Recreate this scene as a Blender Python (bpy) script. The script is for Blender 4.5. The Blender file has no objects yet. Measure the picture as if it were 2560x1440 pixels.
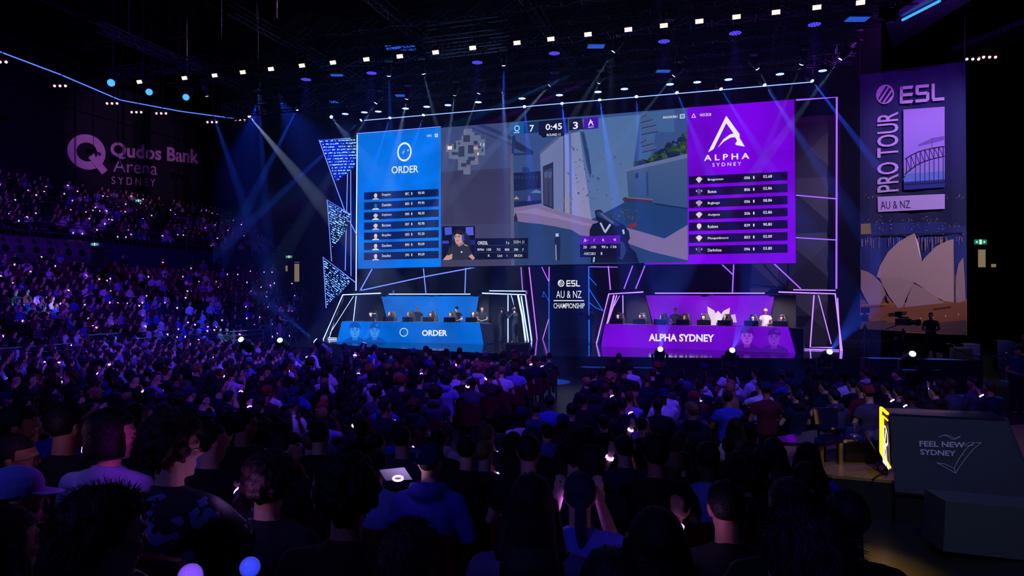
import bpy, bmesh, math, random
import numpy as np
from mathutils import Vector, Matrix

SC = bpy.context.scene
COL = SC.collection
rnd = random.Random(7)

# ------------------------------------------------------------------ camera
CAM_Z, FPX, HOR = 3.5, 1707.0, 737.0
FZ = 0.45                                     # level of the temporary hall floor
# eye height, focal length in px, horizon row
cam_data = bpy.data.cameras.new('camera')
cam_data.sensor_width = 36.0
cam_data.lens = 36.0 * FPX / 2560.0
cam_data.shift_y = (HOR - 720.0) / 2560.0
cam_data.clip_start, cam_data.clip_end = 0.1, 300.0
cam = bpy.data.objects.new('camera', cam_data)
cam.location = (0, 0, CAM_Z)
cam.rotation_euler = (math.pi / 2, 0, 0)
COL.objects.link(cam)
SC.camera = cam

SC.view_settings.view_transform = 'Standard'
SC.view_settings.look = 'None'
SC.view_settings.exposure = 0.0
SC.view_settings.gamma = 1.0
SC.view_settings.use_curve_mapping = False
cy = SC.cycles
cy.use_denoising = True
cy.max_bounces = 5
cy.diffuse_bounces = 2
cy.glossy_bounces = 3
cy.transmission_bounces = 4
cy.volume_bounces = 0
cy.transparent_max_bounces = 8
cy.sample_clamp_indirect = 1.5
cy.sample_clamp_direct = 0.0
cy.caustics_reflective = False
cy.caustics_refractive = False
cy.use_light_tree = True

world = bpy.data.worlds.new('arena_dark')
SC.world = world
world.use_nodes = True
world.node_tree.nodes['Background'].inputs[0].default_value = (0.05, 0.05, 0.5, 1)
world.node_tree.nodes['Background'].inputs[1].default_value = 0.002

# ------------------------------------------------------------------ frames
AX = Vector((0.3034, 0.9529, 0.0))        # along the hall, towards the stage
LX = Vector((0.9529, -0.3034, 0.0))       # across the hall, to the right
UP = Vector((0, 0, 1))
ROT_A = math.atan2(-AX.x, AX.y)           # z rotation that turns +Y onto AX

def AL(a, l, z=0.0):
    return AX * a + LX * l + UP * z
def PY(px, py, Y):
    return Vector(((px - 1280) / FPX * Y, Y, CAM_Z - (py - HOR) / FPX * Y))
def PZ(px, py, z):
    return PY(px, py, (CAM_Z - z) * FPX / (py - HOR))
class Plane:
    """vertical plane through P0 along 2-D direction d; n points back to the hall"""
    def __init__(s, P0, d, lean=0.0, zref=0.0):
        s.P0 = Vector(P0); s.d = Vector((d[0], d[1], 0)).normalized()
        s.n = Vector((s.d.y, -s.d.x, 0))
        if s.n.y > 0: s.n = -s.n
        if lean:
            s.n = (s.n + UP * lean).normalized()
    def at(s, px, py, off=0.0):
        r = Vector(((px - 1280) / FPX, 1.0, -(py - HOR) / FPX))
        c = Vector((0, 0, CAM_Z)); p0 = s.P0 + s.n * off
        t = (p0 - c).dot(s.n) / r.dot(s.n)
        return c + r * t

# ------------------------------------------------------------------ colours, materials
def lin(h):
    h = h.lstrip('#')
    v = [int(h[i:i + 2], 16) / 255 for i in (0, 2, 4)]
    return tuple((x / 12.92 if x <= .04045 else ((x + .055) / 1.055) ** 2.4) for x in v)
_M = {}
def nodes_of(name):
    m = bpy.data.materials.new(name); m.use_nodes = True
    nt = m.node_tree
    return m, nt, nt.nodes, nt.links
def mat(name, col='#101010', rough=.6, metal=0.0, noise=0.0, scale=8.0, bump=0.0, spec=.5):
    if name in _M: return _M[name]
    m, nt, N, L = nodes_of(name)
    b = N['Principled BSDF']
    c = lin(col) if isinstance(col, str) else col
    b.inputs['Base Color'].default_value = (*c, 1)
    b.inputs['Roughness'].default_value = rough
    b.inputs['Metallic'].default_value = metal
    b.inputs['Specular IOR Level'].default_value = spec
    if noise or bump:
        tc = N.new('ShaderNodeTexCoord'); n = N.new('ShaderNodeTexNoise')
        n.inputs['Scale'].default_value = scale; n.inputs['Detail'].default_value = 4
        L.new(tc.outputs['Object'], n.inputs['Vector'])
        if noise:
            mr = N.new('ShaderNodeMapRange')
            mr.inputs['To Min'].default_value = 1 - noise; mr.inputs['To Max'].default_value = 1 + noise
            L.new(n.outputs['Fac'], mr.inputs['Value'])
            mx = N.new('ShaderNodeVectorMath'); mx.operation = 'SCALE'
            mx.inputs[0].default_value = c
            L.new(mr.outputs['Result'], mx.inputs['Scale'])
            L.new(mx.outputs['Vector'], b.inputs['Base Color'])
        if bump:
            bp = N.new('ShaderNodeBump'); bp.inputs['Strength'].default_value = bump
            L.new(n.outputs['Fac'], bp.inputs['Height']); L.new(bp.outputs['Normal'], b.inputs['Normal'])
    _M[name] = m
    return m
def glow(name, col, strength, sample=True):
    if name in _M: return _M[name]
    m, nt, N, L = nodes_of(name)
    N.remove(N['Principled BSDF'])
    e = N.new('ShaderNodeEmission')
    c = lin(col) if isinstance(col, str) else col
    e.inputs[0].default_value = (*c, 1); e.inputs[1].default_value = strength
    L.new(e.outputs[0], N['Material Output'].inputs['Surface'])
    m.cycles.emission_sampling = 'AUTO' if sample else 'NONE'
    _M[name] = m
    return m
def attr_mat(name, emit=0.0, rough=.8, cloud=0.0, scale=.6, sample=True, weave=0.0):
    """colour comes from the mesh's own Col attribute (print or LED picture content)"""
    if name in _M: return _M[name]
    m, nt, N, L = nodes_of(name)
    at = N.new('ShaderNodeAttribute'); at.attribute_name = 'Col'
    src = at.outputs['Color']
    if cloud:
        tc = N.new('ShaderNodeTexCoord'); n = N.new('ShaderNodeTexNoise')
        n.inputs['Scale'].default_value = scale; n.inputs['Detail'].default_value = 5
        n.inputs['Distortion'].default_value = .6
        L.new(tc.outputs['Object'], n.inputs['Vector'])
        mr = N.new('ShaderNodeMapRange')
        mr.inputs['From Min'].default_value = .3; mr.inputs['From Max'].default_value = .7
        mr.inputs['To Min'].default_value = 1 - cloud; mr.inputs['To Max'].default_value = 1 + cloud
        L.new(n.outputs['Fac'], mr.inputs['Value'])
        mx = N.new('ShaderNodeVectorMath'); mx.operation = 'SCALE'
        L.new(src, mx.inputs[0]); L.new(mr.outputs['Result'], mx.inputs['Scale'])
        src = mx.outputs['Vector']
    if emit:
        N.remove(N['Principled BSDF'])
        e = N.new('ShaderNodeEmission'); e.inputs[1].default_value = emit
        L.new(src, e.inputs[0]); L.new(e.outputs[0], N['Material Output'].inputs['Surface'])
        m.cycles.emission_sampling = 'AUTO' if sample else 'NONE'
    else:
        b = N['Principled BSDF']; b.inputs['Roughness'].default_value = rough
        L.new(src, b.inputs['Base Color'])
    _M[name] = m
    return m
def obj_mat(name, rough=.8, noise=0.0, scale=30.0, sheen=0.0, spec=.3, bump=0.0, bscale=60.0):
    """base colour is the object's own colour, varied a little by noise"""
    if name in _M: return _M[name]
    m, nt, N, L = nodes_of(name)
    b = N['Principled BSDF']; b.inputs['Roughness'].default_value = rough
    b.inputs['Specular IOR Level'].default_value = spec
    oi = N.new('ShaderNodeObjectInfo'); src = oi.outputs['Color']
    tc = N.new('ShaderNodeTexCoord')
    if noise:
        n = N.new('ShaderNodeTexNoise'); n.inputs['Scale'].default_value = scale
        L.new(tc.outputs['Object'], n.inputs['Vector'])
        mr = N.new('ShaderNodeMapRange'); mr.inputs['To Min'].default_value = 1 - noise; mr.inputs['To Max'].default_value = 1 + noise
        L.new(n.outputs['Fac'], mr.inputs['Value'])
        mx = N.new('ShaderNodeVectorMath'); mx.operation = 'SCALE'
        L.new(src, mx.inputs[0]); L.new(mr.outputs['Result'], mx.inputs['Scale']); src = mx.outputs['Vector']
    L.new(src, b.inputs['Base Color'])
    if bump:
        n2 = N.new('ShaderNodeTexNoise'); n2.inputs['Scale'].default_value = bscale
        L.new(tc.outputs['Object'], n2.inputs['Vector'])
        bp = N.new('ShaderNodeBump'); bp.inputs['Strength'].default_value = bump; bp.inputs['Distance'].default_value = .01
        L.new(n2.outputs['Fac'], bp.inputs['Height']); L.new(bp.outputs['Normal'], b.inputs['Normal'])
    _M[name] = m
    return m

# ------------------------------------------------------------------ mesh builder
class MB:
    def __init__(s): s.v = []; s.f = []; s.m = []; s.c = []
    def add(s, vs, fs, m=0, c=(1, 1, 1)):
        o = len(s.v); s.v += [tuple(v) for v in vs]
        for f in fs:
            s.f.append(tuple(i + o for i in f)); s.m.append(m); s.c.append(c)
        return s
    def quad(s, a, b, c_, d, m=0, c=(1, 1, 1)): return s.add([a, b, c_, d], [(0, 1, 2, 3)], m, c)
    def poly(s, pts, m=0, c=(1, 1, 1)): return s.add(pts, [tuple(range(len(pts)))], m, c)
    def box(s, cen, size, R=None, m=0, c=(1, 1, 1)):
        cen = Vector(cen); hx, hy, hz = size[0] / 2, size[1] / 2, size[2] / 2
        R = R or Matrix.Identity(3)
        vs = [cen + R @ Vector((x * hx, y * hy, z * hz)) for x in (-1, 1) for y in (-1, 1) for z in (-1, 1)]
        return s.add(vs, [(0, 1, 3, 2), (4, 6, 7, 5), (0, 4, 5, 1), (2, 3, 7, 6), (0, 2, 6, 4), (1, 5, 7, 3)], m, c)
    def bar(s, p, q, w, h=None, m=0, c=(1, 1, 1)):
        """square bar from p to q"""
        p, q = Vector(p), Vector(q); h = h or w; d = (q - p).normalized()
        u = d.cross(UP); u = u.normalized() if u.length > 1e-4 else Vector((1, 0, 0)); w2 = d.cross(u)
        vs = [e + u * (a * w / 2) + w2 * (b * h / 2) for e in (p, q) for a, b in ((-1, -1), (1, -1), (1, 1), (-1, 1))]
        return s.add(vs, [(0, 1, 2, 3), (7, 6, 5, 4), (0, 4, 5, 1), (1, 5, 6, 2), (2, 6, 7, 3), (3, 7, 4, 0)], m, c)
    def tube(s, pts, r, n=6, m=0, c=(1, 1, 1), cap=True):
        pts = [Vector(p) for p in pts]; rs = r if isinstance(r, (list, tuple)) else [r] * len(pts)
        vs, fs = [], []
        for i, p in enumerate(pts):
            d = (pts[min(i + 1, len(pts) - 1)] - pts[max(i - 1, 0)])
            d = d.normalized() if d.length > 1e-9 else UP
            u = d.cross(Vector((0.13, .07, .99)) if abs(d.z) < .9 else Vector((1, .1, 0))).normalized(); w = d.cross(u)
            for k in range(n):
                t = 2 * math.pi * k / n
                vs.append(p + (u * math.cos(t) + w * math.sin(t)) * rs[i])
        for i in range(len(pts) - 1):
            for k in range(n):
                k2 = (k + 1) % n
                fs.append((i * n + k, i * n + k2, (i + 1) * n + k2, (i + 1) * n + k))
        if cap:
            fs.append(tuple(range(n))[::-1]); fs.append(tuple((len(pts) - 1) * n + k for k in range(n)))
        return s.add(vs, fs, m, c)
    def rings(s, rings, m=0, c=(1, 1, 1), n=12, power=1.0):
        """loft of ellipses: (centre, rx, ry[, axis u, axis v])"""
        vs, fs = [], []
        for g in rings:
            cen = Vector(g[0]); u = Vector(g[3]) if len(g) > 3 else Vector((1, 0, 0)); v = Vector(g[4]) if len(g) > 4 else Vector((0, 1, 0))
            for k in range(n):
                t = 2 * math.pi * k / n; cx, sx = math.cos(t), math.sin(t)
                if power != 1: cx = math.copysign(abs(cx) ** power, cx); sx = math.copysign(abs(sx) ** power, sx)
                vs.append(cen + u * (cx * g[1]) + v * (sx * g[2]))
        for i in range(len(rings) - 1):
            for k in range(n):
                k2 = (k + 1) % n
                fs.append((i * n + k, i * n + k2, (i + 1) * n + k2, (i + 1) * n + k))
        fs.append(tuple(range(n))[::-1]); fs.append(tuple((len(rings) - 1) * n + k for k in range(n)))
        return s.add(vs, fs, m, c)
    def ball(s, cen, r, m=0, c=(1, 1, 1), nu=12, nv=8, R=None):
        cen = Vector(cen); r = r if isinstance(r, (tuple, list)) else (r, r, r); vs, fs = [], []
        R = R or Matrix.Identity(3)
        for i in range(1, nv):
            a = math.pi * i / nv
            for k in range(nu):
                t = 2 * math.pi * k / nu
                vs.append(cen + R @ Vector((r[0] * math.sin(a) * math.cos(t), r[1] * math.sin(a) * math.sin(t), r[2] * math.cos(a))))
        top, bot = len(vs), len(vs) + 1
        vs += [cen + R @ Vector((0, 0, r[2])), cen - R @ Vector((0, 0, r[2]))]
        for i in range(nv - 2):
            for k in range(nu):
                k2 = (k + 1) % nu
                fs.append((i * nu + k, (i + 1) * nu + k, (i + 1) * nu + k2, i * nu + k2))
        for k in range(nu):
            k2 = (k + 1) % nu
            fs.append((top, k, k2)); fs.append((bot, (nv - 2) * nu + k2, (nv - 2) * nu + k))
        return s.add(vs, fs, m, c)
    def prism(s, pts, off, m=0, c=(1, 1, 1)):
        """polygon pts extruded by vector off"""
        n = len(pts); vs = [Vector(p) for p in pts] + [Vector(p) + Vector(off) for p in pts]
        fs = [tuple(range(n)), tuple(range(2 * n - 1, n - 1, -1))] + [(i, n + i, n + (i + 1) % n, (i + 1) % n) for i in range(n)]
        return s.add(vs, fs, m, c)
    def cyl(s, p, q, r, n=12, m=0, c=(1, 1, 1)): return s.tube([p, q], r, n, m, c)
    def mesh(s, name, mats, origin=(0, 0, 0), smooth=False, flip=False):
        me = bpy.data.meshes.new(name)
        o = Vector(origin)
        me.from_pydata([(v[0] - o.x, v[1] - o.y, v[2] - o.z) for v in s.v], [], s.f)
        for mm in (mats if isinstance(mats, (list, tuple)) else [mats]): me.materials.append(mm)
        me.polygons.foreach_set('material_index', s.m)
        a = me.color_attributes.new('Col', 'FLOAT_COLOR', 'CORNER')
        cols = []
        for f, c in zip(s.f, s.c): cols += [c[0], c[1], c[2], 1.0] * len(f)
        a.data.foreach_set('color', cols)
        if smooth: me.polygons.foreach_set('use_smooth', [True] * len(s.f))
        me.update()
        return me
    def obj(s, name, mats, parent=None, smooth=False, loc=None):
        """world-space verts; object origin at parent's location (or given loc)"""
        if parent is not None: org = Vector(parent.location) if not parent.get('_wo') else Vector(parent['_wo'])
        else: org = Vector(loc) if loc is not None else Vector((0, 0, 0))
        me = s.mesh(name, mats, org, smooth)
        o = bpy.data.objects.new(name, me); COL.objects.link(o)
        if parent is not None: o.parent = parent
        else: o.location = org
        return o

def fixn(o):
    bm = bmesh.new(); bm.from_mesh(o.data); bmesh.ops.recalc_face_normals(bm, faces=bm.faces); bm.to_mesh(o.data); bm.free(); return o
def tag(o, label=None, cat=None, group=None, kind=None):
    if label: o['label'] = label
    if cat: o['category'] = cat
    if group: o['group'] = group
    if kind: o['kind'] = kind
    return o
def thing(name, loc, label=None, cat=None, group=None):
    o = bpy.data.objects.new(name, None); COL.objects.link(o); o.location = Vector(loc)
    o.empty_display_size = .1
    return tag(o, label, cat, group)
def struct(o): o['kind'] = 'structure'; return o
def copy_tree(o, parent=None):
    c = o.copy(); COL.objects.link(c)
    if parent is not None: c.parent = parent
    for ch in list(o.children): copy_tree(ch, c)
    return c
def spot(loc, target, col, power, deg, blend=.3, size=.05, parent=None):
    l = bpy.data.lights.new('lamp_light', 'SPOT'); l.color = col; l.energy = power
    l.spot_size = math.radians(deg); l.spot_blend = blend; l.shadow_soft_size = size
    o = bpy.data.objects.new('lamp_light', l); COL.objects.link(o)
    d = Vector(target) - Vector(loc)
    q = d.to_track_quat('-Z', 'Y')
    o.rotation_euler = q.to_euler()
    if parent is not None:
        o.parent = parent; o.location = Vector(loc) - Vector(parent.location)
    else: o.location = loc
    return o

# text -> flat mesh laid in a quad TL,TR,BR,BL (3-D corners)
_TX = {}
def text_geo(s, bold=0.0):
    if (s, bold) in _TX: return _TX[(s, bold)]
    cu = bpy.data.curves.new('t', 'FONT'); cu.body = s; cu.offset = bold; cu.resolution_u = 3
    ob = bpy.data.objects.new('t', cu); COL.objects.link(ob)
    dg = bpy.context.evaluated_depsgraph_get()
    me = bpy.data.meshes.new_from_object(ob.evaluated_get(dg))
    v = [(p.co.x, p.co.y) for p in me.vertices]; f = [tuple(p.vertices) for p in me.polygons]
    x0, x1 = min(p[0] for p in v), max(p[0] for p in v); y0, y1 = min(p[1] for p in v), max(p[1] for p in v)
    v = [((a - x0) / (x1 - x0), (b - y0) / (y1 - y0)) for a, b in v]
    bpy.data.objects.remove(ob); bpy.data.curves.remove(cu); bpy.data.meshes.remove(me)
    _TX[(s, bold)] = (v, f)
    return v, f
def lay(q, u, v):   # v=1 is the top edge
    tl, tr, br, bl = q
    return (tl * (1 - u) + tr * u) * v + (bl * (1 - u) + br * u) * (1 - v)
def quad_px(pl, x0, y0, x1, y1, sl=0.0, off=.01, dx=0):
    """pixel box on plane pl; sl = slope of its horizontal edges (dy/dx)"""
    w = x1 - x0
    return [pl.at(x0, y0, off), pl.at(x1, y0 + sl * w, off), pl.at(x1, y1 + sl * w, off), pl.at(x0, y1, off)]
def put_text(mb, s, q, col, bold=0.0, m=0):
    v, f = text_geo(s, bold)
    mb.add([lay(q, a, b) for a, b in v], f, m, col)
def ring_pts(n, cx=.5, cy=.5, r=.5, rx=None):
    return [(cx + (rx or r) * math.cos(2 * math.pi * k / n), cy + r * math.sin(2 * math.pi * k / n)) for k in range(n)]
def put_ring(mb, q, r0, r1, col, n=28, m=0, cx=.5, cy=.5):
    a = [lay(q, *p) for p in ring_pts(n, cx, cy, r0)]; b = [lay(q, *p) for p in ring_pts(n, cx, cy, r1)]
    mb.add(a + b, [(k, (k + 1) % n, n + (k + 1) % n, n + k) for k in range(n)], m, col)
def put_poly(mb, q, pts, col, m=0): mb.poly([lay(q, *p) for p in pts], m, col)

# ================================================================== planes of the set
SCR = Plane((-8.0, 35.5, 0), (20.1, -6.4))
BACK = Plane(Vector((-8.0, 35.5, 0)) + AX * 2.9, (20.1, -6.4))
BPOD = Plane((-9.7, 35.0, 0), (10.67, -1.2))
PPOD = Plane((4.0, 32.2, 0), (9.5, -4.3))
BDESK = Plane((-8.6, 33.5, 0), (7.27, -1.6))
PDESK = Plane((3.98, 30.5, 0), (7.22, -3.5))
STZ = 1.2

# ------------------------------------------------------------------ room shell
m_floor = mat('arena_floor', '#15171c', .32, noise=.25, scale=.8)
m_wall = mat('arena_wall', '#0d0e1c', .85, noise=.2, scale=.5)
m_conc = mat('tier_concrete', '#14141c', .8)
m_roof = mat('roof_dark', '#0c0d14', .8, noise=.4, scale=.7)
m_steel = mat('dark_steel', '#1b1d26', .5, .6)
m_black = mat('black_matte', '#050507', .7)
m_stage = mat('stage_gloss', '#07080d', .09, noise=.3, scale=1.5, spec=.9)
m_blackg = mat('black_gloss', '#08080b', .25)

b = MB(); b.box((8, 20, FZ - .3), (90, 84, .6)); struct(b.obj('floor', m_floor, loc=(8, 20, 0)))
def wall(name, a0, l0, a1, l1, z0, z1, m=m_wall, th=.4):
    p, q = AL(a0, l0), AL(a1, l1); d = (q - p).normalized(); n = Vector((d.y, -d.x, 0)) * th
    b = MB(); b.prism([p + UP * z0, q + UP * z0, q + UP * z1, p + UP * z1], n)
    return struct(b.obj(name, m, loc=(p + q) / 2))
# hall runs along AX; left side wall (with the painted arena name), stage end, right side
wall('wall_left', -8, -46, 66, -46, 0, 22)
wall('wall_back', 66, -46.4, 66, 36, 0, 22)
wall('wall_right', 66, 32, -8, 32, 0, 22)
wall('wall_front', -8.4, 32, -8.4, -46, 0, 22)
b = MB(); c0 = AL(29, -5.5, 22.2); b.prism([AL(-8, -46, 22), AL(66, -46, 22), AL(66, 32, 22), AL(-8, 32, 22)], (0, 0, .4))
struct(b.obj('ceiling', m_roof, loc=c0))

# roof steel under the ceiling: each truss is a thing of its own
def truss_geo(b, p, q, w=.5, h=.5, seg=1.2, r=.035, n=4, m=0):
    p, q = Vector(p), Vector(q); d = (q - p).normalized(); sd = Vector((d.y, -d.x, 0)).normalized() * w / 2
    L = (q - p).length; k = max(2, int(L / seg)); 
    cs = [(sd, 0), (-sd, 0), (sd, h), (-sd, h)]
    for s_, z in cs: b.tube([p + s_ + UP * z, q + s_ + UP * z], r, n, m)
    for i in range(k):
        t0, t1 = p + (q - p) * (i / k), p + (q - p) * ((i + 1) / k)
        a_, c_ = (t0, t1) if i % 2 else (t1, t0)
        for s_ in (sd, -sd): b.bar(a_ + s_, c_ + s_ + UP * h, r * 1.1, m=m)
        b.bar(a_ + sd, c_ - sd, r, m=m); b.bar(t0 + sd, t0 - sd, r, m=m); b.bar(t0 + sd, t0 + sd + UP * h, r, m=m)
        b.bar(t0 - sd, t0 - sd + UP * h, r, m=m)
m_roofsteel = mat('roof_steel', '#23242e', .55, .3)
WHERE = ['nearest the audience', 'second towards the stage', 'third towards the stage', 'fourth towards the stage', 'fifth towards the stage', 'sixth towards the stage', 'deepest over the stage']
for i, a in enumerate((8, 14, 20, 26, 33, 41)):
    b = MB(); truss_geo(b, AL(a, -40, 19.2), AL(a, 31, 19.2), .9, 2.2, 2.6, .09)
    tag(b.obj('roof_truss', m_roofsteel, loc=AL(a, 0, 19.2)), 'dark steel roof truss crossing under the arena ceiling, ' + WHERE[i], 'roof truss', 'roof trusses')
for i, l in enumerate((-34, -26, -18, -10, -2, 6, 14, 22)):
    b = MB(); b.bar(AL(-6, l, 18.9), AL(62, l, 18.9), .16, .3)
    for k in range(8): b.bar(AL(4 + 7 * k, l, 18.9), AL(7.5 + 7 * k, l + 3.5, 21.6), .09)
    tag(b.obj('roof_beam', m_roofsteel, loc=AL(20, l, 18.9)), 'dark steel roof beam running towards the stage, number %s from the left wall' % ['one', 'two', 'three', 'four', 'five', 'six', 'seven', 'eight'][i], 'roof beam', 'roof beams')
# translucent roof sheets seen between the beams (upper middle) and the lit deck on the right
m_deck = mat('roof_deck', '#3b3a3c', .7, noise=.5, scale=3)
for i, (x0, y0, x1, y1, x2, y2, x3, y3) in enumerate([(700, 75, 750, 25, 790, 35, 745, 85), (760, 85, 805, 38, 850, 45, 800, 92)]):
    pts = [PZ(x, y, 18.5) for x, y in ((x0, y0), (x1, y1), (x2, y2), (x3, y3))]
    b = MB(); b.prism(pts, (0, 0, .08)); o = b.obj('roof_panel', m_deck, loc=pts[0])
    tag(o, 'ribbed grey roof panel hung under the ceiling, %s of the pair' % ('left' if i == 0 else 'right'), 'roof panel', 'roof panels'); fixn(o)

# ------------------------------------------------------------------ stage
front = [(-10.2, 34.6), (-9.2, 32.9), (-6.4, 30.2), (.9, 25.8), (5.5, 25.1), (10.8, 24.7), (12.6, 24.4), (16.2, 27.0)]
rear = [(19.0, 36.0), (-8.5, 42.5), (-11.5, 40.0)]
b = MB()
pts = [Vector((x, y, STZ - .12)) for x, y in front + rear]
b.prism(pts, (0, 0, .12), 0)
o = fixn(b.obj('stage_deck', m_stage, loc=(3, 31, STZ - .12))); struct(o)
b = MB(); pin = [Vector((x, y + .12, FZ)) for x, y in front + rear]; b.prism(pin, (0, 0, STZ - .125 - FZ))
struct(fixn(b.obj('stage_base', m_blackg, loc=(3, 31, 0))))
# low step ledges in front of the stage
for nm, pl, lab in (('stage_step', [(-8.2, 31.0), (-6.3, 29.1), (-1.2, 26.1), (-.6, 26.7)], 'black step ledge along the stage front below the blue desk'),
               ('stage_step', [(2.2, 24.8), (10.9, 24.0), (11.1, 24.5), (2.6, 25.3)], 'black step ledge along the stage front below the purple desk')):
    b = MB(); b.prism([Vector((x, y, FZ)) for x, y in pl], (0, 0, .4)); tag(fixn(b.obj(nm, m_blackg, loc=(pl[0][0], pl[0][1], 0))), lab, 'step', 'stage steps')
# dark masking wall behind the whole set, with triangular relief panels
m_mask = mat('mask_panel', '#05060f', .6)
b = MB(); 
P1, P2 = Vector((-11.5, 36.6, 0)) + AX * 3.5, Vector((14.2, 28.4, 0)) + AX * 3.5
b.prism([P1 + UP * STZ, P2 + UP * STZ, P2 + UP * 11.9, P1 + UP * 11.9], AX * .25)
d = (P2 - P1).normalized(); W = (P2 - P1).length
for i in range(10):
    for j in range(4):
        o_ = P1 + d * (W * i / 10) + UP * (STZ + 2.6 * j) - AX * .03
        e1, e2 = d * (W / 10), UP * 2.6
        mid = o_ + e1 * .5 + e2 * .5 - AX * .22
        for (s0, s1) in ((o_, o_ + e1), (o_ + e1, o_ + e1 + e2), (o_ + e1 + e2, o_ + e2), (o_ + e2, o_)):
            b.add([s0, s1, mid], [(0, 1, 2)])
struct(fixn(b.obj('wall_stage', m_mask, loc=(P1 + P2) / 2)))

# ================================================================== LED screen
led = attr_mat('led_picture', emit=1.0)
ledc = attr_mat('led_cloudy', emit=1.0, cloud=.32, scale=.28)
led_n = attr_mat('led_graphics', emit=1.0, sample=False)
K = lin
def px_poly(b, pl, pts, col, off, m=0): b.poly([pl.at(x, y, off) for x, y in pts], m, K(col) if isinstance(col, str) else col)

screen = thing('led_screen', SCR.at(1440, 664), 'giant LED screen showing a shooter game between a blue and a purple team board', 'screen')
b = MB(); b.prism([SCR.at(891, 672.5, -.03), SCR.at(1991.5, 658.5, -.03), SCR.at(1988, 246.5, -.03), SCR.at(891, 334, -.03)], -SCR.n * .3)
fixn(b.obj('screen_cabinet', m_black, screen))

def board(nm, corner, base, glowc):
    b = MB(); px_poly(b, SCR, corner, base, .0); return b.obj(nm, ledc, screen)
blueb = board('blue_team_board', [(894, 335), (1102, 319.5), (1102, 667), (895, 672)], '#0071e6', 0)
purpb = board('purple_team_board', [(1718.5, 269), (1986, 248.5), (1989.5, 658), (1612, 661.5), (1610, 657), (1719.5, 655.5)], '#7400de', 0)

WH = K('#f2f4ff'); DK = K('#071540'); DP = K('#14042e')
# --- blue board graphics
b = MB()
ql = quad_px(SCR, 993, 357, 1029, 405, -.075, .02)
put_ring(b, ql, .40, .5, WH, 32)
q = quad_px(SCR, 1003, 372, 1013, 387, -.075, .02); put_poly(b, q, [(0, .2), (1, .9), (.5, 0), (.35, .35)], K('#8fd0ff'))
q = quad_px(SCR, 1017, 373, 1023, 382, -.075, .02); put_poly(b, q, [(0, .8), (1, .9), (.3, .1), (.4, .5)], K('#d8d0f0'))
for x, y in ((1011, 367), (1006, 390), (1017, 389)):
    put_poly(b, quad_px(SCR, x, y, x + 4, y + 4, 0, .02), [(0, 0), (1, .2), (.6, 1)], K('#a03060'))
put_text(b, 'ORDER', quad_px(SCR, 979, 416, 1046, 434, -.045, .02), WH, .012)
put_text(b, 'BWWE', quad_px(SCR, 1068, 337, 1079, 342.5, -.06, .02), WH)
q = quad_px(SCR, 1087, 334.5, 1094.5, 343, -.06, .02)
for pp in ([(0, 0), (.25, 0), (.25, 1), (0, 1)], [(.25, .8), (1, .8), (1, 1), (.25, 1)], [(.75, 0), (1, 0), (1, .8), (.75, .8)], [(.25, 0), (.75, 0), (.75, .2), (.25, .2)], [(.42, .35), (.58, .35), (.58, .65), (.42, .65)]): put_poly(b, q, pp, WH)
b.obj('team_logo', led_n, screen)

def face_icon(b, q, skin, hair, shirt, phones=None):
    """small head and shoulders portrait, drawn on the screen"""
    put_poly(b, q, [(0, 0), (.08, .12), (.35, .22), (.65, .22), (.92, .12), (1, 0)], shirt)
    put_poly(b, q, [(.4, .12), (.6, .12), (.62, .35), (.38, .35)], [x * .7 for x in skin])
    put_poly(b, q, [(.5 + .23 * math.cos(t), .57 + .31 * math.sin(t)) for t in [2 * math.pi * k / 14 for k in range(14)]], skin)
    put_poly(b, q, [(.27, .62), (.25, .8), (.35, .95), (.55, 1), (.7, .93), (.76, .8), (.73, .62), (.68, .76), (.5, .8), (.33, .76)], hair)
    dk = [x * .25 for x in skin]
    put_poly(b, q, [(.35, .6), (.46, .6), (.46, .65), (.35, .65)], dk); put_poly(b, q, [(.54, .6), (.65, .6), (.65, .65), (.54, .65)], dk)
    put_poly(b, q, [(.42, .4), (.58, .4), (.56, .44), (.44, .44)], dk)
    put_poly(b, q, [(.48, .48), (.53, .48), (.51, .6)], [x * .6 for x in skin])
    if phones:
        for u in (.2, .72): put_poly(b, q, [(u, .48), (u + .08, .48), (u + .08, .7), (u, .7)], phones)
LN = ['Dagdsn', 'Dexmbin', 'Dqhkost', 'Boctote', 'Bcpfbt', 'Dacxfams', 'Doecdbos']
LT = [481, 506, 531.3, 556.3, 581.7, 606.7, 632]; RT = [472.3, 497.3, 523.3, 549.3, 575, 601, 627]
row_b = MB(); txt = MB(); por = MB()
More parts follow.
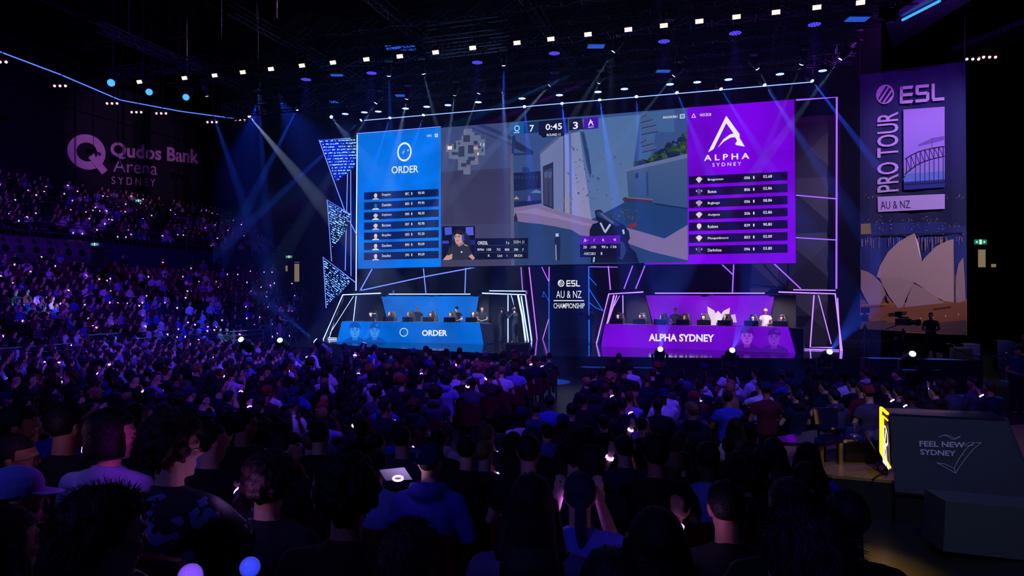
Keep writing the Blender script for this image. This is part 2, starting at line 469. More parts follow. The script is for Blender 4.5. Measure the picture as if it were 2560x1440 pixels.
for i in range(7):
    x0, x1, h = 910, 1096.7, 18.5
    px_poly(row_b, SCR, [(x0, LT[i]), (x1, RT[i]), (x1, RT[i] + h), (x0, LT[i] + h)], '#08205e' if i % 2 else '#071a4e', .012)
    sl = (RT[i] - LT[i]) / (x1 - x0)
    put_text(txt, LN[i], quad_px(SCR, 955, LT[i] + 5.2 + sl * 45, 977 + (i % 3), LT[i] + 12 + sl * 45, sl, .02), WH)
    put_text(txt, ['80C', '805', '000', '007', '003', '890', '395'][i], quad_px(SCR, 1013, LT[i] + 5 + sl * 103, 1023, LT[i] + 11.5 + sl * 103, sl, .02), WH)
    put_text(txt, 'I', quad_px(SCR, 1028.5, LT[i] + 5 + sl * 118, 1030.5, LT[i] + 11.5 + sl * 118, sl, .02), WH)
    put_text(txt, ['90.90', '99.90', '98.50', '90.98', '92.50', '90.09', '99.09'][i], quad_px(SCR, 1045, LT[i] + 4.5 + sl * 135, 1061, LT[i] + 11 + sl * 135, sl, .02), WH)
    face_icon(por, quad_px(SCR, 930, LT[i] + 1 + sl * 20, 948, LT[i] + 19.5 + sl * 20, sl, .022), K('#e8cdd8') if i != 1 else K('#1d6cb8'), K('#15142c'), K('#dfe6f5') if i % 3 else K('#b0c4e0'), K('#90b8e8') if i in (2, 3) else None)
row_b.obj('score_row', led_n, screen); txt.obj('score_lettering', led_n, screen); por.obj('player_portrait', led_n, screen)
# --- purple board
b = MB()
q = quad_px(SCR, 1770, 292, 1862, 381, -.06, .02)
put_poly(b, q, [(0, 0), (.15, .08), (.5, .79), (.73, .44), (.86, .46), (.5, 1)], WH)
put_poly(b, q, [(.27, .12), (.42, .34), (.6, .47), (.72, .49), (.86, .47), (.86, .3), (.82, .2), (.76, .16), (.79, .28), (.74, .38), (.62, .38), (.44, .28)], WH)
put_poly(b, q, [(.76, .16), (.74, .2), (.86, .36), (1, .10)], WH)
put_text(b, 'A L P H A', quad_px(SCR, 1760, 387.5, 1873.5, 402.5, -.05, .02), WH, .02)
put_text(b, 'S Y D N E Y', quad_px(SCR, 1781, 408, 1853, 417, -.05, .02), WH, .006)
q = quad_px(SCR, 1728.5, 284.5, 1740, 294.5, -.05, .02)
put_poly(b, q, [(0, 0), (.4, 1), (.55, 1), (.18, .15), (.5, .15), (.5, 0)], WH); put_poly(b, q, [(.55, 1), (.4, 1), (.8, .15), (.5, .15), (.5, 0), (1, 0)], WH)
put_text(b, 'NOCEOB', quad_px(SCR, 1750, 284, 1778, 291, -.05, .02), WH, .01)
b.obj('team_logo', led_n, screen)
LTp = [440.8, 470, 499.2, 528.3, 556.8, 586.3, 615.1]; RTp = [429, 458.9, 489.1, 519.3, 549.9, 580, 610.3]
NM = ['Brogunoon', 'Bueca', 'Bcgbogo', 'Avtjens', 'Robtnt', 'Pioqunlinors', 'Darbvhoa']
row_b = MB(); txt = MB(); por = MB()
for i in range(7):
    x0, x1, h = 1722.4, 1969, 21.3
    px_poly(row_b, SCR, [(x0, LTp[i]), (x1, RTp[i]), (x1, RTp[i] + h), (x0, LTp[i] + h)], '#1a0638' if i % 2 else '#150430', .012)
    sl = (RTp[i] - LTp[i]) / (x1 - x0)
    put_text(txt, NM[i], quad_px(SCR, 1769.5, LTp[i] + 7.5 + sl * 47, 1769.5 + 4.3 * len(NM[i]), LTp[i] + 15 + sl * 47, sl, .02), WH, .008)
    put_text(txt, ['006', '806', '006', '306', '839', '803', '096'][i], quad_px(SCR, 1860.5, LTp[i] + 7 + sl * 138, 1875, LTp[i] + 14 + sl * 138, sl, .02), WH, .006)
    put_text(txt, 'I', quad_px(SCR, 1883, LTp[i] + 7 + sl * 160, 1886, LTp[i] + 14 + sl * 160, sl, .02), WH)
    put_text(txt, ['02.68', '02.86', '08.86', '02.86', '90.80', '02.00', '03.80'][i], quad_px(SCR, 1908, LTp[i] + 6 + sl * 185, 1930, LTp[i] + 13 + sl * 185, sl, .02), WH, .006)
    face_icon(por, quad_px(SCR, 1735, LTp[i] - .5 + sl * 12, 1760.5, LTp[i] + 21 + sl * 12, sl, .022), [K('#f0cfe8'), K('#5a48b0'), K('#c39ad8'), K('#efd6e0'), K('#f3dce0'), K('#f5e4ea'), K('#4a2f86')][i], K('#1b0d30'), K('#2c2046'), K('#c8d4f4') if i not in (4,) else None)
row_b.obj('score_row', led_n, screen); txt.obj('score_lettering', led_n, screen); por.obj('player_portrait', led_n, screen)
# ================================================================== the game picture
G = MB()
def g(pts, col, off=.002, m=0): px_poly(G, SCR, pts, col, off, m)
def grad(x0, y0, x1, y1, x2, y2, x3, y3, c0, c1, n=8, off=.002, m=0):
    """quad TL TR BR BL, colour c0 at the top to c1 at the bottom (picture content)"""
    a0, a1 = K(c0), K(c1)
    for i in range(n):
        s, t = i / n, (i + 1) / n; k = (i + .5) / n
        f = lambda A, B, u: A + (B - A) * u
        G.poly([SCR.at(f(x0, x3, s), f(y0, y3, s), off), SCR.at(f(x1, x2, s), f(y1, y2, s), off), SCR.at(f(x1, x2, t), f(y1, y2, t), off), SCR.at(f(x0, x3, t), f(y0, y3, t), off)], m, [a0[j] * (1 - k) + a1[j] * k for j in range(3)])
# sky, ground, far town
grad(1102, 320, 1718.5, 269, 1718.5, 560, 1102, 560, '#37518a', '#35487a', 6, .001)
grad(1283, 520, 1719, 520, 1719.5, 655.5, 1283, 664, '#263c68', '#29426f', 4, .002)
g([(1283, 432), (1352, 428), (1352, 520), (1283, 520)], '#17224a', .003)
g([(1306, 419), (1312, 417), (1313, 419), (1319, 417), (1323, 421), (1326, 431), (1306, 433)], '#1e3b66', .004)
for i in range(7): g([(1286 + 9 * i, 440), (1291 + 9 * i, 439.5), (1291 + 9 * i, 447), (1286 + 9 * i, 447.5)], '#26345f', .0045)
g([(1284, 478), (1352, 470), (1352, 500), (1284, 504)], '#2b3c6c', .0045)
g([(1325, 482), (1340, 474), (1352, 478), (1352, 483)], '#5a75a8', .005)
# sunlit ground and shadow
g([(1284, 519), (1352, 509), (1400, 527), (1480, 550), (1570, 570), (1660, 596), (1719, 562), (1719.5, 652), (1650, 637), (1560, 605), (1450, 588), (1430, 575), (1388, 566), (1350, 560), (1312, 556), (1284, 552)], '#7b6c98', .004)
g([(1286, 530), (1340, 520), (1420, 545), (1480, 560), (1470, 566), (1400, 548), (1330, 535)], '#8c7ba8', .005)
g([(1481, 551), (1571, 500), (1719, 520), (1719, 562), (1662, 596), (1600, 574), (1520, 556)], '#1e3c6c', .006)
g([(1590, 620), (1719.5, 651), (1719.5, 655.5), (1585, 658)], '#24406c', .006)
# left wall, drain pipe, beams
grad(1102, 319.5, 1283, 305, 1285, 664, 1102, 667, '#3c4a78', '#43405e', 10, .006)
grad(1102, 430, 1276, 420, 1277, 560, 1102, 560, '#38375a', '#3d3c5c', 4, .0065)
g([(1275, 306), (1283, 305), (1286, 664), (1278, 664)], '#54567a', .008)
g([(1190, 313), (1210, 311), (1290, 346), (1290, 354)], '#24386c', .008)
g([(1180, 322), (1182, 318), (1282, 360), (1282, 366)], '#2a3f70', .008)
g([(1284, 350), (1292, 353), (1333, 378), (1333, 385), (1326, 386), (1288, 372)], '#1d2c52', .009)
g([(1284, 383), (1330, 382), (1331, 387), (1284, 389)], '#22335c', .009)
g([(1280, 340), (1288, 338), (1289, 352), (1284, 384), (1279, 384)], '#203560', .009)
# main building: shaded edge, lit face, corner, right face
g([(1350, 383), (1407, 338), (1409, 531), (1355, 517)], '#6d78a6', .007)
grad(1407, 338, 1454, 327, 1479, 549, 1409, 531, '#7487b4', '#8d89b4', 8, .007)
g([(1348, 380), (1400, 335), (1412, 333), (1412, 339), (1402, 342), (1350, 386)], '#4c5c88', .008)
g([(1422, 330), (1428, 329), (1430, 536), (1424, 534)], '#55659a', .009)
g([(1408, 338), (1411, 337), (1412, 531), (1409, 531)], '#39487c', .009)
grad(1444, 300, 1601, 286, 1571, 501, 1479, 549, '#4c6ea0', '#56709f', 10, .008)
g([(1451, 330), (1460, 328), (1472, 380), (1478, 430), (1476, 448), (1468, 420)], '#2c4474', .010)
# quoins of the tower on the right, pale wall behind
g([(1601, 283), (1686, 274), (1686, 330), (1640, 330), (1620, 420), (1596, 420)], '#3e6294', .009)
for i, (x0, x1, y) in enumerate([(1603, 1617, 280), (1602, 1632, 292), (1603, 1641, 306), (1603, 1644, 322), (1601, 1616, 343), (1603, 1633, 352), (1605, 1640, 366)]):
    g([(x0, y + 5), (x1, y - 3), (x1, y + 6), (x0, y + 14)], '#49598a', .011); g([(x0, y + 14), (x1, y + 6), (x1, y + 8), (x0, y + 16)], '#1c2a50', .012)
# trees
r2 = random.Random(3)
for k in range(240):
    t = r2.random(); x = 1592 + 126 * t; top = 412 - 8 - 95 * max(0, (t - .25)) ** .8; y = top + (418 - 22 * t - top) * r2.random()
    s_ = 3 + 6 * r2.random(); ang = r2.random() * 6
    g([(min(x + s_ * math.cos(ang + a), 1718), y + s_ * .8 * math.sin(ang + a)) for a in (0, 1.2, 2.3, 3.6, 4.9)], r2.choice(['#141f38', '#1b2a3c', '#27401f', '#32502c', '#16233a', '#1a2740', '#3f5a2c']), .012 + k * .00002)
# low wall and cap, trough
grad(1566, 424, 1718.5, 395, 1719, 521, 1571, 493, '#415884', '#34507c', 6, .018)
g([(1558, 423), (1718.5, 384), (1718.5, 395), (1561, 430)], '#606f98', .019)
g([(1556, 496), (1565, 492), (1632, 500), (1630, 508), (1560, 505)], '#3a2f48', .02); g([(1566, 492), (1634, 498), (1632, 501), (1566, 495)], '#7a5a60', .021)
g([(1632, 507), (1719, 520), (1719, 523), (1640, 512)], '#142448', .02)
g([(1588, 436), (1594, 430), (1597, 442), (1590, 448)], '#1c3260', .02); g([(1615, 430), (1620, 430), (1622, 490), (1616, 490)], '#24437a', .02)
# door
g([(1357, 416), (1383, 405), (1384, 523), (1358, 513)], '#242a4e', .012); g([(1359, 427), (1380, 419), (1381, 518), (1360, 510)], '#3a3f63', .013)
for x in (1361, 1371): g([(x, 431), (x + 8, 428), (x + 8, 443), (x, 446)], '#4a5c88', .014)
g([(1370, 450), (1371, 450), (1372, 515), (1370, 514)], '#1e2344', .014)
# stains, graffiti, plants, corner marks
for k in range(60):
    x = 1415 + r2.random() * 140; y = 360 + r2.random() * 150; s_ = .8 + 2.2 * r2.random()
    if x > 1470 and y > 500: continue
    g([(x + s_ * math.cos(a + k), y + s_ * 1.4 * math.sin(a + k)) for a in (0, 1.5, 2.9, 4.4)], r2.choice(['#4b5583', '#3c4a7a', '#5d6590']), .0155)
for k in range(26):
    t = k / 25; g([(1456 + 20 * t, 335 + 95 * t), (1459 + 20 * t + 3 * r2.random(), 336 + 95 * t), (1457 + 20 * t, 339 + 95 * t)], '#1e3058', .016)
for k in range(46):
    x = 1412 + r2.random() * 18; y = 494 + r2.random() * 38; a = r2.random() * 3; l = 3 + 3 * r2.random()
    g([(x, y), (x + l * math.cos(a), y + l * math.sin(a)), (x + l * math.cos(a) + .7, y + l * math.sin(a) + .9), (x + .7, y + .9)], '#a08a2c', .0165)
for k in range(90):
    x = 1515 + r2.random() * 85 ; y = 528 + (x - 1515) * -.12 + r2.random() * 30; s_ = 2 + 3 * r2.random()
    g([(x, y), (x + s_, y + 1), (x + .4 * s_, y + s_)], r2.choice(['#4a4a3e', '#3d4434', '#55492f', '#5d6630', '#2c3c4a']), .0125)
g([(1568, 562), (1590, 556), (1594, 564), (1575, 573)], '#6e2c48', .014)
g([(1285, 498), (1291, 490), (1298, 498)], '#b09a30', .014); g([(1319, 503), (1323, 487), (1327, 503), (1325, 503), (1323, 492), (1321, 503)], '#8c6cf0', .014)
g([(1285, 545), (1289, 530), (1294, 548), (1294, 553), (1285, 553)], '#141d30', .014)
# weapon held in the middle of the picture
g([(1487, 527), (1495, 524), (1503, 525), (1512, 537), (1540, 553), (1560, 562), (1572, 578), (1575, 596), (1570, 604), (1575, 618), (1590, 632), (1598, 657), (1476, 657), (1480, 630), (1484, 606), (1474, 592), (1474, 575), (1482, 560), (1496, 556), (1490, 545)], '#10162e', .0175)
g([(1490, 529), (1500, 527), (1541, 556), (1552, 562), (1540, 566), (1512, 549), (1494, 541)], '#29355e', .0195)
g([(1497, 533), (1504, 532), (1536, 556), (1530, 560)], '#4a5d90', .020)
for p_ in ([(1499, 558), (1503, 556), (1513, 577), (1510, 580)], [(1510, 580), (1514, 583), (1528, 562), (1524, 559)], [(1555, 575), (1560, 573), (1562, 584), (1558, 586)], [(1527, 592), (1545, 588), (1545, 592), (1529, 596)], [(1484, 640), (1488, 638), (1486, 655), (1482, 655)]): g(p_, '#aebce8', .0205)
g([(1538, 600), (1560, 606), (1566, 626), (1556, 650), (1540, 640)], '#27395f', .0198)
game = G.obj('game_picture', led, screen)

# head-up display
H = MB()
def h(pts, col, off=.024): px_poly(H, SCR, pts, col, off)
sl = -.085
h([(1276, 309), (1310, 306), (1310, 334), (1276, 337)], '#0a5aa8'); h([(1310, 306), (1347, 303), (1347, 331), (1310, 334)], '#123058')
h([(1347, 303), (1420, 297), (1420, 332), (1347, 338)], '#0e1434'); h([(1349, 335), (1414, 329.5), (1409, 340), (1357, 344)], '#0a0f28', .026)
h([(1422, 297.5), (1455, 295), (1459, 323), (1423, 326)], '#181338'); h([(1459, 295), (1496, 292.5), (1496, 321), (1459, 324)], '#4410ae')
q = quad_px(SCR, 1286, 314, 1299, 328.5, sl, .03); put_ring(H, q, .38, .5, WH, 20)
put_text(H, 'ORDER', quad_px(SCR, 1284, 330, 1299, 333.5, sl, .03), WH)
put_text(H, '7', quad_px(SCR, 1324, 313, 1335, 330, sl, .03), WH, .012)
put_text(H, '0:45', quad_px(SCR, 1364, 310, 1405, 325.5, -.06, .03), WH, .014)
put_text(H, 'ROUND 11', quad_px(SCR, 1367, 334.5, 1401, 341, -.05, .03), WH, .008)
put_text(H, '3', quad_px(SCR, 1432.5, 305, 1445, 323, sl, .03), WH, .02)
q = quad_px(SCR, 1470, 298, 1484, 314, sl, .03); put_poly(H, q, [(0, 0), (.45, 1), (1, 0), (.8, 0), (.48, .65), (.2, 0)], WH); put_poly(H, q, [(.2, .25), (.9, .5), (.85, .6), (.15, .38)], WH)
put_text(H, 'alpha', quad_px(SCR, 1470, 316, 1485, 320.5, sl, .03), WH)
put_text(H, 'PAOUN.RELI', quad_px(SCR, 1658, 291, 1693.5, 297, sl, .03), WH, .006)
q = quad_px(SCR, 1699.5, 285.5, 1712, 297, sl, .03); put_poly(H, q, [(0, 0), (1, 0), (1, 1), (0, 1)], K('#b9c8e8')); put_ring(H, [p + SCR.n * .004 for p in q], .15, .3, K('#24406c'), 12)
H.obj('score_bar', led_n, screen); H = MB()
# minimap
mm = [[(1115, 361), (1139, 359), (1139, 352), (1154, 350), (1154, 339), (1159, 339), (1159, 323), (1180, 321.5), (1180, 330), (1186, 330), (1186, 339), (1202, 337.5), (1202, 348), (1212.5, 347.5), (1212.5, 388), (1196, 389), (1196, 411), (1176, 412), (1176, 436), (1158.5, 436), (1158.5, 425), (1145, 425), (1145, 398), (1122, 397), (1122, 380), (1115, 380)]]
h(mm[0], '#64708e', .024)
for (x0, y0, x1, y1) in ((1158, 338, 1175, 355), (1135, 358, 1140, 373), (1145, 356, 1151, 362), (1146, 366, 1161, 392), (1130, 380, 1158, 388), (1170, 363, 1184, 384), (1184, 352, 1194, 362), (1204, 372, 1208, 380), (1153, 408, 1165, 417), (1170, 392, 1188, 402), (1166, 400, 1176, 412), (1196, 358, 1202, 370), (1122, 361, 1127, 366)): h([(x0, y0), (x1, y0 - .6), (x1, y1 - .6), (x0, y1)], '#333a5c', .027)
for (x0, y0, x1, y1, c_) in ((1119, 365, 1130, 374, '#f4e6d0'), (1184, 367, 1194, 374, '#d09a80'), (1193, 381, 1197, 388, '#ffc860'), (1188, 397, 1190, 402, '#ff8060'), (1165, 409, 1167, 418, '#a03050'), (1199, 357, 1203, 365, '#9aa8d0'), (1208, 358, 1211, 366, '#b8c8e8')): h([(x0, y0), (x1, y0), (x1, y1), (x0, y1)], c_, .029)
H.obj('minimap', led_n, screen); H = MB()
# stat boxes
for (x0, x1, yt) in ((1188, 1320.5, 596),):
    for i in range(3): h([(x0, yt + 18 * i), (x1, yt - 1 + 17.3 * i), (x1, yt + 15.5 + 17.3 * i), (x0, yt + 17.3 + 18 * i)], ['#0c1232', '#0e1534', '#0a1029'][i])
put_text(H, 'ORESIL', quad_px(SCR, 1194, 603, 1220, 611.5, 0, .03), WH, .01); put_text(H, '1s', quad_px(SCR, 1266, 603, 1273, 610, 0, .03), WH); put_text(H, '3 0 0 < .11', quad_px(SCR, 1284, 601, 1310, 609, 0, .03), WH)
for t_, x0, x1 in (('B09#', 1194, 1210), ('100', 1217, 1228), ('7V2', 1242, 1251), ('000', 1262, 1273), ('390', 1285, 1295), ('?', 1306, 1309)): put_text(H, t_, quad_px(SCR, x0, 621, x1, 627, 0, .03), WH)
for t_, x0, x1 in (('K', 1220, 1225), ('Lisd', 1244, 1255), (')', 1266, 1268), ('BKOX', 1286, 1306)): put_text(H, t_, quad_px(SCR, x0, 636, x1, 642, 0, .03), WH)
H.obj('stat_box', led_n, screen); H = MB()
h([(1450, 591), (1551, 588), (1551, 609), (1450, 611.5)], '#5512b4'); h([(1450, 611.5), (1551, 609), (1551, 642), (1450, 643)], '#0c0c2c')
q = quad_px(SCR, 1459, 597, 1466, 605, 0, .03); put_poly(H, q, [(0, 0), (.45, 1), (.6, 1), (1, 0), (.8, 0), (.5, .7), (.2, 0)], WH)
for t_, x0, x1, y in (('-', 1467, 1470, 600), ('/', 1484, 1487, 597), ('R', 1506, 1511, 597), ('+R', 1533, 1540, 596), ('20', 1458, 1467, 614.5), ('.100', 1474, 1490, 614.5), ('90f o', 1504, 1520, 614), ('136', 1527, 1541, 613.5), ('-9.0COEO', 1459, 1489, 631), ('B', 1502, 1506, 630.5)): put_text(H, t_, quad_px(SCR, x0, y, x1, y + 6.5 if t_ != '-' else y + 1, 0, .03), WH)
H.obj('stat_box', led_n, screen); H = MB()
# small standing figure at the bottom middle
h([(1386, 600), (1388, 592), (1400, 592), (1401, 600), (1400, 650), (1388, 652)], '#1c2848'); h([(1389, 584), (1396, 583), (1397, 591), (1389, 592)], '#9fc4e8', .026); h([(1388, 612), (1391, 612), (1392, 650), (1389, 651)], '#8a94b8', .026)
H.obj('picture_figure', led_n, screen)
# player camera window
C = MB()
def cc(pts, col, off=.026): px_poly(C, SCR, pts, col, off)
cc([(1105, 566), (1187.5, 565), (1187.5, 649), (1105, 650.5)], '#0a0c2c', .024)
cc([(1111, 569), (1129, 567.5), (1130, 586), (1113, 588)], '#4a58d8'); cc([(1164, 568), (1183, 567), (1184, 588), (1165, 588)], '#5a5ee0')
cc([(1106, 602), (1122, 602), (1122, 609), (1106, 609)], '#3a44c8'); cc([(1176, 600), (1187, 600), (1187, 612), (1176, 612)], '#202888')
cc([(1127, 600), (1133, 582), (1150, 574), (1168, 584), (1178, 604), (1175, 622), (1128, 622)], '#1a1f40')
cc([(1107, 650), (1120, 634), (1133, 626), (1135, 646), (1122, 650)], '#c89890', .028); cc([(1187, 645), (1176, 630), (1168, 626), (1172, 642), (1182, 650)], '#c89890', .028)
cc([(1118, 640), (1123, 618), (1138, 610), (1146, 607), (1160, 609), (1172, 616), (1181, 634), (1172, 640), (1170, 650), (1130, 650), (1131, 634)], '#2b2c3e', .03)
cc([(1139, 608), (1142, 600), (1156, 600), (1160, 609), (1148, 617)], '#a87c78', .032)
cc([(1135, 590), (1137, 583), (1150, 580), (1156, 588), (1157, 598), (1153, 607), (1146, 610), (1138, 605)], '#c99a94', .034)
cc([(1134, 592), (1134, 580), (1142, 574), (1154, 575), (1160, 584), (1158, 598), (1154, 588), (1142, 584)], '#231a26', .036)
cc([(1154, 586), (1160, 586), (1161, 602), (1155, 602)], '#2c42b0', .038); cc([(1131, 588), (1134, 586), (1134, 600), (1131, 600)], '#2c42b0', .038)
cc([(1137, 591), (1141, 590), (1141, 592), (1137, 593)], '#2a1a22', .038); cc([(1145, 590), (1150, 590), (1150, 592), (1145, 592)], '#2a1a22', .038); cc([(1140, 602), (1147, 601), (1146, 603), (1141, 603.5)], '#7a4a4c', .038)
cc([(1160, 610), (1170, 614), (1168, 616), (1160, 612)], '#c8a050', .034); cc([(1152, 628), (1156, 628), (1156, 632), (1152, 632)], '#d0d4e8', .034)
C.obj('player_camera_window', led_n, screen)

# ================================================================== neon bars
def neon_mat(kind):
    return {'b': glow('neon_blue', (.13, .2, 1), 1.9), 'w': glow('neon_white', (.35, .45, 1), 2.2), 'p': glow('neon_violet', (.25, .08, 1), 1.9), 'm': glow('neon_pink', (.42, .12, 1), 1.8), 'c': glow('neon_cyan', (.02, .16, 1), 1.1)}[kind]
def neon(pl, pts, kind, lab, off=0.0, r=.03, grp='light bars on the stage set', nm='light_bar'):
    P_ = [pl.at(x, y, off) for x, y in pts]
    root_loc = P_[-1]
    b = MB(); b.tube(P_, r, 6)
    o = b.obj(nm, neon_mat(kind), loc=root_loc)
    tag(o, lab, 'light bar', grp); return o
neon(SCR, [(893, 337), (890, 733)], 'w', 'long upright blue-white light bar along the left edge of the big screen', .05)
neon(SCR, [(892, 334), (1102, 317)], 'b', 'blue light bar along the top edge of the blue team board', .05, .02)
neon(SCR, [(871, 346), (863, 676)], 'b', 'leaning blue light bar left of the screen, outer of the close pair', .3, .022)
neon(SCR, [(876.5, 346), (877.5, 690)], 'b', 'upright blue light bar left of the screen, inner of the close pair', .3, .022)
neon(SCR, [(864, 533), (892, 588)], 'b', 'short slanting blue light bar touching the left screen edge', .3, .022)
neon(BACK, [(937, 660), (900, 727)], 'b', 'slanting blue light bar rising from the left end of the blue booth roof', 0)
neon(BACK, [(903, 726), (1060, 692), (1232, 660)], 'b', 'long bent blue light bar sweeping up behind the blue booth', 0)
neon(BACK, [(1057, 655), (1065, 736)], 'b', 'blue light bar crossed by the long sweeping bar above the blue booth', 0)
neon(BACK, [(1165, 655), (1162, 736)], 'b', 'upright blue light bar above the right half of the blue booth', 0)
neon(BACK, [(1301, 645), (1307, 734)], 'p', 'violet light bar standing just above the right end of the blue booth', 0)
neon(BACK, [(1320, 645), (1343, 850)], 'm', 'tall leaning pink light bar right of the blue booth', 0)
neon(BACK, [(1345, 648), (1372, 704)], 'm', 'slanting pink light bar meeting the top of the doorway edge', .02, .022)
neon(BACK, [(1373, 650), (1372.5, 703)], 'm', 'short upright pink light bar at the top left of the championship panel', .03, .025)
neon(BACK, [(1372.5, 703), (1372.5, 850)], 'c', 'upright blue light bar down the left edge of the championship panel', .03, .025)
neon(BACK, [(1372, 797), (1356, 850)], 'm', 'slanting pink light bar low on the left of the championship panel', .03, .022)
neon(BACK, [(1359, 729), (1356, 743), (1361, 741)], 'c', 'tiny bent white-blue light bar left of the championship panel', .03, .012)
neon(BACK, [(1359, 729), (1366, 742), (1374, 756)], 'c', 'thin slanting blue light bar left of the championship panel', .03, .014)
neon(BACK, [(1471.7, 650), (1472.8, 850)], 'c', 'upright blue light bar down the right edge of the championship panel', .03, .03)
neon(BACK, [(1474, 667), (1544, 668)], 'p', 'level violet light bar just under the screen right of the championship panel', .03, .02)
neon(BACK, [(1473, 693), (1491, 713)], 'c', 'short slanting blue light bar right of the championship panel, topmost of three', .03, .02)
neon(BACK, [(1473, 723), (1508, 778)], 'c', 'longer slanting blue light bar right of the championship panel, middle of three', .03, .022)
neon(BACK, [(1474, 757), (1490, 770), (1508, 777)], 'c', 'curved blue light bar right of the championship panel, lowest of three', .03, .02)
neon(BACK, [(1519, 645), (1527, 735)], 'm', 'pink light bar rising from the left end of the purple booth roof', 0)
neon(BACK, [(1589, 645), (1560, 722)], 'p', 'slanting violet light bar above the purple booth, left of a parallel pair', 0)
neon(BACK, [(1620, 645), (1589, 722)], 'p', 'slanting violet light bar above the purple booth, right of a parallel pair', 0)
neon(BACK, [(1788, 645), (1831.5, 686)], 'p', 'short slanting violet light bar joining the upright one above the purple booth', 0)
neon(BACK, [(1835, 645), (1831, 732)], 'p', 'upright violet light bar above the middle of the purple booth', 0)
neon(BACK, [(1920, 645), (2002, 722)], 'p', 'long slanting violet light bar above the right half of the purple booth', 0)
neon(SCR, [(1990, 250), (2092, 243), (2091, 722)], 'p', 'tall violet light bar framing the top right corner of the set', .0, .035)
neon(SCR, [(1990, 488), (2091, 497)], 'p', 'violet cross bar right of the purple team board, upper of two', .0, .025)
neon(SCR, [(1990, 594), (2091, 600)], 'p', 'violet cross bar right of the purple team board, lower of two', .0, .025)

# triangular pixel panels on the left
m_net = mat('net_panel', '#0a1850', .5)
m_dot = glow('dot_light', '#6fa8ff', 2.6, sample=False)
def tri_panel(pts, fill, dx, dy, lab, slope):
    """pts: outline to light, fill: panel polygon, rows of small LEDs inside it"""
    off = .55
    root = thing('triangular_light_panel', SCR.at(*fill[-1], off), lab, 'light panel', 'triangular light panels')
    b = MB(); b.prism([SCR.at(x, y, off) for x, y in fill], -SCR.n * .06); fixn(b.obj('panel', m_net, root))
    b = MB(); b.tube([SCR.at(x, y, off + .03) for x, y in pts], .024, 6); b.obj('edge_light', neon_mat('b'), root)
    b = MB(); n = len(fill)
    def inside(x, y):
        r_ = False
        for i in range(n):
            (x1, y1), (x2, y2) = fill[i], fill[(i + 1) % n]
            if (y1 > y) != (y2 > y) and x < (x2 - x1) * (y - y1) / (y2 - y1) + x1: r_ = not r_
        return r_
    y = min(p[1] for p in fill) - 60
    while y < max(p[1] for p in fill) + 5:
        x = min(p[0] for p in fill)
        while x < max(p[0] for p in fill):
            xx, yy = x + rnd.uniform(-.8, .8), y + (x - fill[0][0]) * slope + rnd.uniform(-.6, .6)
            if inside(xx, yy) and rnd.random() < .75:
                w = rnd.choice([.4, .6, .8, 1.2, 1.8]); c_ = SCR.at(xx, yy, off + .02); s_ = .025
                b.quad(c_ - SCR.d * s_ * w - UP * s_, c_ + SCR.d * s_ * w - UP * s_, c_ + SCR.d * s_ * w + UP * s_, c_ - SCR.d * s_ * w + UP * s_)
            x += dx
        y += dy
    o = b.obj('pixel_light', m_dot, root); o['kind'] = 'stuff'
tri_panel([(876, 346), (797.5, 350), (864, 533)], [(799, 351), (890, 346), (888, 415), (858, 440), (840, 455)], 3.2, 7.5, 'uppermost triangular panel of small blue lights left of the screen', -.04)
tri_panel([(829, 653), (818, 499.5), (878, 537)], [(819, 501), (876, 538), (862, 580), (831, 622)], 3.2, 6.0, 'middle triangular panel of small blue lights left of the screen', .55)
tri_panel([(815.4, 770), (807.7, 643), (888, 705.6)], [(809, 645), (878, 700), (860, 725), (817, 765)], 3.2, 6.0, 'lowest triangular panel of small blue lights left of the screen', .75)
# ================================================================== lighting rig
ORD = ['first', 'second', 'third', 'fourth', 'fifth', 'sixth', 'seventh', 'eighth', 'ninth', 'tenth', 'eleventh', 'twelfth', 'thirteenth', 'fourteenth', 'fifteenth', 'sixteenth', 'seventeenth', 'eighteenth', 'nineteenth', 'twentieth', 'twenty first', 'twenty second', 'twenty third', 'twenty fourth', 'twenty fifth', 'twenty sixth', 'twenty seventh', 'twenty eighth', 'twenty ninth', 'thirtieth']
m_truss = mat('rig_truss', '#4a4d5c', .4, .7)
m_lampb = mat('lamp_body', '#0c0c10', .45)
RZ = 12.35                                    # height of the light strip and lamps
SD = SCR.d                                    # rig trusses run parallel to the screen
def rig_line(px, py, z):                      # a-offset of the rig line through this pixel
    return PZ(px, py, z)
def rig_truss(px, py, z, dz, pxa, pxb, lab, w=.35, h=.4, seg=.7, r=.022):
    c_ = PZ(px, py, z); pl = Plane(c_, (SD.x, SD.y))
    p, q = pl.at(pxa, 0), pl.at(pxb, 0); p.z = q.z = z + dz
    b = MB(); truss_geo(b, p, q, w, h, seg, r)
    tag(b.obj('lighting_truss', m_truss, loc=(p + q) / 2), lab, 'lighting truss', 'lighting trusses')
    return p, q
rig_truss(1311, 266, RZ - .05, .60, 560, 2130, 'front lighting truss carrying the blue light strip just above the screen')
rig_truss(1305, 246.5, RZ - .1, .52, 800, 2140, 'lighting truss carrying the bright blue wash lamp row')
rig_truss(1296, 221, RZ - .05, .60, 600, 2160, 'lighting truss in the middle of the rig with white spot lamps under it')
rig_truss(1296, 188, RZ + .2, .5, 640, 2200, 'bare lighting truss between the white spots and the dim violet wash lamps')
rig_truss(1296, 158, RZ - .05, .60, 560, 2300, 'lighting truss with few spot lamps in the upper half of the rig')
rig_truss(1296, 144, RZ, .52, 640, 2250, 'lighting truss carrying the dim violet wash lamps')
rig_truss(1296, 106, RZ + .35, .5, 300, 2330, 'lighting truss carrying the long row of warm floodlights', .4, .45)
rig_truss(1296, 62, RZ + .5, .5, 700, 2420, 'uppermost lighting truss above the row of warm floodlights')
